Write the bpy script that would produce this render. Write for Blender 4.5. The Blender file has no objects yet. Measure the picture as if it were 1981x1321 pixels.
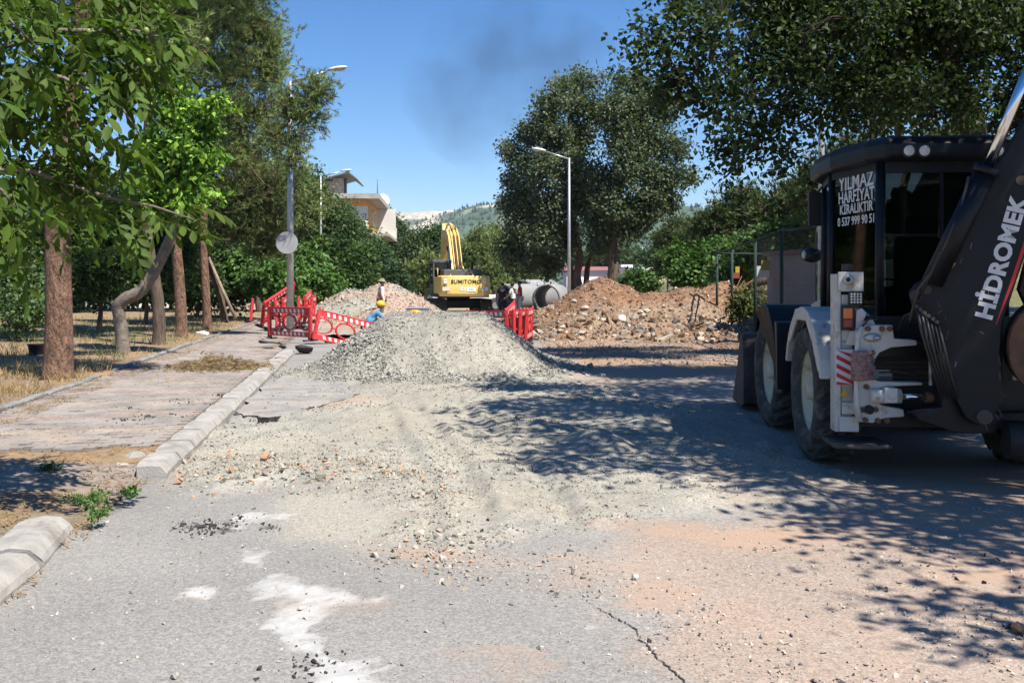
import bpy, bmesh, math, random
import numpy as np
from mathutils import Vector, Matrix, Quaternion

R = math.radians
SC = bpy.context.scene
COL = SC.collection

# ------------------------------------------------------------------ camera, sky, sun, exposure
EYE = 1.75
FPX = 1900.0
cam_d = bpy.data.cameras.new('camera')
cam_d.sensor_width = 36.0
cam_d.lens = 36.0 * FPX / 1981.0
cam_d.shift_y = -112.5 / 1981.0
cam_d.clip_start = 0.1
cam_d.clip_end = 12000
cam = bpy.data.objects.new('camera', cam_d)
cam.location = (0, 0, EYE)
cam.rotation_euler = (R(90), 0, 0)
COL.objects.link(cam)
SC.camera = cam

SUN_AZ, SUN_EL = R(132), R(58)          # clockwise from +Y
world = bpy.data.worlds.new('World')
SC.world = world
world.use_nodes = True
wn = world.node_tree.nodes
wl = world.node_tree.links
bgn = wn['Background']
sky = wn.new('ShaderNodeTexSky')
sky.sky_type = 'NISHITA'
sky.sun_disc = False
sky.sun_elevation = SUN_EL
sky.sun_rotation = SUN_AZ
sky.altitude = 900
sky.air_density = 1.0
sky.dust_density = 0.1
sky.ozone_density = 4.0
hsv = wn.new('ShaderNodeHueSaturation')
hsv.inputs['Saturation'].default_value = 1.32
hsv.inputs['Hue'].default_value = 0.504
wl.new(sky.outputs[0], hsv.inputs['Color'])
wl.new(hsv.outputs[0], bgn.inputs[0])
bgn.inputs[1].default_value = 0.08

sun_d = bpy.data.lights.new('sun', 'SUN')
sun_d.energy = 5.0
sun_d.angle = R(0.53)
sun_d.color = (1.0, 0.935, 0.83)
sun = bpy.data.objects.new('sun', sun_d)
COL.objects.link(sun)
_to = Vector((math.cos(SUN_EL) * math.sin(SUN_AZ), math.cos(SUN_EL) * math.cos(SUN_AZ), math.sin(SUN_EL)))
sun.rotation_euler = _to.to_track_quat('Z', 'Y').to_euler()
sun.location = _to * 60

SC.view_settings.view_transform = 'Standard'
SC.view_settings.look = 'None'
SC.view_settings.gamma = 1.0
SC.view_settings.use_curve_mapping = False
SC.view_settings.exposure = 0.98
SC.render.engine = 'CYCLES'
cy = SC.cycles
cy.use_denoising = True
cy.max_bounces = 6
cy.diffuse_bounces = 3
cy.glossy_bounces = 2
cy.transmission_bounces = 4
cy.transparent_max_bounces = 12
cy.volume_bounces = 0
cy.caustics_reflective = False
cy.caustics_refractive = False
cy.sample_clamp_indirect = 4.0
# ------------------------------------------------------------------ helpers
RNG = np.random.default_rng(7)
random.seed(7)

def GX(px, d): return (px - 990.5) * d / FPX
def GZ(py, d): return EYE - (py - 548.0) * d / FPX
def P(px, py, d): return Vector((GX(px, d), d, GZ(py, d)))
def GD(py, z=0.0): return (EYE - z) * FPX / (py - 548.0)
def G(px, py, z=0.0):
    d = GD(py, z)
    return Vector((GX(px, d), d, z))

RA = R(8.4)                                    # the road runs 8.4 degrees left of the view
CA, SA = math.cos(RA), math.sin(RA)
def ST(s, t, z=0.0):                           # along / across the road -> world
    return Vector((t * CA - s * SA, t * SA + s * CA, z))
def st_of(x, y): return (-x * SA + y * CA, x * CA + y * SA)

def hash2(ix, iy, seed):
    n = (ix.astype(np.int64) * 374761393 + iy.astype(np.int64) * 668265263 + seed * 974634777) & 0xffffffff
    n = ((n ^ (n >> 13)) * 1274126177) & 0xffffffff
    n = n ^ (n >> 16)
    return (n & 0xffffff) / float(0xffffff)
def vnoise(x, y, seed=0):
    xi, yi = np.floor(x), np.floor(y)
    fx, fy = x - xi, y - yi
    fx = fx * fx * (3 - 2 * fx); fy = fy * fy * (3 - 2 * fy)
    a = hash2(xi, yi, seed); b = hash2(xi + 1, yi, seed); c = hash2(xi, yi + 1, seed); d = hash2(xi + 1, yi + 1, seed)
    return (a * (1 - fx) + b * fx) * (1 - fy) + (c * (1 - fx) + d * fx) * fy
def fbm(x, y, octv=4, seed=0, gain=0.5):
    x = np.asarray(x, float); y = np.asarray(y, float)
    s = np.zeros_like(x); a = 1.0; tot = 0.0
    for o in range(octv):
        s += a * vnoise(x * 2 ** o + 17.3 * o, y * 2 ** o - 9.1 * o, seed + o * 13); tot += a; a *= gain
    return s / tot                                # 0..1
def sstep(a, b, x):
    t = np.clip((x - a) / (b - a), 0, 1); return t * t * (3 - 2 * t)
def poly_sd(x, y, poly):                          # signed distance, negative inside
    x = np.asarray(x, float); y = np.asarray(y, float)
    dmin = np.full(x.shape, 1e9); inside = np.zeros(x.shape, bool)
    n = len(poly)
    for i in range(n):
        ax, ay = poly[i][0], poly[i][1]; bx, by = poly[(i + 1) % n][0], poly[(i + 1) % n][1]
        ex, ey = bx - ax, by - ay
        t = np.clip(((x - ax) * ex + (y - ay) * ey) / (ex * ex + ey * ey + 1e-12), 0, 1)
        dmin = np.minimum(dmin, np.hypot(x - ax - t * ex, y - ay - t * ey))
        cond = ((ay > y) != (by > y)) & (x < (bx - ax) * (y - ay) / (by - ay + 1e-12) + ax)
        inside ^= cond
    return np.where(inside, -dmin, dmin)

def mesh_np(name, V, F, col=None, smooth=False, mats=()):
    V = np.asarray(V, np.float32).reshape(-1, 3); F = np.asarray(F, np.int32)
    k = F.shape[1]
    me = bpy.data.meshes.new(name)
    me.vertices.add(len(V)); me.vertices.foreach_set('co', V.ravel())
    me.loops.add(F.size); me.loops.foreach_set('vertex_index', F.ravel())
    me.polygons.add(len(F)); me.polygons.foreach_set('loop_start', np.arange(0, F.size, k, dtype=np.int32))
    me.polygons.foreach_set('use_smooth', np.full(len(F), smooth, dtype=bool))
    if col is not None:
        c = np.ones((len(V), 4), np.float32); c[:, :3] = col
        a = me.color_attributes.new('col', 'FLOAT_COLOR', 'POINT'); a.data.foreach_set('color', c.ravel())
    me.update(calc_edges=True)
    for m in (mats if isinstance(mats, (list, tuple)) else [mats]): me.materials.append(m)
    return me

def grid_faces(nr, nc):
    i = np.arange(nr * nc).reshape(nr, nc)
    return np.stack([i[:-1, :-1], i[:-1, 1:], i[1:, 1:], i[1:, :-1]], -1).reshape(-1, 4)

def tag(o, label=None, cat=None, group=None, kind=None):
    if label: o['label'] = label
    if cat: o['category'] = cat
    if group: o['group'] = group
    if kind: o['kind'] = kind
    return o
def link(name, data, parent=None, loc=None, rot=None, mtx=None):
    o = bpy.data.objects.new(name, data); COL.objects.link(o)
    if parent is not None: o.parent = parent
    if mtx is not None: o.matrix_local = mtx
    if loc is not None: o.location = loc
    if rot is not None: o.rotation_euler = rot
    return o
def thing(name, label, cat, group=None, loc=(0, 0, 0), rz=0.0):
    o = link(name, None, loc=loc, rot=(0, 0, rz)); o.empty_display_size = 0.2
    return tag(o, label, cat, group)
def copy_tree(o, parent=None):
    c = o.copy(); COL.objects.link(c); c.parent = parent
    for ch in [x for x in o.children]: copy_tree(ch, c)
    return c

def frame(ez, up=Vector((0, 0, 1))):
    ez = ez.normalized()
    if abs(ez.dot(up)) > 0.98: up = Vector((1, 0, 0))
    ex = up.cross(ez).normalized(); return ex, ez.cross(ex), ez

class MB:
    """collects shapes into one mesh"""
    def __init__(s): s.v = []; s.f = []; s.sm = []
    def add(s, vs, fs, smooth=False):
        b = len(s.v); s.v += [tuple(p) for p in vs]; s.f += [tuple(b + i for i in f) for f in fs]; s.sm += [smooth] * len(fs); return s
    def box(s, lo, hi, m=None):
        x0, y0, z0 = lo; x1, y1, z1 = hi
        vs = [Vector(p) for p in ((x0, y0, z0), (x1, y0, z0), (x1, y1, z0), (x0, y1, z0), (x0, y0, z1), (x1, y0, z1), (x1, y1, z1), (x0, y1, z1))]
        if m is not None: vs = [m @ v for v in vs]
        return s.add(vs, [(3, 2, 1, 0), (4, 5, 6, 7), (0, 1, 5, 4), (1, 2, 6, 5), (2, 3, 7, 6), (3, 0, 4, 7)])
    def bar(s, a, b, w, h, up=Vector((0, 0, 1))):      # rectangular bar between two points
        a, b = Vector(a), Vector(b); ex, ey, ez = frame(b - a, up)
        vs = []
        for p in (a, b):
            for i, j in ((-1, -1), (1, -1), (1, 1), (-1, 1)): vs.append(p + ex * (i * w / 2) + ey * (j * h / 2))
        return s.add(vs, [(3, 2, 1, 0), (4, 5, 6, 7), (0, 1, 5, 4), (1, 2, 6, 5), (2, 3, 7, 6), (3, 0, 4, 7)])
    def tube(s, pts, rad, n=10, caps=True):
        pts = [Vector(p) for p in pts]; k = len(pts)
        rad = [rad] * k if not isinstance(rad, (list, tuple)) else rad
        vs = []; fs = []; up = Vector((0.03, 0.02, 1))
        pex = None
        for i, p in enumerate(pts):
            t = (pts[min(i + 1, k - 1)] - pts[max(i - 1, 0)])
            if t.length < 1e-9: t = Vector((0, 0, 1))
            t.normalize()
            if pex is None: ex, ey, _ = frame(t, up)
            else:
                ex = (pex - t * pex.dot(t)); ex.normalize(); ey = t.cross(ex)
            pex = ex
            for j in range(n):
                a = 2 * math.pi * j / n; vs.append(p + (ex * math.cos(a) + ey * math.sin(a)) * rad[i])
        for i in range(k - 1):
            for j in range(n):
                a, b = i * n + j, i * n + (j + 1) % n
                fs.append((a, b, b + n, a + n))
        s.add(vs, fs, True)
        if caps:
            s.add(vs[:n], [tuple(range(n - 1, -1, -1))]); s.add(vs[-n:], [tuple(range(n))])
        return s
    def cyl(s, a, b, r, r2=None, n=16): return s.tube([a, b], [r, r if r2 is None else r2], n)
    def lathe(s, prof, o=Vector((0, 0, 0)), ax=Vector((1, 0, 0)), n=32, smooth=True, closed=False):   # prof: (radius, along)
        ex, ey, ez = frame(Vector(ax)); o = Vector(o); vs = []; fs = []
        k = len(prof)
        for r, h in prof:
            for j in range(n):
                a = 2 * math.pi * j / n; vs.append(o + ez * h + (ex * math.cos(a) + ey * math.sin(a)) * r)
        for i in range(k if closed else k - 1):
            for j in range(n):
                a, b = i * n + j, i * n + (j + 1) % n; c = ((i + 1) % k) * n
                fs.append((a, b, c + (j + 1) % n, c + j))
        return s.add(vs, fs, smooth)
    def prism(s, poly, vec):                           # poly: list of 3D points, extruded by vec
        vec = Vector(vec); n = len(poly); vs = [Vector(p) for p in poly] + [Vector(p) + vec for p in poly]
        fs = [tuple(range(n)), tuple(range(2 * n - 1, n - 1, -1))] + [(i, i + n, (i + 1) % n + n, (i + 1) % n) for i in range(n)]
        return s.add(vs, fs)
    def sphere(s, c, r, n=12, m=8):
        c = Vector(c); r = Vector(r) if hasattr(r, '__len__') else Vector((r, r, r)); vs = []; fs = []
        for i in range(m + 1):
            a = math.pi * i / m
            for j in range(n):
                b = 2 * math.pi * j / n
                vs.append(c + Vector((r.x * math.sin(a) * math.cos(b), r.y * math.sin(a) * math.sin(b), r.z * math.cos(a))))
        for i in range(m):
            for j in range(n):
                a, b = i * n + j, i * n + (j + 1) % n; fs.append((a, a + n, b + n, b))
        return s.add(vs, fs, True)
    def mesh(s, name, m):
        me = bpy.data.meshes.new(name); me.from_pydata(s.v, [], s.f)
        me.polygons.foreach_set('use_smooth', s.sm)
        for x in (m if isinstance(m, (list, tuple)) else [m]): me.materials.append(x)
        me.validate(); me.update()
        bm = bmesh.new(); bm.from_mesh(me)
        bmesh.ops.remove_doubles(bm, verts=bm.verts, dist=1e-5)
        bmesh.ops.recalc_face_normals(bm, faces=bm.faces); bm.to_mesh(me); bm.free()
        return me
    def build(s, name, m, parent=None, bevel=0.0, loc=None, rot=None, mtx=None):
        o = link(name, s.mesh(name, m), parent, loc, rot, mtx)
        if bevel:
            b = o.modifiers.new('bevel', 'BEVEL'); b.width = bevel; b.segments = 2; b.limit_method = 'ANGLE'; b.angle_limit = R(40)
        return o

# ------------------------------------------------------------------ materials
def _nt(name):
    m = bpy.data.materials.new(name); m.use_nodes = True; nt = m.node_tree
    return m, nt, nt.nodes, nt.links, nt.nodes['Principled BSDF']
def _mixc(nt, fac, a, b, mode='MIX'):
    n = nt.nodes.new('ShaderNodeMix'); n.data_type = 'RGBA'; n.blend_type = mode
    for sock, v in ((n.inputs[0], fac), (n.inputs[6], a), (n.inputs[7], b)):
        if isinstance(v, bpy.types.NodeSocket): nt.links.new(v, sock)
        elif isinstance(v, (int, float)): sock.default_value = v
        else: sock.default_value = (*v[:3], 1)
    return n.outputs[2]
def _noise(nt, co, scale, detail=5, rough=0.6):
    n = nt.nodes.new('ShaderNodeTexNoise'); n.inputs['Scale'].default_value = scale; n.inputs['Detail'].default_value = detail
    n.inputs['Roughness'].default_value = rough; nt.links.new(co, n.inputs['Vector']); return n.outputs[0]
def _ramp(nt, v, a, b):
    n = nt.nodes.new('ShaderNodeMapRange'); n.inputs[1].default_value = a; n.inputs[2].default_value = b
    nt.links.new(v, n.inputs[0]); return n.outputs[0]
def _bump(nt, h, strength, dist, bsdf):
    n = nt.nodes.new('ShaderNodeBump'); n.inputs['Strength'].default_value = strength; n.inputs['Distance'].default_value = dist
    nt.links.new(h, n.inputs['Height']); nt.links.new(n.outputs[0], bsdf.inputs['Normal'])
def mat(name, c, rough=0.6, metal=0.0, var=0.12, vscale=5.0, dirt=None, damt=0.5, dscale=3.0, bump=0.0, bscale=40.0, bdist=0.01, coat=0.0, spec=0.5, world=False, stretch=None):
    m, nt, N, L, b = _nt(name)
    tc = N.new('ShaderNodeTexCoord'); co = tc.outputs['Object']
    if world: co = N.new('ShaderNodeNewGeometry').outputs['Position']
    if stretch:
        mp = N.new('ShaderNodeMapping'); mp.inputs['Scale'].default_value = stretch; L.new(co, mp.inputs['Vector']); co = mp.outputs[0]
    n1 = _noise(nt, co, vscale)
    lo = tuple(max(0, x * (1 - var)) for x in c); hi = tuple(min(1, x * (1 + var)) for x in c)
    out = _mixc(nt, _ramp(nt, n1, 0.3, 0.7), lo, hi)
    if dirt is not None:
        n2 = _noise(nt, co, dscale, 8, 0.7)
        out = _mixc(nt, _ramp(nt, n2, 0.72 - 0.35 * damt, 0.8 - 0.2 * damt), out, dirt)
    L.new(out, b.inputs['Base Color'])
    b.inputs['Roughness'].default_value = rough; b.inputs['Metallic'].default_value = metal
    b.inputs['Coat Weight'].default_value = coat; b.inputs['Specular IOR Level'].default_value = spec
    if bump: _bump(nt, _noise(nt, co, bscale, 6), bump, bdist, b)
    return m
def mat_col(name, rough=0.85, fine=60.0, famt=0.25, bump=0.4, bscale=90.0, bdist=0.01, spec=0.25, fine2=9.0):
    """base colour from the mesh's own 'col' attribute, broken up by fine grain"""
    m, nt, N, L, b = _nt(name)
    at = N.new('ShaderNodeAttribute'); at.attribute_name = 'col'
    co = N.new('ShaderNodeNewGeometry').outputs['Position']
    g = _ramp(nt, _noise(nt, co, fine, 4, 0.7), 0.25, 0.75)
    g2 = _ramp(nt, _noise(nt, co, fine2, 5, 0.65), 0.3, 0.7)
    k = N.new('ShaderNodeMapRange'); k.inputs[3].default_value = 1 - famt; k.inputs[4].default_value = 1 + famt; L.new(g, k.inputs[0])
    k2 = N.new('ShaderNodeMapRange'); k2.inputs[3].default_value = 1 - famt * 0.6; k2.inputs[4].default_value = 1 + famt * 0.6; L.new(g2, k2.inputs[0])
    mu = N.new('ShaderNodeMath'); mu.operation = 'MULTIPLY'; L.new(k.outputs[0], mu.inputs[0]); L.new(k2.outputs[0], mu.inputs[1])
    vm = N.new('ShaderNodeVectorMath'); vm.operation = 'SCALE'; L.new(at.outputs['Color'], vm.inputs[0]); L.new(mu.outputs[0], vm.inputs['Scale'])
    L.new(vm.outputs[0], b.inputs['Base Color'])
    b.inputs['Roughness'].default_value = rough; b.inputs['Specular IOR Level'].default_value = spec
    if bump: _bump(nt, _noise(nt, co, bscale, 6, 0.7), bump, bdist, b)
    return m
def mat_road(name):
    """the mesh's own colour with a second, crumbly layer of dust or lime breaking up along fine grain"""
    m = mat_col(name, fine=190, famt=0.22, bump=0.22, bscale=160, bdist=0.006, fine2=22); nt = m.node_tree; N, L = nt.nodes, nt.links; b = N['Principled BSDF']
    base = b.inputs['Base Color'].links[0].from_socket
    vo = N.new('ShaderNodeTexVoronoi'); vo.inputs['Scale'].default_value = 95.0; L.new(N.new('ShaderNodeNewGeometry').outputs['Position'], vo.inputs['Vector'])     # aggregate in the asphalt
    sx = N.new('ShaderNodeSeparateColor'); L.new(vo.outputs['Color'], sx.inputs[0]); kv = N.new('ShaderNodeMapRange'); kv.inputs[3].default_value = .74; kv.inputs[4].default_value = 1.26; L.new(sx.outputs[0], kv.inputs[0])
    vs_ = N.new('ShaderNodeVectorMath'); vs_.operation = 'SCALE'; L.new(base, vs_.inputs[0]); L.new(kv.outputs[0], vs_.inputs['Scale']); base = vs_.outputs[0]
    at = N.new('ShaderNodeAttribute'); at.attribute_name = 'ovr'
    co = N.new('ShaderNodeNewGeometry').outputs['Position']
    nf = _noise(nt, co, 30.0, 9, 0.9); nb = _noise(nt, co, 5.0, 5, 0.65)
    av = N.new('ShaderNodeMath'); av.operation = 'MULTIPLY_ADD'; L.new(nf, av.inputs[0]); av.inputs[1].default_value = 1.7; L.new(nb, av.inputs[2])
    k = N.new('ShaderNodeMath'); k.operation = 'MULTIPLY_ADD'; L.new(at.outputs['Alpha'], k.inputs[0]); k.inputs[1].default_value = 1.45; k.inputs[2].default_value = 0.34
    df = N.new('ShaderNodeMath'); df.operation = 'SUBTRACT'; L.new(k.outputs[0], df.inputs[0]); L.new(av.outputs[0], df.inputs[1])
    fac = _ramp(nt, df.outputs[0], -0.36, 0.46)
    fm = N.new('ShaderNodeMath'); fm.operation = 'MULTIPLY'; L.new(fac, fm.inputs[0]); fm.inputs[1].default_value = 0.92
    L.new(_mixc(nt, fm.outputs[0], base, at.outputs['Color']), b.inputs['Base Color'])
    return m
def mat_leaf(name, trans=0.35, rough=0.5, spec=0.4):
    m, nt, N, L, b = _nt(name)
    at = N.new('ShaderNodeAttribute'); at.attribute_name = 'col'
    L.new(at.outputs['Color'], b.inputs['Base Color'])
    b.inputs['Roughness'].default_value = rough; b.inputs['Specular IOR Level'].default_value = spec
    tr = N.new('ShaderNodeBsdfTranslucent')
    vm = N.new('ShaderNodeVectorMath'); vm.operation = 'MULTIPLY'; vm.inputs[1].default_value = (1.25, 1.35, 0.55); L.new(at.outputs['Color'], vm.inputs[0])
    L.new(vm.outputs[0], tr.inputs['Color'])
    mx = N.new('ShaderNodeMixShader'); mx.inputs[0].default_value = trans
    L.new(b.outputs[0], mx.inputs[1]); L.new(tr.outputs[0], mx.inputs[2]); L.new(mx.outputs[0], N['Material Output'].inputs[0])
    return m
def mat_glass(name, tint=(0.4, 0.45, 0.45), refl=0.9):
    m, nt, N, L, b = _nt(name)
    N.remove(b)
    t = N.new('ShaderNodeBsdfTransparent'); t.inputs[0].default_value = (*tint, 1)
    g = N.new('ShaderNodeBsdfGlossy'); g.inputs['Roughness'].default_value = 0.03; g.inputs[0].default_value = (refl, refl, refl, 1)
    fr = N.new('ShaderNodeFresnel'); fr.inputs[0].default_value = 1.5
    mx = N.new('ShaderNodeMixShader'); L.new(fr.outputs[0], mx.inputs[0]); L.new(t.outputs[0], mx.inputs[1]); L.new(g.outputs[0], mx.inputs[2])
    L.new(mx.outputs[0], N['Material Output'].inputs[0]); return m

# ------------------------------------------------------------------ scattering
def rand_rot(n, rng):
    q = rng.normal(size=(n, 4)); q /= np.linalg.norm(q, axis=1)[:, None]
    w, x, y, z = q.T
    return np.stack([np.stack([1 - 2 * (y * y + z * z), 2 * (x * y - z * w), 2 * (x * z + y * w)], -1),
                     np.stack([2 * (x * y + z * w), 1 - 2 * (x * x + z * z), 2 * (y * z - x * w)], -1),
                     np.stack([2 * (x * z - y * w), 2 * (y * z + x * w), 1 - 2 * (x * x + y * y)], -1)], 1)
def rot_from(y_dir, rng, z_hint=None):
    """matrices whose columns are x,y,z with y along y_dir"""
    n = len(y_dir); y = y_dir / (np.linalg.norm(y_dir, axis=1)[:, None] + 1e-9)
    h = rng.normal(size=(n, 3)) if z_hint is None else z_hint
    x = np.cross(y, h); x /= (np.linalg.norm(x, axis=1)[:, None] + 1e-9)
    z = np.cross(x, y)
    return np.stack([x, y, z], -1)
def stamp(tv, tf, pos, rot, scl, col, jit=0.0):
    """copies of one template; scl (n,) or (n,3)"""
    n = len(pos); tv = np.asarray(tv, float); tf = np.asarray(tf)
    scl = np.asarray(scl, float); scl = scl[:, None] if scl.ndim == 1 else scl
    loc = tv[None] * scl[:, None, :]
    V = np.einsum('nij,nkj->nki', rot, loc) + pos[:, None, :]
    F = tf[None] + (np.arange(n) * len(tv))[:, None, None]
    C = np.repeat(col[:, None, :], len(tv), 1)
    return V.reshape(-1, 3), F.reshape(-1, tf.shape[1]), C.reshape(-1, 3)
def join_np(parts):
    V, F, C, b = [], [], [], 0
    for v, f, c in parts:
        V.append(v); F.append(f + b); C.append(c); b += len(v)
    return np.concatenate(V), np.concatenate(F), np.concatenate(C)
def hull_template(npts, seed, flat=1.0):
    r = np.random.default_rng(seed); p = r.normal(size=(npts, 3)); p /= np.linalg.norm(p, axis=1)[:, None]
    p *= r.uniform(0.8, 1.1, (npts, 1)); p[:, 2] *= flat
    bm = bmesh.new(); [bm.verts.new(q) for q in p]
    res = bmesh.ops.convex_hull(bm, input=bm.verts)
    bmesh.ops.delete(bm, geom=[g for g in res['geom_interior'] if isinstance(g, bmesh.types.BMVert)], context='VERTS')
    bmesh.ops.triangulate(bm, faces=bm.faces); bm.verts.index_update()
    tv = np.array([v.co[:] for v in bm.verts]); tf = np.array([[v.index for v in f.verts] for f in bm.faces]); bm.free()
    return tv, tf
STONE_T = [hull_template(6, 100 + i, 0.75) for i in range(6)]
ROCK_T = [hull_template(16, 200 + i, 0.7) for i in range(8)]
def stones_mesh(name, pos, size, col, m, seed=1, templates=None, smooth=False):
    rng = np.random.default_rng(seed); templates = templates or STONE_T
    k = rng.integers(0, len(templates), len(pos)); parts = []
    rot = rand_rot(len(pos), rng); sc3 = size[:, None] * rng.uniform(0.7, 1.25, (len(pos), 3))
    for i, (tv, tf) in enumerate(templates):
        s = k == i
        if s.any(): parts.append(stamp(tv, tf, pos[s], rot[s], sc3[s], col[s]))
    V, F, C = join_np(parts)
    return mesh_np(name, V, F, C, smooth, m)
def jcol(base, n, rng, dv=0.25, dh=0.035):
    c = np.asarray(base)[None] * (1 + rng.uniform(-dv, dv, (n, 1))) * (1 + rng.uniform(-dh, dh, (n, 3)))
    return np.clip(c, 0.004, 0.9)
# ------------------------------------------------------------------ ground, road and pavement
ASPH = np.array((0.222, 0.213, 0.202)); DUST = np.array((0.345, 0.25, 0.19)); GRAV = np.array((0.27, 0.257, 0.222))
FINE = np.array((0.30, 0.282, 0.24)); LIME = np.array((0.45, 0.45, 0.445)); SOIL = np.array((0.27, 0.175, 0.11))
def gp(pts): return [tuple(G(*p)[:2]) for p in pts]
PG_GRAVEL = gp([(338, 915), (400, 850), (450, 818), (560, 806), (690, 775), (640, 735), (565, 722), (600, 700), (800, 680), (1060, 690), (1150, 745), (1420, 800),
                (1560, 900), (1600, 985), (1440, 1005), (1250, 1010), (1010, 1062), (850, 1040), (818, 985), (700, 962), (560, 945), (420, 938)])
PG_SAND = gp([(560, 955), (700, 962), (820, 985), (830, 1035), (700, 1062), (580, 1040), (520, 985)])
PG_DUST = gp([(690, 1075), (850, 1050), (1010, 1065), (1250, 1012), (1440, 1005), (1600, 985), (1700, 900), (2600, 900), (2600, 1500), (1380, 1500), (1290, 1290), (1160, 1180), (1000, 1120), (850, 1098)])
PG_SLABDUST = gp([(540, 800), (600, 768), (700, 762), (730, 785), (640, 800)])
PG_LIME = gp([(440, 1040), (470, 1062), (560, 1100), (660, 1138), (785, 1158), (690, 1164), (610, 1152), (600, 1190), (640, 1240), (705, 1290), (720, 1400), (560, 1400), (580, 1300), (560, 1230), (545, 1170), (500, 1115), (430, 1075)])
PG_TRENCH = [tuple(G(*p)[:2]) for p in ((640, 662), (760, 655), (770, 640), (690, 636), (622, 642))]
MOUNDS = [(0.85, 10.4, 0.34, 0.16), (0.25, 11.3, 0.40, 0.10), (1.5, 11.7, 0.55, 0.11), (1.9, 10.2, 0.5, 0.07), (-0.2, 13.6, 0.5, 0.07), (1.2, 13.2, 0.6, 0.07),
          (-1.9, 12.6, 0.6, 0.08), (-2.6, 9.2, 0.35, 0.07), (-1.7, 8.75, 0.45, 0.06), (-0.95, 8.3, 0.3, 0.05), (-3.0, 12.9, 0.5, 0.08)]
def gravel_mask(x, y):
    n = fbm(x * 1.6, y * 1.6, 4, 3) - 0.5
    return sstep(0.25, -0.3, poly_sd(x, y, PG_GRAVEL) + n * 1.3 + 0.5 * (fbm(x * 6, y * 6, 3, 4) - 0.5))
def road_z(x, y):
    x = np.asarray(x, float); y = np.asarray(y, float)
    g = gravel_mask(x, y)
    z = 0.012 * (fbm(x * 0.5, y * 0.5, 3, 1) - 0.5)
    z = z + g * (0.035 + 0.075 * (fbm(x * 2.2, y * 2.2, 4, 5) - 0.4) + 0.045 * (fbm(x * 9, y * 9, 3, 8) - 0.5))
    for mx, my, r, h in MOUNDS:
        wob = 0.5 * (fbm(x * 3, y * 3, 3, 21) - 0.5)
        q = np.hypot(x - mx, (y - my) * 0.9) / r + wob
        z = z + h * np.exp(-q * q) * (0.7 + 0.6 * fbm(x * 6, y * 6, 3, 31))
    # wheel ruts through the gravel
    s, t = st_of(x, y)
    lane = t - 0.35 + 0.12 * np.sin(s * 0.55)
    for o in (0.0, 0.42, 1.05):
        z = z - g * 0.028 * np.exp(-((lane - o) / 0.09) ** 2) * sstep(16, 13, s) + g * 0.022 * np.exp(-((lane - o - 0.16) / 0.06) ** 2) * sstep(16, 13, s)
    # the broken edge under the asphalt slab, and the open trench behind the barriers
    hx, hy = G(502, 816)[0], G(502, 816)[1]
    z = z - 0.30 * np.exp(-np.abs((x - hx) / 0.40) ** 3 - np.abs((y - hy) / 0.26) ** 3)
    z = z - 0.55 * sstep(0.25, -0.15, poly_sd(x, y, PG_TRENCH) + 0.4 * (fbm(x * 2, y * 2, 3, 44) - 0.5))
    return z
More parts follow.
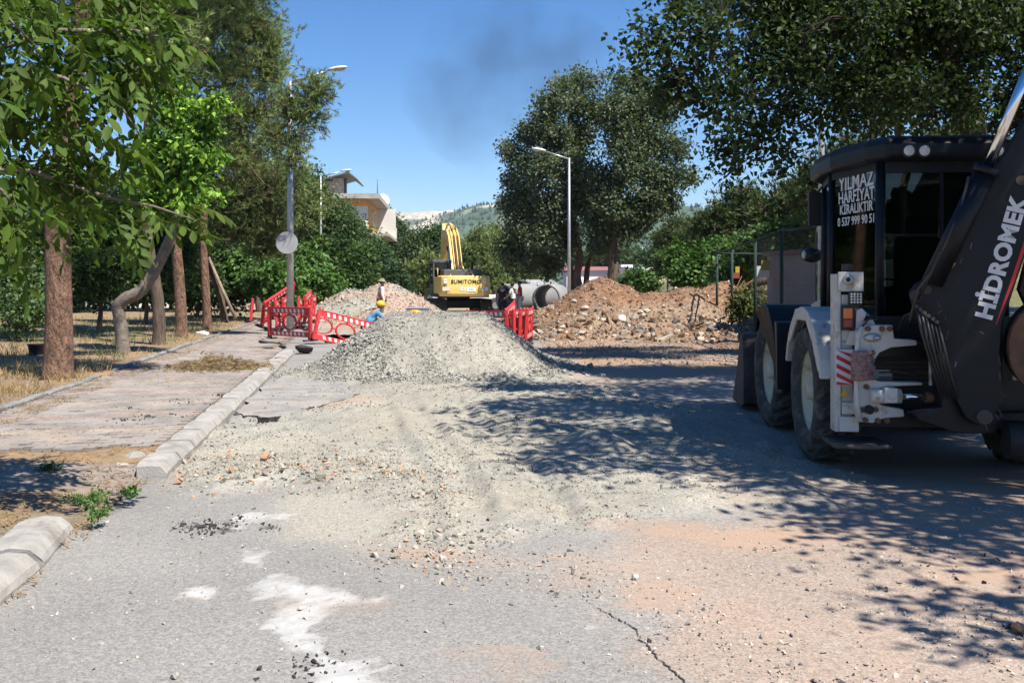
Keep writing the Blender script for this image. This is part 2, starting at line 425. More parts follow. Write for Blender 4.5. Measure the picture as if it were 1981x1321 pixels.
def road_col(x, y):
    n1 = fbm(x * 1.3, y * 1.3, 5, 51) - 0.5; n2 = fbm(x * 5, y * 5, 4, 61) - 0.5; n3 = fbm(x * 0.5, y * 0.5, 4, 71) - 0.5
    c = ASPH[None] * (1 + 0.25 * n1 + 0.18 * n3)[:, None]
    oc = np.tile(DUST[None], (len(x), 1)); oa = np.zeros(len(x))
    def over(m, k):
        nonlocal oc, oa
        w = m / (oa * (1 - m) + m + 1e-6); oc = oc * (1 - w[:, None]) + np.asarray(k)[None] * w[:, None]; oa = oa * (1 - m) + m
    def lay(c, m, k): return c * (1 - m[:, None]) + np.asarray(k)[None] * m[:, None]
    # scattered orange scuffs over the asphalt
    wet = sstep(0.12, 0.24, fbm(x * 1.1 + 4, y * 2.4, 5, 81) - 0.42) * sstep(2.2, 0.3, poly_sd(x, y, PG_DUST))
    over(0.62 * wet, DUST * (1.05, 0.92, 0.80))
    c = lay(c, 0.45 * sstep(0.05, 0.2, n3), ASPH * 1.18)
    sd = poly_sd(x, y, PG_DUST)
    m = sstep(0.18, -0.5, sd + 0.9 * n1 + 0.35 * n2) * (0.62 + 0.75 * (n3 + n1 * 0.6))
    c = lay(c, np.clip(m * 1.15, 0, 0.92), DUST * (.97, .97, .97)); over(np.clip(m * .75, 0, .85), DUST)
    pat = sstep(0.02, 0.2, n1 + 0.5 * n2) * sstep(0.2, -0.6, sd)
    c = lay(c, 0.35 * pat, (0.28, 0.25, 0.225))
    c = lay(c, 0.9 * sstep(0.25, -0.3, poly_sd(x, y, PG_SAND) + 0.7 * n1), FINE)
    g = gravel_mask(x, y)
    gc = GRAV[None] * (1 + 0.5 * n1 + 0.3 * n2)[:, None]
    warm = sstep(0.0, 0.25, fbm(x * 0.7, y * 0.9, 4, 91) - 0.48)[:, None]
    gc = gc * (1 - 0.45 * warm) + (FINE * (1.0, 0.95, 0.88))[None] * 0.45 * warm
    c = c * (1 - g[:, None]) + gc * g[:, None]
    c = lay(c, 0.7 * sstep(0.2, -0.3, poly_sd(x, y, PG_SLABDUST) + 0.6 * n1), DUST)
    n4 = fbm(x * 16, y * 16, 3, 66) - 0.5; n5 = fbm(x * 2.6 + 9, y * 2.0, 5, 67) - 0.5
    l = sstep(0.07, -0.14, poly_sd(x, y, PG_LIME) + 0.7 * n5 + 0.35 * n2 + 0.25 * n4 + 0.02)
    over(np.clip(1.0 * l * (0.85 + 0.5 * n4 + 0.5 * n2), 0, 1), LIME)
    lx, ly = G(640, 1285)[:2]
    for (px, py, r) in ((480, 1000, .10), (350, 985, .08), (365, 1060, .09), (430, 1075, .1), (430, 1190, .09), (385, 1140, .1), (480, 1225, .07), (1160, 1160, .07), (1140, 1215, .07), (620, 1040, .06), (395, 1140, .12), (385, 1000, .1), (350, 975, .09), (560, 1005, .14), (510, 1000, .2)):
        q = G(px, py); l = sstep(1.0, 0.2, np.hypot((x - q.x) / r, (y - q.y) / (r * 1.4)) + 2.6 * n5 + 1.6 * n2 + 1.2 * n4 + .25)
        over(0.6 * l, LIME)
    for (px, py, r) in ((390, 1020, .13), (430, 1028, .1), (455, 1010, .08), (520, 1020, .07), (620, 1285, .1)):
        q = G(px, py); l = sstep(1.0, 0.1, np.hypot((x - q.x) / r, (y - q.y) / r) + 3.0 * n2)
        c = lay(c, 0.8 * l, (0.06, 0.06, 0.06))
    far = sstep(15, 22, y + 1.5 * n3) * sstep(0.4, 1.6, x)
    c = lay(c, np.clip(far * (0.62 + 1.1 * n1 + 0.8 * n3), 0, .95), SOIL * 1.1)
    rt = sstep(1.5, 3.5, x + 3 * n3) * sstep(19, 9, y)
    c = lay(c, np.clip(rt * (0.3 + 1.2 * n1), 0, .7), DUST * .85)
    tr = sstep(0.3, -0.2, poly_sd(x, y, PG_TRENCH))
    c = lay(c, 0.85 * tr, SOIL * 1.2)
    return np.clip(c, 0.01, 0.9), oc, oa

M_GROUND = mat_col('road_surface', fine=150, famt=0.34, bump=0.55, bscale=110, bdist=0.008, fine2=14)
M_STONE = mat_col('loose_stone', fine=45, famt=0.22, bump=0.3, bscale=60, rough=0.9)
ys = [1.6]
while ys[-1] < 62: ys.append(ys[-1] + max(0.022, ys[-1] * 0.0082))
ys = np.array(ys)
xs = np.concatenate([np.arange(-10, -4.4, 0.14), np.arange(-4.4, 4.6, 0.043), np.arange(4.6, 14, 0.14)])
XX, YY = np.meshgrid(xs, ys)
xf, yf = XX.ravel(), YY.ravel()
rc, roc, roa = road_col(xf, yf)
road = link('road', mesh_np('road', np.stack([xf, yf, road_z(xf, yf)], -1), grid_faces(*XX.shape), rc, True, mat_road('road_layers')))
_a = road.data.color_attributes.new('ovr', 'FLOAT_COLOR', 'POINT'); _a.data.foreach_set('color', np.concatenate([roc, roa[:, None]], 1).astype(np.float32).ravel())
tag(road, kind='structure')

# the ground out to the horizon, a ring round the road sheet
M_FIELD = mat('dry_ground', (0.27, 0.215, 0.14), 0.95, var=0.3, vscale=0.4, dirt=(0.12, 0.13, 0.06), damt=0.45, dscale=0.15, bump=0.5, bscale=6, bdist=0.05, world=True)
x0, x1, y0, y1 = float(xs[0]), float(xs[-1]), float(ys[0]), float(ys[-1]); BIG = 7000.0
mb = MB()
for (a, b, c, d) in ((-BIG, -BIG, BIG, y0), (-BIG, y1, BIG, BIG), (-BIG, y0, x0, y1), (x1, y0, BIG, y1)):
    mb.add([(a, b, -0.006), (c, b, -0.006), (c, d, -0.006), (a, d, -0.006)], [(0, 1, 2, 3)])
tag(mb.build('ground', M_FIELD), kind='structure')

# crack in the asphalt
crack_pts = [(1158, 1178), (1185, 1192), (1206, 1204), (1228, 1218), (1240, 1238), (1258, 1256), (1272, 1272), (1296, 1294), (1318, 1312), (1340, 1345)]
mb = MB(); rr = random.Random(4); L_, R_ = [], []
dense = []
for a, b in zip(crack_pts[:-1], crack_pts[1:]):
    for k in range(6): dense.append((a[0] + (b[0] - a[0]) * k / 6 + rr.uniform(-4, 4), a[1] + (b[1] - a[1]) * k / 6 + rr.uniform(-2, 2)))
vs = []
for i, (px, py) in enumerate(dense):
    q = G(px, py); w = rr.uniform(0.0015, 0.006)
    zz = float(road_z(np.array([q.x]), np.array([q.y]))[0]) + 0.005
    vs += [(q.x - w, q.y - w * 0.4, zz), (q.x + w, q.y + w * 0.4, zz)]
mb.add(vs, [(2 * i, 2 * i + 1, 2 * i + 3, 2 * i + 2) for i in range(len(dense) - 1)])
mb.build('crack', mat('crack_dark', (0.035, 0.03, 0.028), 0.95), road)

# broken asphalt slab beside the kerb, standing a little proud of the gravel
M_ASPH = mat('asphalt_slab', (0.235, 0.228, 0.22), 0.9, var=0.25, vscale=3, dirt=(0.33, 0.28, 0.225), damt=0.7, dscale=1.6, bump=0.6, bscale=120, bdist=0.006, world=True)
M_ASPHB = mat('asphalt_broken', (0.035, 0.035, 0.038), 0.95, var=0.4, vscale=18, dirt=(0.13, 0.12, 0.11), damt=0.4, dscale=8, bump=0.9, bscale=50, bdist=0.02)
poly = []
base = [(449, 806), (480, 778), (520, 745), (556, 724), (600, 727), (645, 737), (672, 752), (690, 766), (668, 778), (630, 787), (600, 793), (572, 800), (556, 808), (520, 811), (480, 808)]
for i, a in enumerate(base):
    b = base[(i + 1) % len(base)]
    for k in range(4):
        q = G(a[0] + (b[0] - a[0]) * k / 4, a[1] + (b[1] - a[1]) * k / 4)
        poly.append((q.x + rr.uniform(-.07, .07), q.y + rr.uniform(-.12, .12), 0.040))
o = MB().prism([(x, y, z - 0.10) for x, y, z in poly], (0, 0, 0.10)).build('asphalt_slab', [M_ASPH, M_ASPHB], bevel=0.012)
for p in o.data.polygons:
    if abs(p.normal.z) < 0.5: p.material_index = 1
tag(o, 'broken grey asphalt slab undermined along the kerb beside the gravel', 'asphalt')

# ---- loose stones on the road
rng = np.random.default_rng(11)
def scatter_px(n, box, rng):                           # uniform in the picture area, so density follows distance
    px = rng.uniform(box[0], box[2], n); py = rng.uniform(box[1], box[3], n)
    d = EYE * FPX / (py - 548.0); return (px - 990.5) * d / FPX, d
pos, size, cols = [], [], []
def add_stones(x, y, sz, c, bury=0.25):
    pos.append(np.stack([x, y, road_z(x, y) + sz * (0.45 - bury)], -1)); size.append(sz); cols.append(c)
x, y = scatter_px(29000, (300, 700, 1700, 1070), rng)
k = rng.uniform(size=len(x)) < gravel_mask(x, y) * (0.25 + 0.9 * sstep(0.4, 0.6, fbm(x * 1.2, y * 1.2, 3, 7)))
x, y = x[k], y[k]
add_stones(x, y, rng.gamma(2.0, 0.0030, len(x)) + 0.0045, jcol((0.285, 0.272, 0.23), len(x), rng, 0.35))
x = rng.uniform(-4.2, 3.5, 16000); y = rng.uniform(8.2, 17.5, 16000)
k = rng.uniform(size=len(x)) < gravel_mask(x, y) * sstep(0.35, 0.65, fbm(x * 0.9, y * 0.9, 3, 17))
x, y = x[k], y[k]; add_stones(x, y, rng.gamma(2.0, 0.0038, len(x)) + 0.005, jcol((0.29, 0.278, 0.235), len(x), rng, 0.3))
# coarser, partly orange stones along the front edge of the fill
for (pa, pb, n, w, sz) in (((345, 900), (830, 930), 900, 0.45, 0.016), ((690, 1078), (900, 1068), 190, 0.28, 0.014), ((780, 1020), (900, 1090), 160, 0.3, 0.016), ((350, 930), (700, 945), 260, 0.22, 0.018),
                           ((880, 1090), (1150, 1110), 140, 0.3, 0.012), ((640, 880), (860, 960), 380, 0.35, 0.017)):
    A, B = G(*pa), G(*pb); u = rng.uniform(size=n)
    x = A.x + (B.x - A.x) * u + rng.normal(0, w * .5, n); y = A.y + (B.y - A.y) * u + rng.normal(0, w, n)
    c = jcol((0.31, 0.285, 0.235), n, rng, 0.35); o_ = rng.uniform(size=n) < 0.22; c[o_] = jcol((0.40, 0.24, 0.15), int(o_.sum()), rng, 0.3)
    add_stones(x, y, rng.gamma(1.8, sz * .36, n) + 0.006, c)
# pebbles over the dusty right side
x, y = scatter_px(7000, (800, 980, 2300, 1330), rng)
k = rng.uniform(size=len(x)) < sstep(0.3, -0.5, poly_sd(x, y, PG_DUST)) * (0.12 + 0.9 * sstep(0.42, 0.62, fbm(x * 1.7, y * 1.7, 3, 27)))
x, y = x[k], y[k]; c = jcol((0.40, 0.35, 0.29), len(x), rng, 0.3); o_ = rng.uniform(size=len(x)) < 0.25; c[o_] = jcol((0.17, 0.165, 0.165), int(o_.sum()), rng, 0.3)
add_stones(x, y, rng.gamma(1.8, 0.003, len(x)) + 0.003, c)
x, y = scatter_px(700, (0, 960, 1300, 1330), rng); add_stones(x, y, rng.gamma(2.0, 0.003, len(x)) + 0.003, jcol((0.36, 0.33, 0.29), len(x), rng, 0.4))
# black crumbs of asphalt
for (px, py, n, w) in ((380, 1020, 60, .12), (410, 1022, 70, .1), (450, 1010, 30, .1), (620, 1285, 60, .09), (1900, 1100, 30, .3), (560, 730, 20, .3), (520, 1022, 20, .06), (2000, 1230, 30, .1)):
    q = G(px, py); x = rng.normal(q.x, w, n); y = rng.normal(q.y, w, n); add_stones(x, y, rng.gamma(2.0, 0.004, n) + 0.004, jcol((0.045, 0.045, 0.047), n, rng, 0.4))
for (px, py, n, w) in ((240, 815, 25, .1), (285, 808, 12, .1), (345, 775, 16, .06), (352, 780, 18, .12), (250, 790, 8, .05), (425, 765, 14, .06), (480, 748, 10, .05), (372, 805, 12, .15)):
    q = G(px, py, .12); x = rng.normal(q.x, w, n); y = rng.normal(q.y, w, n); pos.append(np.stack([x, y, np.full(n, .13)], -1)); size.append(rng.gamma(2.0, 0.006, n) + 0.005); cols.append(jcol((0.05, 0.047, 0.045), n, rng, .4))
# churned dark ground in the shade at right
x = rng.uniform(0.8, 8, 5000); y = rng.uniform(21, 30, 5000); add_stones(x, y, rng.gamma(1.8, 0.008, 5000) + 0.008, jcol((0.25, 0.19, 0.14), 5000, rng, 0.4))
# dust and chips blown over the broken slab
x = rng.uniform(-4.6, -2.2, 1500); y = rng.uniform(12.4, 18.5, 1500); k = (poly_sd(x, y, gp([(449, 806), (520, 745), (556, 724), (645, 737), (690, 766), (630, 787), (556, 808)])) < .1) & (rng.uniform(size=1500) < sstep(-3.9, -2.6, x) + .15); x, y = x[k], y[k]
pos.append(np.stack([x, y, np.full(len(x), .043)], -1)); size.append(rng.gamma(2.0, 0.004, len(x)) + .004); cols.append(jcol((0.27, 0.25, 0.21), len(x), rng, .4))
pos, size, cols = np.concatenate(pos), np.concatenate(size), np.concatenate(cols)
o = link('loose_gravel', stones_mesh('loose_gravel', pos, size, cols, M_STONE, 3)); tag(o, 'loose crushed stone and pebbles strewn over the road', 'gravel', kind='stuff')

# single stones one can point at
def lone(px, py, r, c, label, seed, flat=0.7):
    q = G(px, py); tv, tf = hull_template(18, seed, flat)
    zz = float(road_z(np.array([q.x]), np.array([q.y]))[0])
    me = mesh_np('stone', tv * r, tf, np.repeat(np.array([c]), len(tv), 0), False, M_STONE)
    o = link('stone', me, loc=(q.x, q.y, zz + r * flat * .6), rot=(0, 0, seed)); tag(o, label, 'stone', 'single stones lying on the road')
lone(515, 905, 0.062, (0.38, 0.21, 0.12), 'fist-sized orange-brown stone on the gravel edge near the kerb end', 301)
lone(1128, 1118, 0.022, (0.2, 0.17, 0.14), 'small dark stone alone on grey asphalt, left of the pale one', 302)
lone(1228, 1120, 0.03, (0.4, 0.37, 0.33), 'pale angular stone alone on the dusty asphalt near the crack', 303)
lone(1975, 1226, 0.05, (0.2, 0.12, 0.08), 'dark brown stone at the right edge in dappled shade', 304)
lone(812, 1040, 0.04, (0.45, 0.38, 0.29), 'cream stone on the corner of the sandy patch', 305)
lone(855, 1084, 0.035, (0.46, 0.40, 0.33), 'cream stone at the front edge of the fill on asphalt', 306)

# ------------------------------------------------------------------ kerbs
T_K, T_P = -1.75, -4.6
M_KERB = mat('kerb_concrete', (0.30, 0.285, 0.265), 0.9, var=0.25, vscale=4, dirt=(0.17, 0.155, 0.14), damt=0.5, dscale=2.2, bump=0.6, bscale=45, bdist=0.01, world=True)
M_KERB2 = mat('edging_concrete', (0.21, 0.21, 0.215), 0.9, var=0.25, vscale=4, dirt=(0.12, 0.115, 0.11), damt=0.5, dscale=2.2, bump=0.5, bscale=45, bdist=0.01, world=True)
def kerb_mesh(name, prof, ln, m, seed):
    r = random.Random(seed); nseg = 6; mb = MB(); vs = []
    for i in range(nseg + 1):
        e = 0.012 if i in (0, nseg) else 0.0
        for (t, z) in prof: vs.append((t * (1 - 0.05 * (e > 0)) + r.uniform(-.004, .004), ln * i / nseg + r.uniform(-.006, .006), z - 0.9 * e * (z > 0.05) + r.uniform(-.003, .003) - (.022 if r.random() < .03 and z > .05 else 0)))
    n = len(prof); fs = [tuple(range(n)), tuple(range(n * nseg + n - 1, n * nseg - 1, -1))]
    for i in range(nseg):
        for j in range(n): a, b = i * n + j, i * n + (j + 1) % n; fs.append((a, b, b + n, a + n))
    mb.add(vs, fs); return mb.mesh(name, m)
KP = [(0, -.12), (0.0, .075), (-.055, .142), (-.13, .148), (-.27, .146), (-.27, -.12)]
kms = [kerb_mesh('kerb_stone', KP, 0.72, M_KERB, i) for i in range(4)]
kerb = link('road_kerb', None); tag(kerb, kind='structure')
rk = random.Random(3)
def put_kerb(s, t, ms, parent, name, dz=0.0, tilt=0.0, yaw=0.0):
    q = ST(s, t, dz); o = link(name, rk.choice(ms), parent, loc=q, rot=(tilt + rk.uniform(-.012, .012), rk.uniform(-.012, .012), RA + yaw + rk.uniform(-.008, .008))); return o
s = 9.05
while s < 24.5: put_kerb(s, T_K + rk.uniform(-.008, .008), kms, kerb, 'kerb_stone', rk.uniform(-.010, .004)); s += 0.738
s = 34.0
while s < 60: put_kerb(s, T_K, kms, kerb, 'kerb_stone'); s += 0.735
NKP = [(0, -.12), (0.0, .03), (-.02, .07), (-.09, .125), (-.2, .14), (-.33, .12), (-.33, -.12)]
nms = [kerb_mesh('kerb_stone', NKP, 0.95, M_KERB, 20 + i) for i in range(2)]
for s, dz, yaw, t in ((6.42, -0.005, 0.10, -1.97), (5.42, 0.0, 0.015, -1.96), (4.42, 0.0, 0.0, -1.95), (3.42, 0.0, 0.0, -1.95)): put_kerb(s, t, nms, kerb, 'kerb_stone', dz, -0.02, yaw)
PP = [(0, -.1), (0, .15), (-.012, .165), (-.1, .165), (-.112, .15), (-.112, -.1)]
pms = [kerb_mesh('edging_stone', PP, 0.98, M_KERB2, 40 + i) for i in range(3)]
edging = link('edging', None); tag(edging, kind='structure')
s = 13.2
while s < 52:
    if not 17.6 < s < 18.7: put_kerb(s, T_P, pms, edging, 'edging_stone', rk.uniform(-.02, .02), 0, rk.uniform(-.02, .02))
    s += 1.0

# ------------------------------------------------------------------ sidewalk of concrete blocks
def verge_z(s, t):
    s = np.asarray(s, float); t = np.asarray(t, float)
    x = t * CA - s * SA; y = t * SA + s * CA
    z = 0.125 + 0.10 * (fbm(x * 0.7, y * 0.7, 4, 101) - 0.5) + 0.03 * (fbm(x * 4, y * 4, 3, 102) - 0.5) + 0.02 * np.clip(-t - 5, 0, 40)
    bed = sstep(T_P - 0.15, T_P + 0.05, t) * sstep(9.6, 10.2, s)
    z = z * (1 - bed) + 0.085 * bed
    near = sstep(10.2, 9.6, s)
    zn = 0.10 + 0.03 * (fbm(x * 2.5, y * 2.5, 4, 103) - 0.5)
    ramp = sstep(9.4, 8.9, s) * sstep(7.0, 7.5, s) * sstep(-3.2, -1.75, t)     # dropped kerb between the two rows of kerb stones
    zn = zn * (1 - ramp) + (0.012) * ramp
    z = z * (1 - near * sstep(-7, -5, t)) + zn * near * sstep(-7, -5, t)
    nk = sstep(7.7, 7.35, s) * sstep(-2.42, -2.32, t)
    z = z * (1 - nk) + 0.0 * nk
    gap = sstep(24.3, 25.2, s) * sstep(34.2, 33.0, s) * sstep(-2.9, -2.2, t)
    z = z * (1 - gap) - 0.03 * gap
    return z
def verge_col(x, y, s, t):
    n1 = fbm(x * 1.5, y * 1.5, 5, 111) - 0.5; n2 = fbm(x * 0.6, y * 0.6, 4, 112) - 0.5
    dry = np.array((0.28, 0.195, 0.115)); earth = np.array((0.21, 0.155, 0.105)); grey = np.array((0.27, 0.24, 0.215))
    m = sstep(-0.1, 0.12, n1)[:, None]; c = dry[None] * m + earth[None] * (1 - m)
    g = sstep(0.02, 0.2, n2 + 0.3 * n1)[:, None] * 0.5; c = c * (1 - g) + np.array((0.20, 0.18, 0.10))[None] * g
    k = (sstep(10.5, 9.2, s) * sstep(-6, -4, t) * sstep(0.05, -0.15, n1 + n2))[:, None] * 0.8
    return np.clip(c * (1 - k) + grey[None] * k, 0.01, 0.9)
M_VERGE = mat_col('dry_soil', fine=70, famt=0.4, bump=0.8, bscale=60, bdist=0.02, fine2=8)
ss = [2.0]
while ss[-1] < 62: ss.append(ss[-1] + max(0.06, ss[-1] * 0.011))
ss = np.array(ss); ts = np.concatenate([np.arange(-34, -9, 0.35), np.arange(-9, -1.955, 0.095)])
S_, T_ = np.meshgrid(ss, ts, indexing='ij'); sf, tf_ = S_.ravel(), T_.ravel()
vx, vy = tf_ * CA - sf * SA, tf_ * SA + sf * CA
verge = link('verge', mesh_np('verge', np.stack([vx, vy, verge_z(sf, tf_)], -1), grid_faces(*S_.shape), verge_col(vx, vy, sf, tf_), True, M_VERGE)); tag(verge, kind='structure')

def paver_mats():
    out = []
    for nm, c in (('paver_grey', (0.228, 0.204, 0.186)), ('paver_red', (0.265, 0.19, 0.172)), ('paver_tan', (0.29, 0.24, 0.19))):
        out.append(mat(nm, c, 0.92, var=0.28, vscale=2.2, dirt=(0.30, 0.235, 0.18), damt=0.5, dscale=1.4, bump=0.5, bscale=60, bdist=0.006, world=True))
    return out
PM = paver_mats()
sidewalk = link('sidewalk', None); tag(sidewalk, kind='structure')
PW, PL = 0.191, 0.093
pv = np.array([(x, y, z) for z in (0, 1) for (x, y) in ((0, 0), (1, 0), (1, 1), (0, 1))], float)
pv2 = []
for z, ins in ((-0.05, 0.0), (0.0, 0.0), (0.006, 0.007)):
    pv2 += [(ins, ins, z), (PW - ins, ins, z), (PW - ins, PL - ins, z), (ins, PL - ins, z)]
pf = [(8, 9, 10, 11)] + [(a + k, (a + 1) % 4 + k, (a + 1) % 4 + 4 + k, a + 4 + k) for k in (0, 4) for a in range(4)]
pmesh = []
for m in PM:
    me = bpy.data.meshes.new('paver'); me.from_pydata(pv2, [], pf); me.materials.append(m); me.update(); pmesh.append(me)
rp = random.Random(9); rest = {0: [], 1: [], 2: []}; npv = 0; cand = []
nrow = int((47 - 9.7) / 0.102)
for i in range(nrow):
    s = 9.75 + i * 0.102; kind = 1 if i % 26 in (2, 3) else (2 if i % 26 in (15, 16) else 0)
    for j in range(14):
        t = T_P + 0.03 + j * 0.2 + (0.1 if i % 2 else 0)
        if t + PW > T_K - 0.29: continue
        if 25 < s < 34 and t > -2.75 - .4 * math.sin(s * 3): continue
        if s < 10.25 + 0.9 * float(fbm(np.array([t * 2.0]), np.array([3.3]), 3, 5)[0]) - 0.35: continue
        if rp.random() < (0.05 if s < 12 else 0.012): continue
        k = kind if rp.random() > 0.15 else 0
        cand.append((s, t, k))
def paver_mtx(s, t):
    q = ST(s, t, 0.118 + rp.uniform(-.006, .006) + 0.008 * math.sin(s * 1.3) * math.cos(t * 1.7))
    return Matrix.Translation(q) @ Matrix.Rotation(RA + rp.uniform(-.015, .015), 4, 'Z') @ Matrix.Rotation(rp.uniform(-.012, .012), 4, 'X')
cand.sort(key=lambda c: c[0])
for s, t, k in cand[:300]: link('paver', pmesh[k], sidewalk, mtx=paver_mtx(s, t))
pv2n, pfn = np.array(pv2), np.array(pf)
V, F, MI = [], [], []
for n, (s, t, k) in enumerate(cand[300:]):
    mt = np.array(paver_mtx(s, t)); V.append(pv2n @ mt[:3, :3].T + mt[:3, 3]); F.append(pfn + n * 12); MI += [k] * len(pf)
me = mesh_np('paver_field', np.concatenate(V), np.concatenate(F), None, False, PM); me.polygons.foreach_set('material_index', MI)
tag(link('paver_field', me, sidewalk), kind='stuff')

# ------------------------------------------------------------------ heaps
def heap_grid(xa, xb, ya, yb, st, zf):
    xs = np.arange(xa, xb, st); ys = np.arange(ya, yb, st); X, Y = np.meshgrid(xs, ys)
    return X, Y, zf(X, Y)
def box_sd(x, y, xa, xb, ya, yb):
    cx, cy, hx, hy = (xa + xb) / 2, (ya + yb) / 2, (xb - xa) / 2, (yb - ya) / 2
    qx, qy = np.abs(x - cx) - hx, np.abs(y - cy) - hy
    return np.hypot(np.maximum(qx, 0), np.maximum(qy, 0)) + np.minimum(np.maximum(qx, qy), 0)
def pile1_z(x, y):
    n = fbm(x * 0.9, y * 0.9, 3, 131) - 0.5
    d = box_sd(x, y, -2.15, -0.95, 18.9, 21.4) - 0.38 + 0.35 * n
    z = 1.16 - 0.77 * np.maximum(d, 0) + 0.05 * np.minimum(d, 0)
    z = np.where(z < 0.26, 0.26 * np.exp((z - 0.26) / 0.34) , z)       # spread foot
    z = z - 0.05 + 0.06 * (fbm(x * 2.5, y * 2.5, 4, 132) - 0.5) + 0.05 * (fbm(x * 11, y * 11, 2, 133) - 0.5)
    return z
X, Y, Z = heap_grid(-5.2, 2.0, 15.6, 25.5, 0.042, pile1_z)
xr, yr = X.ravel(), Y.ravel()
pile = thing('gravel_pile', 'large heap of grey-green crushed stone blocking the middle of the road', 'gravel pile', 'gravel heaps', (-1.55, 20, 0))
c = GRAV[None] * (0.92 + 0.6 * (fbm(xr * 1.5, yr * 1.5, 4, 141) - 0.5) + 0.5 * (fbm(xr * 9, yr * 9, 3, 142) - 0.5))[:, None]
rel = np.array([-1.55, 20, 0])
link('heap', mesh_np('heap', np.stack([xr, yr, Z.ravel()], -1) - rel, grid_faces(*X.shape), np.clip(c, 0.02, .9), True, M_GROUND), pile)
n = 105000
x = rng.uniform(-5.0, 1.8, n); y = rng.uniform(15.7, 23.5, n); z = pile1_z(x, y)
coarse = fbm(x * 0.8, y * 0.8, 3, 151)
k = (z > road_z(x, y) + 0.0) & (rng.uniform(size=n) < 0.42 + 0.75 * sstep(0.38, 0.6, coarse) * sstep(1.25, 0.8, z))
x, y, z = x[k], y[k], z[k]; coarse = coarse[k]; n = len(x)
sz = (rng.gamma(2.8, 0.0048, n) + 0.004) * (0.75 + 0.75 * sstep(0.4, 0.62, coarse) * sstep(1.2, 0.6, z))
tag(link('crushed_stone', stones_mesh('crushed_stone', np.stack([x, y, z + sz * 0.22], -1) - rel, sz, jcol((0.27, 0.262, 0.235), n, rng, 0.28, 0.02), M_STONE, 5), pile), kind='stuff')

def pile2_z(x, y):
    def cone(cx, cy, h, k, e=0.35): return h + e - np.sqrt(((x - cx) ** 2 + (y - cy) ** 2) * k * k + e * e)
    z = np.maximum.reduce([cone(-5.6, 43.5, 1.80, 0.62), cone(-7.0, 43.2, 1.55, 0.66), cone(-6.4, 40.8, 1.25, 0.6), cone(-5.3, 39.5, 0.8, 0.55), cone(-7.6, 40.5, 0.9, 0.6), cone(-4.6, 36.2, 0.55, 0.5)])
    z = np.where(z < 0.2, 0.2 * np.exp((z - 0.2) / 0.25), z) - 0.06
    return z + 0.10 * (fbm(x * 1.4, y * 1.4, 4, 161) - 0.5) + 0.05 * (fbm(x * 6, y * 6, 2, 162) - 0.5)
X, Y, Z = heap_grid(-12.5, -0.8, 34, 48.5, 0.10, pile2_z); xr, yr = X.ravel(), Y.ravel()
rel = np.array([-6.0, 42, 0])
pile = thing('gravel_pile', 'far heap of grey and orange gravel between the leaning barriers and the excavator', 'gravel pile', 'gravel heaps', tuple(rel))
m = sstep(-0.06, 0.1, fbm(xr * 0.45, yr * 0.5, 4, 171) - 0.5 - 0.12 * (Z.ravel() - 0.8))[:, None]
c = (np.array((0.32, 0.245, 0.20))[None] * m + (GRAV * 1.05)[None] * (1 - m)) * (0.95 + 0.5 * (fbm(xr * 5, yr * 5, 3, 172) - 0.5))[:, None]
link('heap', mesh_np('heap', np.stack([xr, yr, Z.ravel()], -1) - rel, grid_faces(*X.shape), np.clip(c, 0.02, .9), True, M_GROUND), pile)
n = 9000; x = rng.uniform(-10.5, -2.2, n); y = rng.uniform(35, 44.5, n); z = pile2_z(x, y); k = z > 0.1; x, y, z = x[k], y[k], z[k]; n = len(x)
cc = jcol((0.31, 0.295, 0.24), n, rng, 0.3); o_ = fbm(x * 0.45, y * 0.5, 4, 171) > 0.56; cc[o_] = jcol((0.38, 0.28, 0.22), int(o_.sum()), rng, 0.25)
tag(link('crushed_stone', stones_mesh('crushed_stone', np.stack([x, y, z + 0.01], -1) - rel, rng.gamma(3, 0.012, n) + 0.012, cc, M_STONE, 6), pile), kind='stuff')

# excavated earth with broken rock
CONES = [(3.15, 34.6, 2.0, 0.62), (3.9, 34.5, 1.72, 0.55), (2.4, 34.4, 1.5, 0.6), (1.3, 34.2, 1.02, 0.5), (4.9, 34.2, 1.5, 0.45), (6.2, 34.4, 1.68, 0.45), (7.6, 35.2, 1.8, 0.45), (2.3, 32.2, 0.75, 0.42), (4.3, 31.6, 0.62, 0.40), (6.3, 31.0, 0.6, 0.40), (7.2, 28.6, 0.8, 0.5), (7.9, 26.2, 0.75, 0.5), (0.6, 38.5, 0.75, 0.45), (5.2, 29.6, 0.32, 0.35)]
def earth_z(x, y):
    z = np.full(np.shape(x), -1.0)
    for cx, cy, h, k in CONES: z = np.maximum(z, h + 0.15 - np.sqrt(((x - cx) ** 2 + (y - cy) ** 2) * k * k + 0.0225))
    z = np.where(z < 0.16, 0.16 * np.exp((z - 0.16) / 0.2), z) - 0.05
    return z + (0.22 * (fbm(x * 1.3, y * 1.3, 4, 181) - 0.5) + 0.13 * (fbm(x * 5, y * 5, 3, 182) - 0.5)) * sstep(0.0, 0.25, z + 0.03)
X, Y, Z = heap_grid(-1.6, 11.5, 23.5, 42, 0.08, earth_z); xr, yr = X.ravel(), Y.ravel()
rel = np.array([3.5, 33, 0])
pile = thing('earth_pile', 'long heap of brown excavated earth and broken rock beside the road', 'earth pile', None, tuple(rel))
m = sstep(-0.1, 0.15, fbm(xr * 0.8, yr * 0.8, 4, 191) - 0.5)[:, None]
c = (np.array((0.21, 0.117, 0.066))[None] * m + np.array((0.245, 0.172, 0.118))[None] * (1 - m)) * (0.95 + 0.8 * (fbm(xr * 4, yr * 4, 4, 192) - 0.5))[:, None]
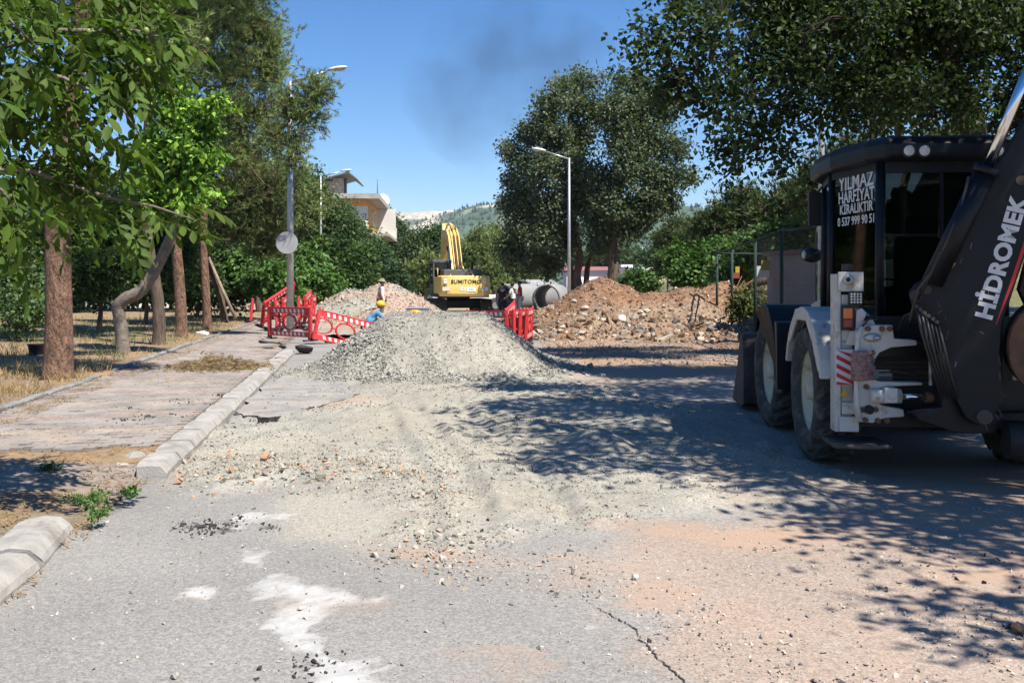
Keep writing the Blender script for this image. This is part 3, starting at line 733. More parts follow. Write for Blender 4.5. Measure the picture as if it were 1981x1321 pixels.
link('earth', mesh_np('earth', np.stack([xr, yr, Z.ravel()], -1) - rel, grid_faces(*X.shape), np.clip(c, 0.02, .9), True, M_VERGE), pile)
n = 10000; x = rng.uniform(-0.5, 9, n); y = rng.uniform(27, 36.5, n); z = earth_z(x, y); k = z > 0.03; x, y, z = x[k], y[k], z[k]; n = len(x)
cc = jcol((0.20, 0.13, 0.085), n, rng, 0.35); o_ = rng.uniform(size=n) < 0.16; cc[o_] = jcol((0.42, 0.36, 0.29), int(o_.sum()), rng, 0.25)
tag(link('clods', stones_mesh('clods', np.stack([x, y, z + 0.01], -1) - rel, (rng.gamma(1.5, 0.018, n) + 0.01) * (1 + 1.6 * (rng.uniform(size=n) < .14) * sstep(1.2, .3, z)), cc, M_STONE, 8), pile), kind='stuff')
rmesh = []
for i, (tv, tf) in enumerate(ROCK_T):
    for c in ((0.36, 0.31, 0.25), (0.24, 0.185, 0.135), (0.17, 0.155, 0.145)):
        rmesh.append(mesh_np('rock', tv, tf, np.repeat(np.array([c]), len(tv), 0), False, M_STONE))
white = [mesh_np('rock', ROCK_T[i][0], ROCK_T[i][1], np.full((len(ROCK_T[i][0]), 3), 0.56) * (1, .97, .92), False, M_STONE) for i in range(4)]
rq = random.Random(5)
def rock_px(px, py, r, ms):
    dd = np.arange(24.0, 37.0, 0.06)                          # walk the sight line until it meets the heap
    hit = np.maximum(earth_z(GX(px, dd), dd), 0) >= GZ(py, dd)
    d = float(dd[np.argmax(hit)]) if hit.any() else 33.0
    q = P(px, py, d) - Vector(rel)
    o = link('rock', rq.choice(ms), pile, loc=q + Vector((0, 0, r * .1)), rot=(rq.uniform(-.5, .5), rq.uniform(-.5, .5), rq.uniform(0, 6))); o.scale = (r, r * rq.uniform(.7, 1.0), r * rq.uniform(.7, 1.1))
for px, py, r, ms in ((1203, 618, .19, white), (1225, 622, .12, white), (1218, 631, .13, white), (1228, 616, .23, rmesh[0::3]), (1167, 621, .17, rmesh[0::3]), (1112, 585, .16, rmesh[0::3]), (1125, 620, .2, rmesh[1::3]),
                      (1088, 634, .17, rmesh[0::3]), (1035, 624, .22, rmesh[2::3]), (1022, 634, .2, rmesh[0::3]), (1045, 643, .15, rmesh[0::3]), (1030, 650, .12, white), (1300, 600, .15, rmesh[0::3]), (1378, 640, .26, rmesh[2::3]), (1262, 641, .2, rmesh[2::3])):
    rock_px(px, py, r, ms)
for i in range(125):
    u = rq.random() ** 0.8
    px = 1012 + 420 * rq.random(); py = 596 + 64 * u + (px - 1015) * 0.02
    rock_px(px, py, rq.choice((.06, .07, .08, .1, .12, .15, .19)), rmesh if rq.random() < .7 else rmesh[0::3])

# ------------------------------------------------------------------ hillside, mountains
def hill_z(x, y):
    b = np.maximum(0, x - (8.6 + 0.02 * (y - 30)))
    z = 0.34 * b * sstep(0, 6, b) ; z = np.where(z > 9, 9 + (z - 9) * 0.35, z)
    return z * sstep(14, 30, y) + 0.5 * (fbm(x * 0.25, y * 0.25, 4, 201) - 0.5) * sstep(0, 4, b) - 0.02
hx = np.concatenate([np.arange(8.3, 30, 0.5), np.arange(30, 160, 3.0)]); hy = np.concatenate([np.arange(16, 60, 0.7), np.arange(60, 320, 4)])
X, Y = np.meshgrid(hx, hy); xr, yr = X.ravel(), Y.ravel()
m = sstep(-0.1, 0.15, fbm(xr * 0.2, yr * 0.2, 4, 202) - 0.5)[:, None]
c = np.array((0.33, 0.26, 0.155))[None] * m + np.array((0.15, 0.15, 0.075))[None] * (1 - m)
tag(link('hillside', mesh_np('hillside', np.stack([xr, yr, hill_z(xr, yr)], -1), grid_faces(*X.shape), c, True, mat_col('hill_soil', fine=9, famt=.35, bump=.6, bscale=6, bdist=.1, fine2=1.5))), kind='structure')

def mountain(name, Y0, Y1, ridge_px, seed, rough, cg, cr, thr):
    xs = np.arange(-2600, 3200, 22.0); t = np.linspace(0, 1.25, 60)
    X, T = np.meshgrid(xs, t); Y = Y0 + (Y1 - Y0) * T
    pxs = np.array([p[0] for p in ridge_px], float); pys = np.array([p[1] for p in ridge_px], float)
    px = 990.5 + X * FPX / Y1
    rz = EYE + (548 - np.interp(px, pxs, pys)) * Y1 / FPX
    rz = rz + 40 * (fbm(X * 0.002, X * 0 + seed, 3, seed) - 0.5) * sstep(0, 1, np.maximum(pxs[0] - px, px - pxs[-1]) / 200 + 0.0)
    prof = np.where(T <= 1, T ** 0.85, 1 - (T - 1) * 1.6)
    Z = rz * prof + rough * (fbm(X * 0.004, Y * 0.004, 5, seed + 1) - 0.5) * np.sin(np.clip(T, 0, 1) * math.pi) * 1.0 + rough * 0.07 * (fbm(X * 0.03, Y * 0.03, 3, seed + 2) - 0.5)
    gul = np.abs(fbm(X * 0.006 + 3, Y * 0.0025, 4, seed + 5) - 0.5); Z = Z - rough * 0.55 * np.exp(-(gul / 0.05) ** 2) * np.sin(np.clip(T, 0, 1) * math.pi)
    xr, yr = X.ravel(), Y.ravel(); h = np.clip(T, 0, 1).ravel()
    n = fbm(xr * 0.010, yr * 0.010, 5, seed + 3) - 0.5; n2 = fbm(xr * 0.05, yr * 0.05, 3, seed + 4) - 0.5
    m = sstep(-0.05, 0.10, n + 0.35 * n2 + thr * (h - 0.75))[:, None]
    c = np.array(cr)[None] * m + np.array(cg)[None] * (1 - m)
    o = link(name, mesh_np(name, np.stack([xr, yr, Z.ravel()], -1), grid_faces(*X.shape), np.clip(c, .02, .9), True, M_MOUNT)); tag(o, kind='structure')
    return X, Y, Z, m.reshape(X.shape)
M_MOUNT = mat_col('mountain_slope', fine=0.12, famt=0.5, bump=0.0, fine2=0.03, rough=1.0)
mountain('mountain', 2300, 3500, [(300, 420), (600, 416), (750, 409), (775, 412), (800, 411), (835, 409), (852, 409), (868, 404), (882, 404), (905, 410), (1000, 420), (1200, 432), (1500, 440)], 300, 120, (0.06, 0.085, 0.045), (0.42, 0.36, 0.27), 1.0)
X, Y, Z, mm = mountain('mountain', 1100, 2300, [(300, 500), (700, 470), (770, 455), (800, 446), (840, 428), (880, 415), (910, 404), (940, 396), (965, 391), (1000, 384), (1060, 378), (1120, 380), (1200, 388), (1260, 394), (1320, 400), (1400, 415), (1600, 430)], 320, 95, (0.05, 0.085, 0.05), (0.40, 0.36, 0.29), 0.75)
n = 26000; ii = rng.integers(0, X.size, n)
k = (rng.uniform(size=n) > 0.8 * mm.ravel()[ii]); ii = ii[k]; n = len(ii)
pp = np.stack([X.ravel()[ii] + rng.uniform(-11, 11, n), Y.ravel()[ii], Z.ravel()[ii]], -1)
k = (np.abs(pp[:, 0] / pp[:, 1]) < 0.55); pp = pp[k]; n = len(pp)
tv = np.array([(0, 0, 2.4), (1, 0, .6), (-.5, .87, .6), (-.5, -.87, .6), (0, 0, -.5)]); tf = np.array([(0, 1, 2), (0, 2, 3), (0, 3, 1), (4, 2, 1), (4, 3, 2), (4, 1, 3)])
rot = np.repeat(np.eye(3)[None], n, 0); sc = rng.uniform(1.8, 4.2, n)
V, F, C_ = stamp(tv, tf, pp, rot, sc, jcol((0.035, 0.06, 0.032), n, rng, 0.35))
tag(link('mountain_forest', mesh_np('mountain_forest', V, F, C_, False, mat_leaf('far_forest', 0.0, 0.9, 0.1))), 'scattered dark pines over the far mountain slope', 'forest', kind='stuff')

# broken kerb corner at the dropped kerb
for i, (px, py, r, lab) in enumerate(((262, 893, .13, 'broken concrete corner piece at the near end of the long kerb'), (238, 905, .08, 'small concrete fragment left of the kerb end'), (285, 908, .09, 'concrete fragment lying against the kerb end'))):
    q = G(px, py, .06); tv, tf = hull_template(18, 950 + i, .55)
    tag(link('concrete_chunk', mesh_np('concrete_chunk', tv * r, tf, None, False, M_KERB), loc=q + Vector((0, 0, r * .2)), rot=(.1 * i, .15, i)), lab, 'rubble', 'broken kerb pieces')
# ------------------------------------------------------------------ vegetation
M_BARK = mat('bark', (0.105, 0.075, 0.055), 0.95, var=0.45, vscale=9, dirt=(0.03, 0.022, 0.018), damt=0.6, dscale=12, bump=1.0, bscale=16, bdist=0.06, stretch=(1, 1, .22))
M_PBARK = mat('pine_bark', (0.20, 0.115, 0.075), 0.95, var=0.5, vscale=10, dirt=(0.045, 0.03, 0.024), damt=0.6, dscale=15, bump=1.0, bscale=20, bdist=0.1, stretch=(1, 1, .42))
M_GBARK = mat('grey_bark', (0.17, 0.14, 0.115), 0.95, var=0.35, vscale=7, dirt=(0.07, 0.055, 0.045), damt=0.5, dscale=8, bump=0.8, bscale=20, bdist=0.03)
M_DBARK = mat('dark_bark', (0.05, 0.038, 0.03), 0.95, var=0.4, vscale=9, bump=1.0, bscale=22, bdist=0.05)
M_LEAF = mat_leaf('leaf', 0.34, 0.55, 0.26)
M_WALN = mat_leaf('walnut_leaf', 0.34, 0.6, 0.22)
M_LEAFD = mat_leaf('leaf_dull', 0.3, 0.6, 0.3)
M_NEEDLE = mat_leaf('pine_needle', 0.22, 0.6, 0.3)
M_DRY = mat_leaf('dry_blade', 0.25, 0.8, 0.2)

LEAF4 = (np.array([(0, 0, 0), (.33, .38, .07), (0, 1, -.06), (-.33, .38, .07), (0, .45, 0)]), np.array([(0, 1, 4), (1, 2, 4), (0, 4, 3), (4, 2, 3)]))
LEAF2 = (np.array([(0, 0, 0), (.36, .42, .09), (0, 1, -.05), (-.36, .42, .09)]), np.array([(0, 1, 2), (0, 2, 3)]))
def needle_template(nn, seed, ln=1.0, w=0.05, spread=1.0):
    r = np.random.default_rng(seed); V, F = [], []
    for i in range(nn):
        a = r.uniform(0, 2 * math.pi); e = r.uniform(0.15, 1.1) * spread
        d = np.array((math.cos(a) * math.sin(e), math.cos(e), math.sin(a) * math.sin(e)))
        sd = np.cross(d, r.normal(size=3)); sd /= np.linalg.norm(sd); b = np.array((0, r.uniform(-0.5, 0.15), 0))
        tip = b + d * ln * r.uniform(.7, 1.1) + np.array((0, 0, -.08))
        V += [b - sd * w, b + sd * w, tip]; F.append((3 * i, 3 * i + 1, 3 * i + 2))
    return np.array(V), np.array(F)
TUFT = [needle_template(11, 400 + i) for i in range(3)]
TUFT_FAR = [needle_template(7, 410 + i, 1.0, 0.10) for i in range(2)]

def blob(px, py, d, rx, ry, rd=None):
    k = d / FPX; return (np.array(P(px, py, d)), np.array((rx * k, (rd if rd else 0.8 * (rx + ry) / 2) * k, ry * k)))
def cluster_points(blobs, n, rng, shell=0.45, lump=0.5):
    w = np.array([b[1][0] * b[1][1] * b[1][2] for b in blobs]) ** 0.75; w /= w.sum()
    k = rng.choice(len(blobs), n, p=w)
    u = rng.normal(size=(n, 3)); u /= np.linalg.norm(u, axis=1)[:, None]
    # lumpy outline: radius modulated by noise over the direction
    az = np.arctan2(u[:, 1], u[:, 0]); el = u[:, 2]
    lm = 1 + lump * (fbm(az * 1.6 + k * 7.7, el * 2.6 + k * 3.1, 3, 500) - 0.5) * 1.4
    r = rng.uniform(size=n) ** shell * lm
    c = np.stack([b[0] for b in blobs])[k]; rad = np.stack([b[1] for b in blobs])[k]
    return c + u * rad * r[:, None], u, k
def limbs(name, parent, trunk, trad, blobs, rng, m, rel, sub=7, lr=0.35, n=8, sub_pts=None):
    """tapered trunk, then a limb into every blob and branches off it, one mesh"""
    mb = MB(); tp = [Vector(p) for p in trunk]
    def smooth(pts, k=3):
        out = []
        for i in range(len(pts) - 1):
            a = pts[max(i - 1, 0)]; b = pts[i]; c = pts[i + 1]; d = pts[min(i + 2, len(pts) - 1)]
            for j in range(k):
                t = j / k; out.append(0.5 * ((2 * b) + (c - a) * t + (2 * a - 5 * b + 4 * c - d) * t * t + (3 * b - a - 3 * c + d) * t ** 3))
        return out + [pts[-1]]
    sp = smooth(tp, 4); L = len(sp)
    rads = [float(np.interp(i / (L - 1), np.linspace(0, 1, len(trad)), trad)) * (1 + rng.uniform(-.05, .05)) for i in range(L)]
    rads[0] *= 1.28
    if L > 2: rads[1] *= 1.08
    mb.tube([p - Vector(rel) for p in sp], rads, n + 4)
    nodes = [(sp[q], rads[q]) for q in range(max(1, int(L * .35)), L)]
    todo = [(Vector(c), r) for c, r in blobs]
    while todo:                                   # every limb leaves the nearest limb already grown
        best = min(((c - p).length + max(0, p.z - c.z) * .8, i, j) for i, (c, r) in enumerate(todo) for j, (p, _) in enumerate(nodes))
        c, r = todo.pop(best[1]); a, ra = nodes[best[2]]
        ln = (c - a).length; mid = a.lerp(c, .5) + Vector(rng.normal(0, .13, 3)) * ln + Vector((0, 0, .06 * ln))
        r0 = max(0.014, ra * (.35 + .5 * lr)); path = smooth([a, mid, c], 4)
        mb.tube([p - Vector(rel) for p in path], list(np.linspace(r0, r0 * .5, len(path))), n - 2)
        for q, pq in enumerate(path[2:]): nodes.append((pq, r0 * (1 - .5 * (q + 2) / len(path))))
        for s in range(sub):
            q = path[rng.integers(2, len(path))]; u = Vector(rng.normal(size=3)); u.normalize(); u.z = u.z * .7 + .25
            e = c + Vector((u.x * r[0], u.y * r[1], u.z * r[2])) * rng.uniform(.55, .95)
            m2 = q.lerp(e, .5) + Vector(rng.normal(0, .12, 3)) * (e - q).length
            mb.tube([p - Vector(rel) for p in smooth([q, m2, e], 2)], list(np.linspace(min(r0 * .4, .03), 0.005, 5)), 4, False)
    return mb.build(name, m, parent)
def leaf_cloud(pts, out, per, spread, size, col, rng, tmpl=LEAF2, droop=0.35, dv=0.35, light=None, lightp=0.25):
    n = len(pts) * per
    p = np.repeat(pts, per, 0) + rng.normal(0, 1, (n, 3)) * spread
    o = np.repeat(out, per, 0)
    d = o * 0.6 + rng.normal(0, .75, (n, 3)); d[:, 2] -= droop
    zh = rng.normal(0, .7, (n, 3)); zh[:, 2] += 0.9
    c = jcol(col, n, rng, dv, 0.06)
    if light is not None:
        s = np.repeat(rng.uniform(size=len(pts)) < lightp, per); c[s] = jcol(light, int(s.sum()), rng, dv * .7, 0.06)
    return stamp(tmpl[0], tmpl[1], p, rot_from(d, rng, zh), size * rng.uniform(.6, 1.25, n), c)
def ragged(blobs, rng, per=2, k=.42, maxr=None):
    """small lobes pushed out of a crown so that its outline is uneven"""
    out = list(blobs)
    for c, r in blobs:
        for i in range(per):
            u = rng.normal(size=3); u[2] = abs(u[2]) * .9 - .15; u /= np.linalg.norm(u); q = rng.uniform(.6, 1.1)
            e = c + u * r * rng.uniform(.85, 1.25)
            if any((((e - c2) / r2) ** 2).sum() < .55 for c2, r2 in blobs): continue
            out.append((e, r * k * q * np.array((.8, .8, 1.25))))
    return out
def broad_tree(name, label, trunk, trad, blobs, ncl, per, spread, size, col, seed, light=None, bark=None, group='trees around the roadworks', tmpl=LEAF2, m=None, sub=6, lump=0.6, shell=0.45, cat='tree', lr=0.35, lightp=0.25, droop=0.35, rag=0):
    rng = np.random.default_rng(seed); base = Vector(trunk[0]); rel = np.array(base)
    if rag: blobs = ragged(blobs, rng, rag)
    t = thing(name, label, cat, group, tuple(base))
    limbs('trunk', t, trunk, trad, blobs, rng, bark or M_BARK, tuple(rel), sub, lr)
    pts, u, _ = cluster_points(blobs, ncl, rng, shell, lump)
    V, F, C_ = leaf_cloud(pts, u, per, spread, size, col, rng, tmpl, droop, light=light, lightp=lightp)
    link('crown', mesh_np('crown', V - rel, F, C_, False, m or M_LEAF), t)
    return t
def pine_tree(name, label, trunk, trad, blobs, ntuft, size, seed, col=(0.13, 0.185, 0.062), light=(0.215, 0.275, 0.10), brown=0.08, tm=None, group='pine trees', bark=None, sub=9, lump=0.7):
    rng = np.random.default_rng(seed); base = Vector(trunk[0]); rel = np.array(base)
    t = thing(name, label, 'tree', group, tuple(base))
    limbs('trunk', t, trunk, trad, blobs, rng, bark or M_PBARK, tuple(rel), sub, 0.3)
    tm = tm or TUFT; nb = ntuft // 7
    pts, u, _ = cluster_points(blobs, nb, rng, 0.5, lump)
    # shoots: short sprays of tufts that point out and up
    d = u * .8 + rng.normal(0, .35, (nb, 3)); d[:, 2] += .45; d /= np.linalg.norm(d, axis=1)[:, None]
    P_ = np.repeat(pts, 7, 0) + np.repeat(d, 7, 0) * (np.tile(np.linspace(-.35, .35, 7), nb) * size * 4.5)[:, None] + rng.normal(0, size * .55, (nb * 7, 3))
    D = np.repeat(d, 7, 0) + rng.normal(0, .35, (nb * 7, 3)); n = len(P_)
    c = jcol(col, n, rng, .35, .06); s = np.repeat(rng.uniform(size=nb) < .35, 7); c[s] = jcol(light, int(s.sum()), rng, .25, .05)
    s = rng.uniform(size=n) < brown; c[s] = jcol((0.16, 0.11, 0.055), int(s.sum()), rng, .3, .05)
    kk = rng.integers(0, len(tm), n); rot = rot_from(D, rng); parts = []
    for i, (tv, tf) in enumerate(tm):
        s = kk == i; parts.append(stamp(tv, tf, P_[s], rot[s], size * rng.uniform(.8, 1.3, int(s.sum())), c[s]))
    V, F, C_ = join_np(parts)
    link('crown', mesh_np('crown', V - rel, F, C_, False, M_NEEDLE), t)
    return t
def tr(d, *pts): return [P(px, py, d) for px, py in pts]

# ---- left row of trees beside the sidewalk
d = 16.6
pine_tree('pine_tree', 'thick pine trunk with deep brown bark, foremost of the left row', tr(d, (112, 740), (114, 640), (113, 540), (112, 440), (122, 330), (140, 180), (158, 20), (170, -160), (175, -330)), [.25, .215, .205, .2, .19, .17, .15, .12, .08],
          [blob(60, -170, d, 190, 110), blob(270, -150, d, 190, 110), blob(150, -330, d, 200, 120), blob(20, -10, d + 2, 90, 50), blob(240, 20, d + 1.5, 110, 45), blob(310, 90, d + 3, 70, 60), blob(-120, -60, d, 140, 120), blob(400, -170, d - 1, 120, 80), blob(520, -260, d - 1, 130, 90), blob(330, -90, d - 1.5, 80, 40)], 8500, .21, 601)  # right-hand lobes above the frame are added to shade the verge
d = 22.6
broad_tree('mulberry_tree', 'crooked grey tree bent to the right with bright green leaves', tr(d, (238, 692), (236, 650), (231, 612), (229, 592), (245, 577), (268, 566), (290, 540), (308, 508), (322, 478), (338, 430), (348, 380), (352, 300), (355, 220)), [.165, .15, .14, .15, .15, .145, .135, .125, .12, .09, .07, .05, .03],
           [blob(335, 330, d, 50, 70), blob(385, 300, d - .5, 40, 65), blob(345, 235, d, 45, 50), blob(395, 225, d - .4, 30, 45), blob(425, 200, d - .8, 26, 14), blob(300, 390, d, 50, 40), blob(370, 380, d - .6, 36, 40), blob(290, 300, d + .4, 40, 60), blob(415, 380, d - 1, 20, 16), blob(330, 170, d, 30, 34)],
           900, 9, .10, .16, (0.075, 0.16, 0.028), 602, light=(0.22, 0.38, 0.05), bark=M_GBARK, tmpl=LEAF4, lightp=.42, sub=4, droop=.55)
d = 26
pine_tree('pine_tree', 'dark slightly leaning pine trunk just behind the crooked tree', tr(d, (306, 674), (308, 640), (306, 590), (300, 545), (290, 495), (284, 440), (282, 330), (290, 180), (300, 20), (300, -120)), [.2, .17, .16, .155, .15, .14, .12, .1, .07, .04],
          [blob(230, 60, d, 90, 60), blob(330, 10, d, 90, 60), blob(260, 150, d, 80, 60), blob(340, 120, d, 60, 60), blob(300, -110, d, 130, 80)], 5200, .18, 603, bark=M_BARK)
d = 29.5
pine_tree('pine_tree', 'straight reddish pine trunk between the dark leaning one and the twin slim ones', tr(d, (352, 659), (350, 600), (346, 540), (341, 480), (338, 420), (340, 300), (352, 150), (362, 0), (366, -150)), [.2, .17, .16, .155, .15, .13, .11, .08, .05],
          [blob(600, -340, 27, 140, 80), blob(450, -210, 25, 100, 60), blob(390, 30, d, 90, 70), blob(430, -70, d, 110, 70), blob(320, -80, d, 100, 80), blob(400, 120, d, 60, 55), blob(360, 200, d + 1, 60, 60), blob(290, 60, d + 1, 60, 60)], 8500, .19, 604)  # first lobes hang out of view, added to throw shade on the verge
d = 34.5
pine_tree('pine_tree', 'slim dark pine whose crown leans out over the street lamp', tr(d, (401, 643), (400, 600), (397, 540), (394, 480), (394, 420), (402, 320), (425, 200), (455, 80), (475, -60), (485, -180)), [.17, .15, .14, .135, .13, .12, .11, .09, .06, .03],
          [blob(450, 20, d, 90, 60), blob(500, 60, d, 60, 60), blob(520, 130, d, 45, 60), blob(450, 130, d, 80, 60), blob(490, 220, d, 80, 50), blob(560, 200, d - 5, 50, 38), blob(610, 175, d - 5, 32, 42), blob(590, 225, d - 5, 40, 40), blob(545, 265, d - 5, 60, 36), blob(430, 240, d, 60, 60), blob(470, 300, d, 60, 40), blob(566, 300, d - 5, 24, 26), blob(480, -80, d, 110, 80), blob(643, 190, d - 5, 9, 20)], 12500, .195, 605, col=(0.15, 0.20, 0.072), light=(0.25, 0.31, 0.12), brown=.10)
d = 40
pine_tree('pine_tree', 'slim pine trunk curving left, propped by a pale pole', tr(d, (436, 631), (432, 600), (424, 565), (411, 525), (403, 490), (400, 450), (405, 380), (420, 280), (440, 160)), [.16, .14, .14, .135, .13, .12, .1, .07, .04],
          [blob(430, 370, d, 60, 50), blob(480, 380, d, 60, 50), blob(400, 430, d, 50, 45), blob(460, 440, d, 55, 40), blob(520, 420, d + 1, 50, 50), blob(530, 350, d, 55, 35), blob(450, 300, d, 70, 50), blob(510, 480, d + 1, 45, 30)], 8500, .19, 606, col=(0.09, 0.125, 0.045), light=(0.15, 0.19, 0.065), bark=M_BARK)
pb = MB(); pb.tube([P(456, 616, 39.6), P(430, 560, 39.7), P(404, 498, 39.8)], [.075, .07, .055], 8)
tag(pb.build('prop_pole', mat('weathered_pole', (0.24, 0.19, 0.145), .9, var=.3, vscale=6)), 'pale weathered pole propped against the curving slim pine', 'pole')
d = 55
pine_tree('pine_tree', 'leaning pine trunk left of the first street lamp, farthest of the row', tr(d, (504, 606), (497, 575), (488, 540), (478, 505), (472, 470), (468, 420), (470, 350)), [.2, .18, .17, .16, .15, .12, .07],
          [blob(500, 430, d, 60, 40), blob(540, 380, d, 60, 40), blob(560, 430, d, 50, 40), blob(500, 350, d, 60, 40), blob(590, 400, d, 40, 50), blob(570, 340, d, 30, 30)], 7000, .25, 607, tm=TUFT_FAR, bark=M_BARK)

# ---- shrubs and trees behind the left verge
def shrub(name, label, blobs, seed, col, light=None, ncl=700, per=14, size=.14, spread=.16, group='shrubs behind the left verge', cat='bush', m=None, droop=.35):
    z0 = min(b[0][2] - b[1][2] for b in blobs); b0 = blobs[0][0]
    base = Vector((b0[0], b0[1], min(z0, 0.1))); top = Vector((b0[0], b0[1], b0[2]))
    return broad_tree(name, label, [base, base.lerp(top, .4) + Vector((.08, 0, 0)), top], [.09, .07, .04], blobs, int(ncl * .55), int(per * 1.6), spread * 1.1, size * 1.22, col, seed, light=light, lightp=.38, group=group, cat=cat, sub=5, lr=.6, m=m, droop=droop, lump=.8)
DG, LG = (0.035, 0.07, 0.022), (0.085, 0.14, 0.04)
shrub('bush', 'dark glossy bush behind the thick foremost trunk', [blob(190, 520, 31, 60, 70), blob(230, 440, 32, 60, 60), blob(150, 440, 32, 50, 60)], 621, DG, LG, 800)
shrub('bush', 'feathery grey-green bush at the far left edge', [blob(30, 540, 27, 70, 70), blob(-40, 500, 27, 60, 90), blob(60, 460, 28, 50, 50), blob(40, 600, 26, 55, 40)], 622, (0.07, 0.12, 0.045), (0.11, 0.17, 0.07), 900, size=.11)
shrub('bush', 'dark bush between the crooked tree and the straight reddish trunk', [blob(280, 530, 37, 70, 60), blob(330, 470, 38, 60, 60), blob(270, 440, 38, 60, 50)], 623, DG, LG, 900, size=.15)
shrub('bush', 'dark bush behind the twin slim trunks', [blob(380, 550, 44, 55, 50), blob(430, 500, 46, 55, 60), blob(450, 560, 46, 45, 40)], 624, DG, LG, 800, size=.17)
shrub('young_tree', 'fern-leaved light green sapling left of the first lamp post', [blob(525, 540, 44, 48, 34), blob(480, 520, 45, 40, 40), blob(555, 570, 44, 30, 25)], 625, (0.075, 0.15, 0.035), (0.13, 0.22, 0.06), 500, size=.2, droop=.7, cat='tree')
shrub('young_tree', 'fern-leaved light green sapling right of the first lamp post', [blob(592, 520, 49, 40, 40), blob(620, 555, 48, 40, 32), blob(580, 560, 48, 32, 28)], 626, (0.07, 0.145, 0.035), (0.13, 0.22, 0.06), 550, size=.2, droop=.7, cat='tree')
shrub('bush', 'round dark bush with reddish tips behind the second gravel heap', [blob(665, 540, 54, 50, 40), blob(640, 500, 55, 50, 45), blob(700, 525, 56, 40, 45)], 627, DG, LG, 900, size=.2)
shrub('bush', 'bluish green bush at the end of the left thicket above the far heap', [blob(735, 545, 62, 42, 34), blob(760, 560, 62, 30, 22), blob(715, 500, 64, 40, 30)], 628, (0.05, 0.095, 0.045), (0.09, 0.15, 0.06), 800, size=.22)
def bigtree(name, label, d, tx, blobs, seed, col, light, ncl, per, size, spread, group='trees behind the left verge', m=None, bark=None, base=600):
    bl = [blob(a, b, d + (c2 if len(q) else 0), rx, ry) for (a, b, c2, rx, ry, *q) in [(*x, 1) for x in blobs]]
    top = min(b for (_, b, *_r) in blobs)
    return broad_tree(name, label, [P(tx, base, d), P(tx + 2, (base + top) / 2 + 30, d), P(tx - 2, (base + top) / 2 - 30, d), P(tx, top, d)], [.2, .15, .11, .04], bl, ncl, per, spread, size, col, seed, light=light, group=group, m=m, bark=bark)
bigtree('leafy_tree', 'tall light green tree with a spiky top in front of the yellow house', 60, 610, [(600, 400, 0, 45, 55), (570, 440, 0, 40, 50), (640, 430, 0, 45, 45), (606, 355, 0, 16, 36), (585, 370, 0, 14, 30), (620, 480, 0, 60, 45), (660, 470, 0, 40, 40), (550, 490, 0, 40, 40)], 631, (0.07, 0.115, 0.045), (0.12, 0.175, 0.07), 800, 38, .2, .3)
bigtree('leafy_tree', 'green tree hiding the foot of the yellow house', 68, 690, [(690, 460, 0, 34, 40), (660, 430, 0, 28, 34), (715, 500, 0, 30, 30), (690, 500, 0, 40, 36), (735, 500, 0, 24, 30)], 632, (0.07, 0.115, 0.045), (0.12, 0.175, 0.07), 420, 38, .21, .3)
bigtree('leafy_tree', 'dark green tree right of the yellow house', 98, 765, [(762, 460, 0, 26, 36), (780, 490, 0, 28, 30), (750, 430, 0, 14, 22), (745, 495, 0, 20, 20)], 633, (0.05, 0.09, 0.04), (0.09, 0.14, 0.06), 330, 34, .27, .38)
bigtree('leafy_tree', 'mid green tree left of the raised yellow boom', 88, 822, [(815, 480, 0, 36, 40), (840, 460, 0, 24, 26), (800, 520, 0, 36, 34), (838, 510, 0, 26, 40)], 634, (0.06, 0.10, 0.045), (0.10, 0.155, 0.06), 430, 34, .25, .36)
d = 72
pine_tree('pine_tree', 'small pine with a bare dark trunk left of the excavator', tr(d, (803, 590), (806, 560), (810, 530), (815, 500)), [.14, .12, .1, .05], [blob(812, 530, d, 34, 24), blob(790, 545, d, 22, 16), blob(828, 515, d, 20, 24), blob(838, 545, d, 18, 14)], 2000, .3, 641, tm=TUFT_FAR, bark=M_BARK)
for i, (tx, lab, bl) in enumerate(((920, 'pine directly right of the excavator boom', [(920, 480, 30, 28), (900, 520, 32, 28), (940, 520, 34, 30), (925, 455, 14, 18), (950, 550, 28, 22)]),
                                   (985, 'low pine behind the three standing men', [(985, 500, 34, 30), (1000, 540, 38, 24), (965, 470, 20, 24), (1030, 520, 30, 30)]),
                                   (945, 'bushy pine between excavator and concrete pipes', [(945, 500, 26, 34), (970, 545, 34, 20), (955, 455, 16, 18)]))):
    d = 84 + 4 * i
    pine_tree('pine_tree', lab, tr(d, (tx, 590), (tx + 3, 560), (tx - 2, 520), (tx, 470)), [.2, .17, .12, .05], [blob(a, b, d, c2, e) for a, b, c2, e in bl], 3400, .32, 645 + i, tm=TUFT_FAR, bark=M_BARK)

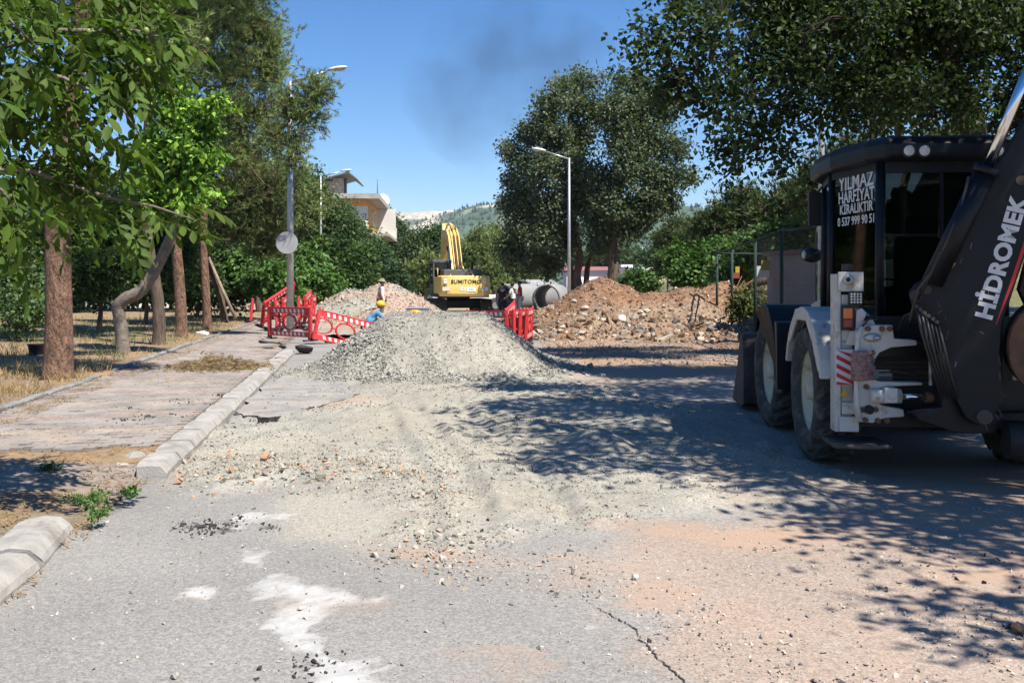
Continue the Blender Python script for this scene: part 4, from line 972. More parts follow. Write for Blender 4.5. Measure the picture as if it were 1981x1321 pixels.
# ---- right: round-leaved trees above the pipes
d = 50
broad_tree('leafy_tree', 'big grey-green tree over the concrete pipes, left of the pair', tr(d, (1120, 560), (1116, 530), (1122, 500), (1112, 440), (1090, 360), (1080, 280)), [.24, .2, .18, .15, .1, .05],
           [blob(x, y, d + dd, r, r * 1.05) for x, y, r, dd in ((1092, 168, 22, 0), (1120, 160, 20, 1), (1150, 158, 20, 0), (1065, 200, 26, -1), (1110, 205, 34, 0), (1048, 232, 22, 1), (1020, 262, 22, 0), (985, 288, 18, 0), (1065, 262, 36, -1), (1120, 265, 38, 1), (1012, 310, 26, 0), (990, 345, 20, 1), (1050, 330, 38, -1.5), (1110, 330, 38, -1), (985, 395, 22, 0), (1020, 385, 34, 0), (1075, 395, 40, -1), (1130, 390, 34, 0), (1000, 445, 30, 1), (1045, 450, 34, -1), (1090, 460, 34, 0), (985, 495, 22, 0), (1030, 505, 28, 0), (1070, 515, 24, 1), (1155, 215, 26, 1))], 1250, 36, .22, .17, (0.075, 0.105, 0.058), 651, light=(0.16, 0.19, 0.12), group='round-leaved trees over the pipes', m=M_LEAF, lump=.9, shell=.5, lightp=.4, rag=3)
d = 48
broad_tree('leafy_tree', 'big dark tree with a forked black trunk behind the earth heap', tr(d, (1186, 562), (1187, 520), (1184, 492), (1190, 440), (1200, 350), (1205, 260)), [.34, .28, .25, .2, .12, .05],
           [blob(x, y, d + dd, r, r * 1.05) for x, y, r, dd in ((1200, 160, 22, 0), (1235, 165, 26, 1), (1190, 205, 26, -1), (1262, 185, 26, 0), (1225, 220, 34, 0), (1285, 225, 30, 1), (1200, 265, 34, -1), (1255, 275, 38, 0), (1305, 285, 26, 0), (1215, 330, 40, -1), (1275, 340, 38, 0), (1315, 345, 24, 1), (1170, 350, 30, 0), (1190, 400, 36, -1), (1245, 395, 34, 0), (1290, 390, 24, 1), (1160, 430, 30, 0), (1210, 440, 30, 0), (1150, 475, 24, 0), (1238, 425, 22, 1))], 1100, 36, .22, .17, (0.068, 0.098, 0.052), 652, light=(0.145, 0.18, 0.105), group='round-leaved trees over the pipes', m=M_LEAF, lump=.9, shell=.5, lr=.5, lightp=.35, rag=3)
tb = MB()
for (pts) in (((1133, 560), (1136, 520), (1150, 470), (1165, 420)), ((1108, 560), (1104, 520), (1092, 470), (1080, 420))):
    tb.tube([P(a, b, 51) for a, b in pts], [.16, .14, .11, .06], 8)
tag(tb.build('tree_stems', M_BARK), 'pair of slim dark stems rising behind the white lamp post', 'tree', 'round-leaved trees over the pipes')

# ---- the big tree at upper right and its neighbour outside the frame, both shading the backhoe
d = 17
def cone_leaf(name, label, trunk, trad, blobs, ncl, per, seed, size=.105, spread=.2): 
    return broad_tree(name, label, trunk, trad, blobs, ncl, per, spread, size, (0.032, 0.054, 0.02), seed, light=(0.065, 0.105, 0.036), lightp=.14, group='tall trees shading the backhoe', lump=.8, shell=.6, sub=7, m=M_LEAF, lr=.45, rag=1, bark=M_DBARK)
cone_leaf('shade_tree', 'tall dark spreading tree behind the backhoe cab', [G(1890, 740), P(1890, 500, d), P(1895, 330, d), P(1875, 220, d), P(1840, 130, d), P(1800, 20, d), P(1770, -120, d)], [.3, .25, .22, .2, .17, .13, .08],
          [blob(1262, 80, d - 3, 40, 45), blob(1300, 160, d - 3, 45, 60), blob(1360, 70, d - 3, 80, 70), blob(1390, 190, d - 2.6, 70, 70), blob(1480, 110, d, 90, 90), blob(1480, 240, d, 90, 70), blob(1580, 60, d, 90, 90), blob(1600, 200, d, 80, 80), blob(1700, 120, d, 90, 90), blob(1690, 235, d + 1, 60, 40), blob(1800, 50, d, 90, 80), blob(1790, 180, d + 1, 70, 70), blob(1900, 100, d, 90, 90), blob(1960, 210, d + 1, 70, 60), blob(1420, 300, d + .5, 46, 40), blob(1520, 310, d + .5, 40, 36),
           blob(1500, -60, d, 190, 90), blob(1750, -90, d, 200, 110), blob(1960, -60, d, 140, 120), blob(2080, 120, d, 120, 160), blob(2030, 280, d, 60, 70), blob(1340, 5, d - 2.5, 80, 40), blob(1560, 20, 21, 120, 80), blob(1760, 20, 22, 120, 90), blob(1900, 40, 21, 100, 90), blob(1700, 150, 22, 90, 70), blob(1640, -90, 20, 140, 70), blob(1480, -20, 22, 110, 60), blob(1480, -150, 20, 150, 80), blob(1620, -160, 22, 150, 80), blob(1420, -90, 22, 110, 60), blob(1560, 130, d - 1, 80, 60), blob(1650, 40, d - 1, 90, 70), blob(1740, 190, d - 1, 70, 60), blob(1850, 200, d - .5, 70, 60), blob(1880, 20, d - 1, 90, 60)], 2600, 30, 661, size=.115)
cone_leaf('shade_tree', 'tall tree standing beyond the right picture edge over the backhoe boom', [Vector((9.6, 6.0, 0)), Vector((9.5, 6.0, 2)), Vector((9.2, 6.2, 4)), Vector((8.2, 6.6, 6)), Vector((7.5, 7, 8))], [.3, .25, .22, .18, .1],
          [(np.array(c), np.array(r)) for c, r in (((8.5, 5.5, 7.2), (2.6, 2.4, 1.8)), ((6.2, 7.0, 6.9), (2.4, 2.4, 1.5)), ((7.6, 9.3, 7.3), (2.6, 2.2, 1.5)), ((4.6, 8.2, 6.6), (1.7, 2.0, 1.0)), ((5.2, 11.0, 7.2), (2.4, 2.0, 1.2)), ((3.6, 10.4, 6.9), (1.3, 1.8, .8)), ((6.0, 4.8, 6.3), (.9, 1.1, .8)), ((9.5, 8.5, 8.5), (2.5, 2.5, 1.8)), ((6.6, 4.6, 5.8), (1.2, 1.3, .9)), ((5.4, 6.4, 6.2), (.8, .8, .6)), ((6.5, 13, 7.6), (2.4, 1.8, 1.2)), ((8.8, 12, 8.2), (2.2, 2.2, 1.6)), ((4.85, 3.0, 5.5), (.45, .45, .3)), ((5.5, 4.0, 5.6), (.6, .6, .4)), ((5.05, 4.8, 5.5), (.45, .5, .3)), ((4.7, 2.4, 5.4), (.3, .3, .25)), ((5.9, 3.0, 5.6), (.5, .5, .35)), ((6.2, 9.6, 8.6), (2.2, 2.0, .9)))], 2000, 26, 662, size=.13)
ms = MB()
for pts, r in ((((1690, 712), (1692, 420), (1688, 240), (1680, 60)), .1), (((1742, 712), (1745, 420), (1738, 220), (1760, 40)), .12)):
    ms.tube([P(a, b, 20.5) for a, b in pts], [r, r * .9, r * .75, r * .5], 9)
tag(ms.build('tree_stems', M_BARK), 'slim dark stems rising behind the backhoe roof', 'tree', 'tall trees shading the backhoe')

# ---- right hillside
def hill_pt(px, d): x = GX(px, d); return Vector((x, d, float(hill_z(np.array([x]), np.array([d]))[0])))
for i, (px, py, d, r, lab) in enumerate(((1440, 420, 46, 80, 'umbrella-shaped dark pine left of the cab on the slope'), (1540, 400, 42, 70, 'dark pine on the slope directly beside the cab'), (1310, 455, 78, 40, 'slender dark conifer on the slope above the far lamp'), (1370, 450, 70, 44, 'pine on the slope behind the tall thin lamp post'))):
    b = hill_pt(px + 10, d)
    pine_tree('pine_tree', lab, [b, b.lerp(P(px, py, d), .5), P(px, py, d)], [.2, .15, .06], [blob(px, py, d, r, r * .45), blob(px - r * .7, py + r * .3, d, r * .6, r * .35), blob(px + r * .6, py + r * .25, d, r * .6, r * .4), blob(px, py - r * .4, d, r * .55, r * .35), blob(px, py + r * .6, d, r * .7, r * .35)], 4600, .25, 671 + i, tm=TUFT_FAR, col=(0.055, 0.085, 0.03), light=(0.09, 0.13, 0.045), group='pines on the right slope', bark=M_BARK)
gsh = 'bushes on the right slope'
shrub('bush', 'bright green bush left of the green fence', [blob(1345, 530, 44, 46, 34), blob(1320, 500, 46, 36, 26), blob(1390, 500, 44, 40, 34), blob(1385, 545, 42, 20, 18)], 681, (0.06, 0.125, 0.03), (0.11, 0.19, 0.05), 900, size=.17, group=gsh)
shrub('bush', 'small leafy bush just behind the top of the earth heap', [blob(1236, 545, 42, 26, 18), blob(1220, 550, 42, 14, 12), blob(1252, 552, 42, 14, 10)], 682, (0.06, 0.12, 0.035), (0.10, 0.17, 0.05), 300, size=.17, group=gsh)
shrub('bush', 'wide green bush seen through the green fence', [blob(1430, 500, 40, 50, 40), blob(1480, 480, 38, 50, 34), blob(1530, 465, 37, 40, 34), blob(1410, 530, 39, 28, 28)], 683, (0.06, 0.115, 0.035), (0.10, 0.165, 0.05), 900, size=.17, group=gsh)
shrub('bush', 'low dusty bush at the foot of the grey wall panel', [blob(1450, 590, 30, 26, 24), blob(1435, 600, 30, 18, 16), blob(1480, 600, 29, 16, 16)], 684, (0.07, 0.10, 0.03), (0.14, 0.15, 0.05), 260, size=.1, group=gsh)
shrub('bush', 'pale bush high on the slope left of the cab', [blob(1500, 440, 60, 50, 24), blob(1450, 455, 62, 40, 20), blob(1560, 420, 58, 40, 30)], 685, (0.08, 0.13, 0.045), (0.12, 0.18, 0.06), 700, size=.22, group=gsh)
shrub('bush', 'rounded olive bush between the two far lamp posts', [blob(1290, 510, 84, 26, 24), blob(1310, 480, 86, 22, 18), blob(1335, 490, 84, 24, 20)], 686, (0.06, 0.10, 0.035), (0.10, 0.15, 0.05), 600, size=.28, group=gsh)

# ---- walnut branches hanging in at upper left
def walnut_leaf(seed):
    r = np.random.default_rng(seed); V, F, C_ = [], [], []
    ln = 0.27; stations = [(0.35, 1), (0.35, -1), (0.58, 1), (0.6, -1), (0.82, 1), (0.84, -1), (1.0, 0)]
    def rach(t): return np.array((0.02 * math.sin(3 * t), ln * t, -0.09 * t * t))
    b = 0
    for i in range(4):
        p, q = rach(i / 4), rach((i + 1) / 4); V += [p + (-.0025, 0, 0), p + (.0025, 0, 0), q + (.002, 0, 0), q + (-.002, 0, 0)]; F += [(b, b + 1, b + 2), (b, b + 2, b + 3)]; C_ += [(.10, .13, .03)] * 4; b += 4
    for t, s in stations:
        p = rach(t); L = r.uniform(.085, .125) * (0.75 + .35 * t); W = L * r.uniform(.42, .5)
        a = (s * r.uniform(.75, 1.15)) if s else r.uniform(-.2, .2); dz = r.uniform(-.75, -.2)
        dr = np.array((math.sin(a), math.cos(a) * .8, dz)); dr /= np.linalg.norm(dr); sd = np.cross(dr, (0, 0, 1)); sd /= np.linalg.norm(sd); up = np.cross(sd, dr)
        fold = r.uniform(.05, .3); curl = r.uniform(-.25, .1)
        col = np.array((0.056, 0.108, 0.014)) * r.uniform(.6, 1.4) * (r.uniform(.9, 1.25), 1, 1)
        rows = [(0, 0), (.22, .62), (.5, 1), (.78, .66), (1, 0)]
        idx = []
        for k, (y, w) in enumerate(rows):
            c = p + dr * L * y + up * curl * L * y * y
            V.append(c); C_.append(col)
            ci = b; b += 1
            if w:
                V += [c + sd * W * .5 * w + up * fold * W * w * .5, c - sd * W * .5 * w + up * fold * W * w * .5]; C_ += [col * .93, col * .93]; idx.append((ci, b, b + 1)); b += 2
            else: idx.append((ci, ci, ci))
        for A, B in zip(idx[:-1], idx[1:]):
            for e in (1, 2):
                quad = [A[0], A[e], B[e], B[0]] if e == 1 else [A[0], B[0], B[e], A[e]]
                u = []
                for q in quad:
                    if q not in u: u.append(q)
                for m_ in range(1, len(u) - 1): F.append((u[0], u[m_], u[m_ + 1]))
    return np.array(V), np.array(F), np.array(C_)
WL = [walnut_leaf(700 + i) for i in range(5)]
wmesh = [mesh_np('leaf', v, f, c, True, M_WALN) for v, f, c in WL]
rw = np.random.default_rng(77)
wal = thing('walnut_tree', 'walnut tree reaching in from the left edge with large hanging leaves', 'tree', 'trees around the roadworks', (-6.3, 6.2, 0.1))
relw = np.array((-6.3, 6.2, 0.1))
# branch paths: (px,py,depth)
BR = [[(-500, 500, 6.4), (-200, 330, 6.4), (60, 330, 6.6), (200, 380, 6.8), (300, 400, 6.8), (375, 425, 6.9)], [(-500, 400, 6.6), (-100, 120, 6.6), (120, 60, 6.8), (260, 60, 7.0), (340, 80, 7.0), (395, 130, 7.0)],
      [(-500, 430, 6.2), (-200, 150, 6.2), (0, 130, 6.3), (120, 150, 6.5), (230, 200, 6.6), (270, 260, 6.6)], [(-400, 300, 7.2), (0, 0, 7.2), (150, -20, 7.2), (260, -20, 7.3), (320, 40, 7.3)],
      [(-400, 420, 5.4), (-150, 300, 5.3), (-30, 330, 5.2), (30, 400, 5.2)], [(-300, 300, 7.6), (-60, 200, 7.6), (100, 240, 7.7), (180, 300, 7.8), (230, 350, 7.8)], [(-400, 250, 5.8), (-150, 0, 5.8), (0, 20, 5.9), (70, 90, 6.0)],
      [(-300, 420, 7.0), (-80, 300, 7.0), (40, 260, 7.1), (130, 330, 7.2), (190, 370, 7.2)], [(-200, 100, 6.9), (60, 150, 7.0), (180, 130, 7.2), (280, 140, 7.4), (360, 190, 7.4)]]
tb = MB(); tb.tube([(-6.3, 6.2, .1), (-6.2, 6.2, 1.2), (-6.0, 6.3, 2.2), (-5.6, 6.3, 3.2), (-5.0, 6.4, 4.4)], [.2, .16, .14, .12, .06], 12)
spots = []
for br in BR:
    pts = [P(*q) for q in br]; n = len(pts)
    tb.tube([Vector((-5.9, 6.3, 2.4))] + pts, [.045] + list(np.linspace(.03, .004, n)), 6)
    for a, b in zip(pts[:-1], pts[1:]):
        ln = (b - a).length
        for k in range(int(ln / 0.017)):
            spots.append((a.lerp(b, rw.uniform()) + Vector(rw.normal(0, .17, 3)), (b - a).normalized()))
tb.v = [tuple(np.array(v) - relw) for v in tb.v]
tb.build('branches', M_GBARK, wal)
cand = []
for q, dr in spots:
    a = rw.uniform(0, 2 * math.pi); dd = Vector((math.cos(a), math.sin(a) * .8 - .15, rw.uniform(-.9, .35))) * .9 + dr * .5
    zh = Vector((rw.normal(0, .35), rw.normal(0, .35), 1)); x = dd.cross(zh).normalized(); y = dd.normalized(); z = x.cross(y)
    s = rw.uniform(.8, 1.2); m4 = Matrix((x * s, y * s, z * s)).transposed().to_4x4(); m4.translation = q - Vector(relw)
    px = 990.5 + q.x * FPX / q.y; py = 548 - (q.z - EYE) * FPX / q.y
    lim = 262 + 30 * math.sin(py * .05) + (100 if py < 130 else 0) + (90 if 385 < py < 440 else 0)
    if px < -160 or px > lim or (py > 455 and px > 40) or py > 500: continue
    cand.append((0 if (-20 < px < 440 and -20 < py < 470) else 1, q.y, m4, int(rw.integers(0, 5))))
cand.sort(key=lambda c: (c[0], c[1]))
for _, _, m4, k in cand[:300]: link('leaf', wmesh[k], wal, mtx=m4)
parts = []
for _, _, m4, k in cand[300:]:
    mm_ = np.array(m4); v, f, c = WL[k]; parts.append((v @ mm_[:3, :3].T + mm_[:3, 3], f, c * rw.uniform(.8, 1.2)))
V, F, C_ = join_np(parts); tag(link('foliage', mesh_np('foliage', V, F, C_, True, M_WALN), wal), kind='stuff')
fm = MB().sphere((0, 0, 0), (.021, .021, .026), 12, 8).mesh('walnut_fruit', mat('green_husk', (0.16, 0.22, 0.05), .5, var=.15, vscale=60))
for px, py, dd in ((283, 60, 6.7), (180, 66, 6.8), (75, 98, 6.2), (287, 120, 6.6), (330, 85, 6.9), (400, 80, 6.9), (190, 290, 6.7), (172, 62, 6.8)): link('walnut_fruit', fm, wal, loc=P(px, py, dd) - Vector(relw))

# ---- grass, needles, weeds
def blades(name, label, pts, h, col, lean, seed, w=.006, dv=.3, m=None, parent=None):
    r = np.random.default_rng(seed); n = len(pts); tv = np.array([(-1, 0, 0), (1, 0, 0), (.5, .55, .06), (-.5, .55, .06), (0, 1, .25)]); tf = np.array([(0, 1, 2), (0, 2, 3), (3, 2, 4)])
    d = r.normal(0, lean, (n, 3)); d[:, 2] = 1; rot = rot_from(d, r); hh = h * r.uniform(.5, 1.3, n)
    V, F, C_ = stamp(tv, tf, pts, rot, np.stack([np.full(n, w) * r.uniform(.7, 1.6, n), hh, hh], -1), jcol(col, n, r, dv, .06))
    o = link(name, mesh_np(name, V, F, C_, False, m or M_DRY), parent); tag(o, label, 'grass', kind='stuff'); return o
def verge_pts(n, sa, sb, ta, tb_, seed, thr=0.0, sc=0.9):
    r = np.random.default_rng(seed); s = sa * (sb / sa) ** r.uniform(size=n); t = r.uniform(ta, tb_, n)
    x, y = t * CA - s * SA, t * SA + s * CA; k = fbm(x * sc, y * sc, 3, seed) > thr; s, t, x, y = s[k], t[k], x[k], y[k]
    return np.stack([x, y, verge_z(s, t)], -1)
pts = np.concatenate([verge_pts(26000, 12, 45, -18, T_P - .12, 801, .46), verge_pts(7000, 12, 20, -10, T_P - .12, 802, .4)])
blades('dry_grass', 'straw-coloured dry grass under the left trees', pts, .16, (0.34, 0.245, 0.125), .55, 803)
blades('green_grass', 'patches of grey-green grass in front of the left bushes', verge_pts(9000, 22, 45, -22, T_P - .5, 811, .52), .28, (0.12, 0.16, 0.06), .4, 812, w=.008, m=M_LEAFD)
def litter(name, label, pts, seed, col=(0.30, 0.19, 0.10), ln=.06):
    r = np.random.default_rng(seed); n = len(pts); a = r.uniform(0, 2 * math.pi, n); d = np.stack([np.cos(a), np.sin(a), r.normal(0, .12, n)], -1); zh = np.repeat(np.array([[0, 0, 1.0]]), n, 0)
    tv = np.array([(-1, -.5, 0), (1, -.5, 0), (.6, .5, .1), (-.6, .5, .1)]); tf = np.array([(0, 1, 2), (0, 2, 3)]); l = ln * r.uniform(.5, 1.5, n)
    V, F, C_ = stamp(tv, tf, pts + np.array([0, 0, .006]) + np.stack([np.zeros(n), np.zeros(n), r.uniform(0, .012, n)], -1), rot_from(d, r, zh), np.stack([np.full(n, .0042), l, l], -1), jcol(col, n, r, .35, .05))
    o = link(name, mesh_np(name, V, F, C_, False, M_DRY)); tag(o, label, 'pine needles', kind='stuff')
def bed_pts(p): q = p.copy(); q[:, 2] = np.maximum(q[:, 2], 0); return q
a = verge_pts(20000, 4.5, 10.6, -8, -1.9, 821, .36, 1.4); 
b = verge_pts(9000, 10, 45, T_P, T_P + .55, 822, .42, 2.0); b[:, 2] = .128
c = verge_pts(5000, 10, 40, T_P, T_K - .3, 823, .60, 1.2); c[:, 2] = .128
e = verge_pts(6000, 11, 17, -9, T_P, 824, .3)
litter('pine_needles', 'orange-brown fallen pine needles over the pavement edge', np.concatenate([a, b, c, e]), 825)
# heap of dead pine twigs on the sidewalk
q0 = G(420, 712, .12); n = 1500; r_ = np.random.default_rng(831)
u = r_.normal(size=(n, 2)); pp = np.stack([q0.x + u[:, 0] * .42, q0.y + u[:, 1] * .35, .125 + np.abs(r_.normal(0, .09, n)) * np.exp(-(u ** 2).sum(1) * .25)], -1)
dd = r_.normal(size=(n, 3)); dd[:, 2] = dd[:, 2] * .3 + .1
V, F, C_ = join_np([stamp(TUFT[0][0], TUFT[0][1], pp, rot_from(dd, r_), .11 * r_.uniform(.6, 1.3, n), jcol((0.30, 0.22, 0.13), n, r_, .35, .06))])
heap = thing('twig_heap', 'heap of dead brown pine twigs on the sidewalk', 'twigs', None, tuple(q0)); tag(link('needles', mesh_np('needles', V - np.array(q0), F, C_, False, M_DRY), heap), kind='stuff')
tw = MB()
for k in range(26):
    a = Vector((r_.normal(0, .35), r_.normal(0, .3), r_.uniform(.01, .14))); b = a + Vector((r_.normal(0, .4), r_.normal(0, .25), r_.normal(0, .05))); b.z = max(b.z, .01)
    tw.tube([a, a.lerp(b, .5) + Vector((0, 0, .03)), b], [.009, .007, .004], 5)
tag(tw.build('twigs', M_BARK, heap), kind='stuff')
# green weeds by the dropped kerb
def weed(px, py, n, h, spread, label, seed, col=(0.10, 0.19, 0.05)):
    r = np.random.default_rng(seed); q = G(px, py, .08); t = thing('weed', label, 'weed', 'weeds at the kerb', tuple(q))
    st = MB(); pts, out = [], []
    for k in range(n):
        a = r.uniform(0, 6.28); e = Vector((math.cos(a) * spread * r.uniform(.3, 1), math.sin(a) * spread * r.uniform(.3, 1), h * r.uniform(.3, 1)))
        st.tube([(0, 0, -.02), e * .5 + Vector((0, 0, h * .15)), e], [.003, .0025, .0015], 4, False)
        for j in range(7): pts.append(np.array(e) * r.uniform(.3, 1)); out.append(np.array((math.cos(a), math.sin(a), .4)))
    st.build('stem', M_LEAFD if False else mat('weed_stem', (0.14, 0.18, 0.06)), t)
    V, F, C_ = leaf_cloud(np.array(pts), np.array(out), 4, .016, .027, col, r, LEAF2, .1); link('leaves', mesh_np('leaves', V, F, C_, False, M_LEAFD), t)
weed(165, 975, 16, .12, .22, 'sprawling green weed at the end of the near kerb stones', 841)
weed(105, 912, 12, .05, .14, 'low dark green weed on the needle-covered pavement', 842, (0.05, 0.10, 0.03))
weed(255, 958, 8, .06, .1, 'small green weed at the asphalt edge by the dropped kerb', 843)
weed(190, 1000, 8, .08, .12, 'small weed touching the tip of the near kerb', 844)
weed(60, 640, 10, .9, .25, 'thin green sapling left of the foremost trunk', 845, (0.10, 0.16, 0.05))
weed(30, 700, 8, 1.2, .3, 'spindly branching shrub at the left edge of the verge', 846, (0.06, 0.09, 0.04))

# ---- filling trees and hedges farther back
gb = 'thicket far behind the left verge'
for i, (px, py, d_, rx, ry, lab) in enumerate(((40, 520, 48, 120, 60, 'dark hedge deep behind the far-left bush'), (230, 510, 52, 110, 70, 'dark hedge deep behind the crooked tree'), (400, 500, 56, 100, 80, 'dark hedge deep behind the slim trunks'), (130, 400, 54, 110, 70, 'tall dark tree mass above the far-left hedge'), (330, 390, 58, 100, 60, 'tall dark tree mass behind the straight trunk'))):
    shrub('hedge', lab, [blob(px, py, d_, rx, ry), blob(px - rx * .7, py + ry * .4, d_, rx * .6, ry * .6), blob(px + rx * .7, py + ry * .4, d_, rx * .6, ry * .6)], 860 + i, (0.03, 0.055, 0.02), (0.06, 0.10, 0.03), 1000, size=.24, spread=.34, group=gb, cat='hedge')
for i, (px, py, d_, rx, ry, lab) in enumerate(((860, 535, 130, 60, 26, 'low hedge behind the excavator cab'), (960, 545, 120, 60, 20, 'low hedge behind the white pickup'), (1180, 500, 170, 60, 24, 'distant hedge behind the pink-roofed building'), (1300, 500, 150, 70, 30, 'distant hedge behind the farthest lamp'))):
    shrub('hedge', lab, [blob(px, py, d_, rx, ry), blob(px - rx * .7, py + ry * .3, d_, rx * .6, ry * .7), blob(px + rx * .7, py + ry * .3, d_, rx * .6, ry * .7)], 870 + i, (0.045, 0.075, 0.03), (0.08, 0.12, 0.05), 700, size=.4, spread=.6, group='distant hedges', cat='hedge')
for i, (px, py, d_, r, lab) in enumerate(((1660, 330, 36, 110, 'dark pine on the slope behind the cab roof'), (1850, 310, 34, 120, 'dark pine on the slope behind the boom'), (1980, 380, 32, 110, 'dark pine on the slope at the right edge'), (1600, 440, 50, 90, 'pine low on the slope behind the cab'))):
    b = hill_pt(px + 10, d_)
    pine_tree('pine_tree', lab, [b, b.lerp(P(px, py, d_), .5), P(px, py, d_)], [.2, .15, .06], [blob(px, py, d_, r, r * .5), blob(px - r * .7, py + r * .4, d_, r * .6, r * .45), blob(px + r * .6, py + r * .35, d_, r * .6, r * .5), blob(px, py - r * .4, d_, r * .55, r * .35), blob(px, py + r * .8, d_, r * .8, r * .5)], 4200, .24, 880 + i, tm=TUFT_FAR, col=(0.05, 0.075, 0.028), light=(0.085, 0.12, 0.04), group='pines on the right slope', bark=M_BARK)
# ------------------------------------------------------------------ lamps, sign, houses, pipes, fence, barriers
M_GALV = mat('galvanised_steel', (0.42, 0.43, 0.44), .45, metal=.6, var=.15, vscale=4, dirt=(0.25, 0.25, 0.25), damt=.4, dscale=6)
M_LAMPH = mat('lamp_housing', (0.55, 0.55, 0.55), .5, var=.05)
M_LENS = mat('lamp_lens', (0.5, 0.5, 0.47), .25, var=.05)
def street_lamp(label, px, d, top, side, arm, rise=.25, basez=0.0, r=.085, hs=1.0):
    x = GX(px, d); z1 = GZ(top, d); t = thing('street_lamp', label, 'street lamp', 'street lamps along the road', (x, d, basez))
    h = z1 - basez
    MB().tube([(0, 0, 0), (0, 0, h * .5), (0, 0, h)], [r, r * .8, r * .55], 8).build('pole', M_GALV, t)
    MB().tube([(0, 0, h - .05), (side * arm, 0, h + rise)], [r * .45, r * .35], 8).build('arm', M_GALV, t)
    MB().box((-.16, -.16, 0), (.16, .16, .03)).build('base_plate', M_GALV, t)
    a = math.atan2(rise, arm)
    m = Matrix.Translation((side * (arm + .02), 0, h + rise + .02)) @ Matrix.Rotation(-side * a * .6, 4, 'Y')
    hd = MB(); L = .62 * hs; prof = [(0, .045), (.12, .07), (.3, .085), (.5, .075), (.6, .045), (.62, .02)]
    vs, fs = [], []
    n = 12
    for yy, rr_ in prof:
        for j in range(n):
            aa = 2 * math.pi * j / n; vs.append(m @ Vector((side * yy * hs, math.cos(aa) * rr_ * 1.7 * hs, max(math.sin(aa), -.35) * rr_ * hs + .01)))
    for i in range(len(prof) - 1):
        for j in range(n): p, q = i * n + j, i * n + (j + 1) % n; fs.append((p, q, q + n, p + n))
    fs += [tuple(range(n)), tuple(range(len(vs) - n, len(vs)))]
    hd.add(vs, fs, True); head = hd.build('lamp_head', M_LAMPH, t)
    ln = MB(); ln.sphere(m @ Vector((side * .38 * hs, 0, -.03 * hs)), (.17 * hs, .10 * hs, .05 * hs), 12, 6); ln.build('lens', M_LENS, head)
    return t
lamp1 = street_lamp('nearest left street lamp with a round traffic sign on its post', 561.5, 31, 158, 1, 1.17, .32, .1, .125)
street_lamp('second left street lamp, rising behind the far gravel heap', 620.5, 57, 340, 1, 1.15, .22)
street_lamp('small distant left street lamp in front of the yellow house', 691.5, 88, 420, 1, 1.0, .35, hs=1.1)
street_lamp('white-lit street lamp in front of the big round tree pair', 1101, 43, 306, -1, 1.0, .28)
street_lamp('thin distant street lamp on the right slope', 1358, 105, 438, 1, .8, .05, 2)
street_lamp('farthest street lamp with its arm to the right, above the white roofs', 1243, 150, 478, 1, 2.2, .5, 0, hs=1.3)
street_lamp('grey street lamp post rising out of the frame left of the cab roof', 1589, 20.5, -60, -1, 1.2, .3, 0, .085)
# round sign, seen from behind, and a yellow tag on the first lamp
sg = thing('traffic_sign', 'round grey back of a traffic sign fixed to the nearest lamp post', 'sign', None, tuple(P(561.5, 470, 30.85)))
MB().cyl((-.07, -.155, 0), (-.07, -.145, 0), .345, n=32).build('disc', mat('sign_back', (0.40, 0.41, 0.42), .5, metal=.3, var=.1, vscale=5), sg)
MB().box((-.16, -.14, -.33), (-.10, -.10, .33)).build('bracket', M_GALV, sg)
MB().box((.055, -.05, -.32), (.10, -.035, -.08)).build('tag', mat('yellow_tag', (0.6, 0.42, 0.03), .6), sg)

# ---- yellow house on the left slope
M_WALLW = mat('plaster_white', (0.62, 0.60, 0.56), .9, var=.1, vscale=.8, dirt=(0.42, 0.40, 0.37), damt=.4, dscale=.6)
M_WALLO = mat('plaster_orange', (0.62, 0.33, 0.12), .9, var=.1, vscale=.8, dirt=(0.45, 0.3, 0.2), damt=.35, dscale=.7)
M_WALLP = mat('plaster_pink', (0.50, 0.36, 0.29), .9, var=.15, vscale=.8)
M_CONC = mat('raw_concrete', (0.36, 0.34, 0.31), .95, var=.2, vscale=1.2, dirt=(0.2, 0.19, 0.18), damt=.5, dscale=.9)
M_WINDK = mat('window_dark', (0.03, 0.04, 0.05), .1, var=.1)
M_PVC = mat('window_frame_white', (0.75, 0.75, 0.74), .4, var=.03)
M_SHEET = mat('roof_sheet', (0.10, 0.095, 0.09), .6, var=.3, vscale=2)
M_BLOCK = mat('bare_blocks', (0.40, 0.33, 0.27), .95, var=.3, vscale=3, dirt=(0.25, 0.2, 0.17), damt=.5, dscale=2)
D0, D1 = 84.0, 107.0
C0 = Vector((GX(712, D0), D0, 0)); C1 = Vector((GX(747, D1), D1, 0)); w = (C1 - C0).normalized(); u = Vector((-w.y, w.x, 0))     # u points left
H = thing('house', 'yellow and white two-storey house with a flat roof on the left', 'house', 'houses around the road', tuple(C0), math.atan2(-u.y, -u.x))
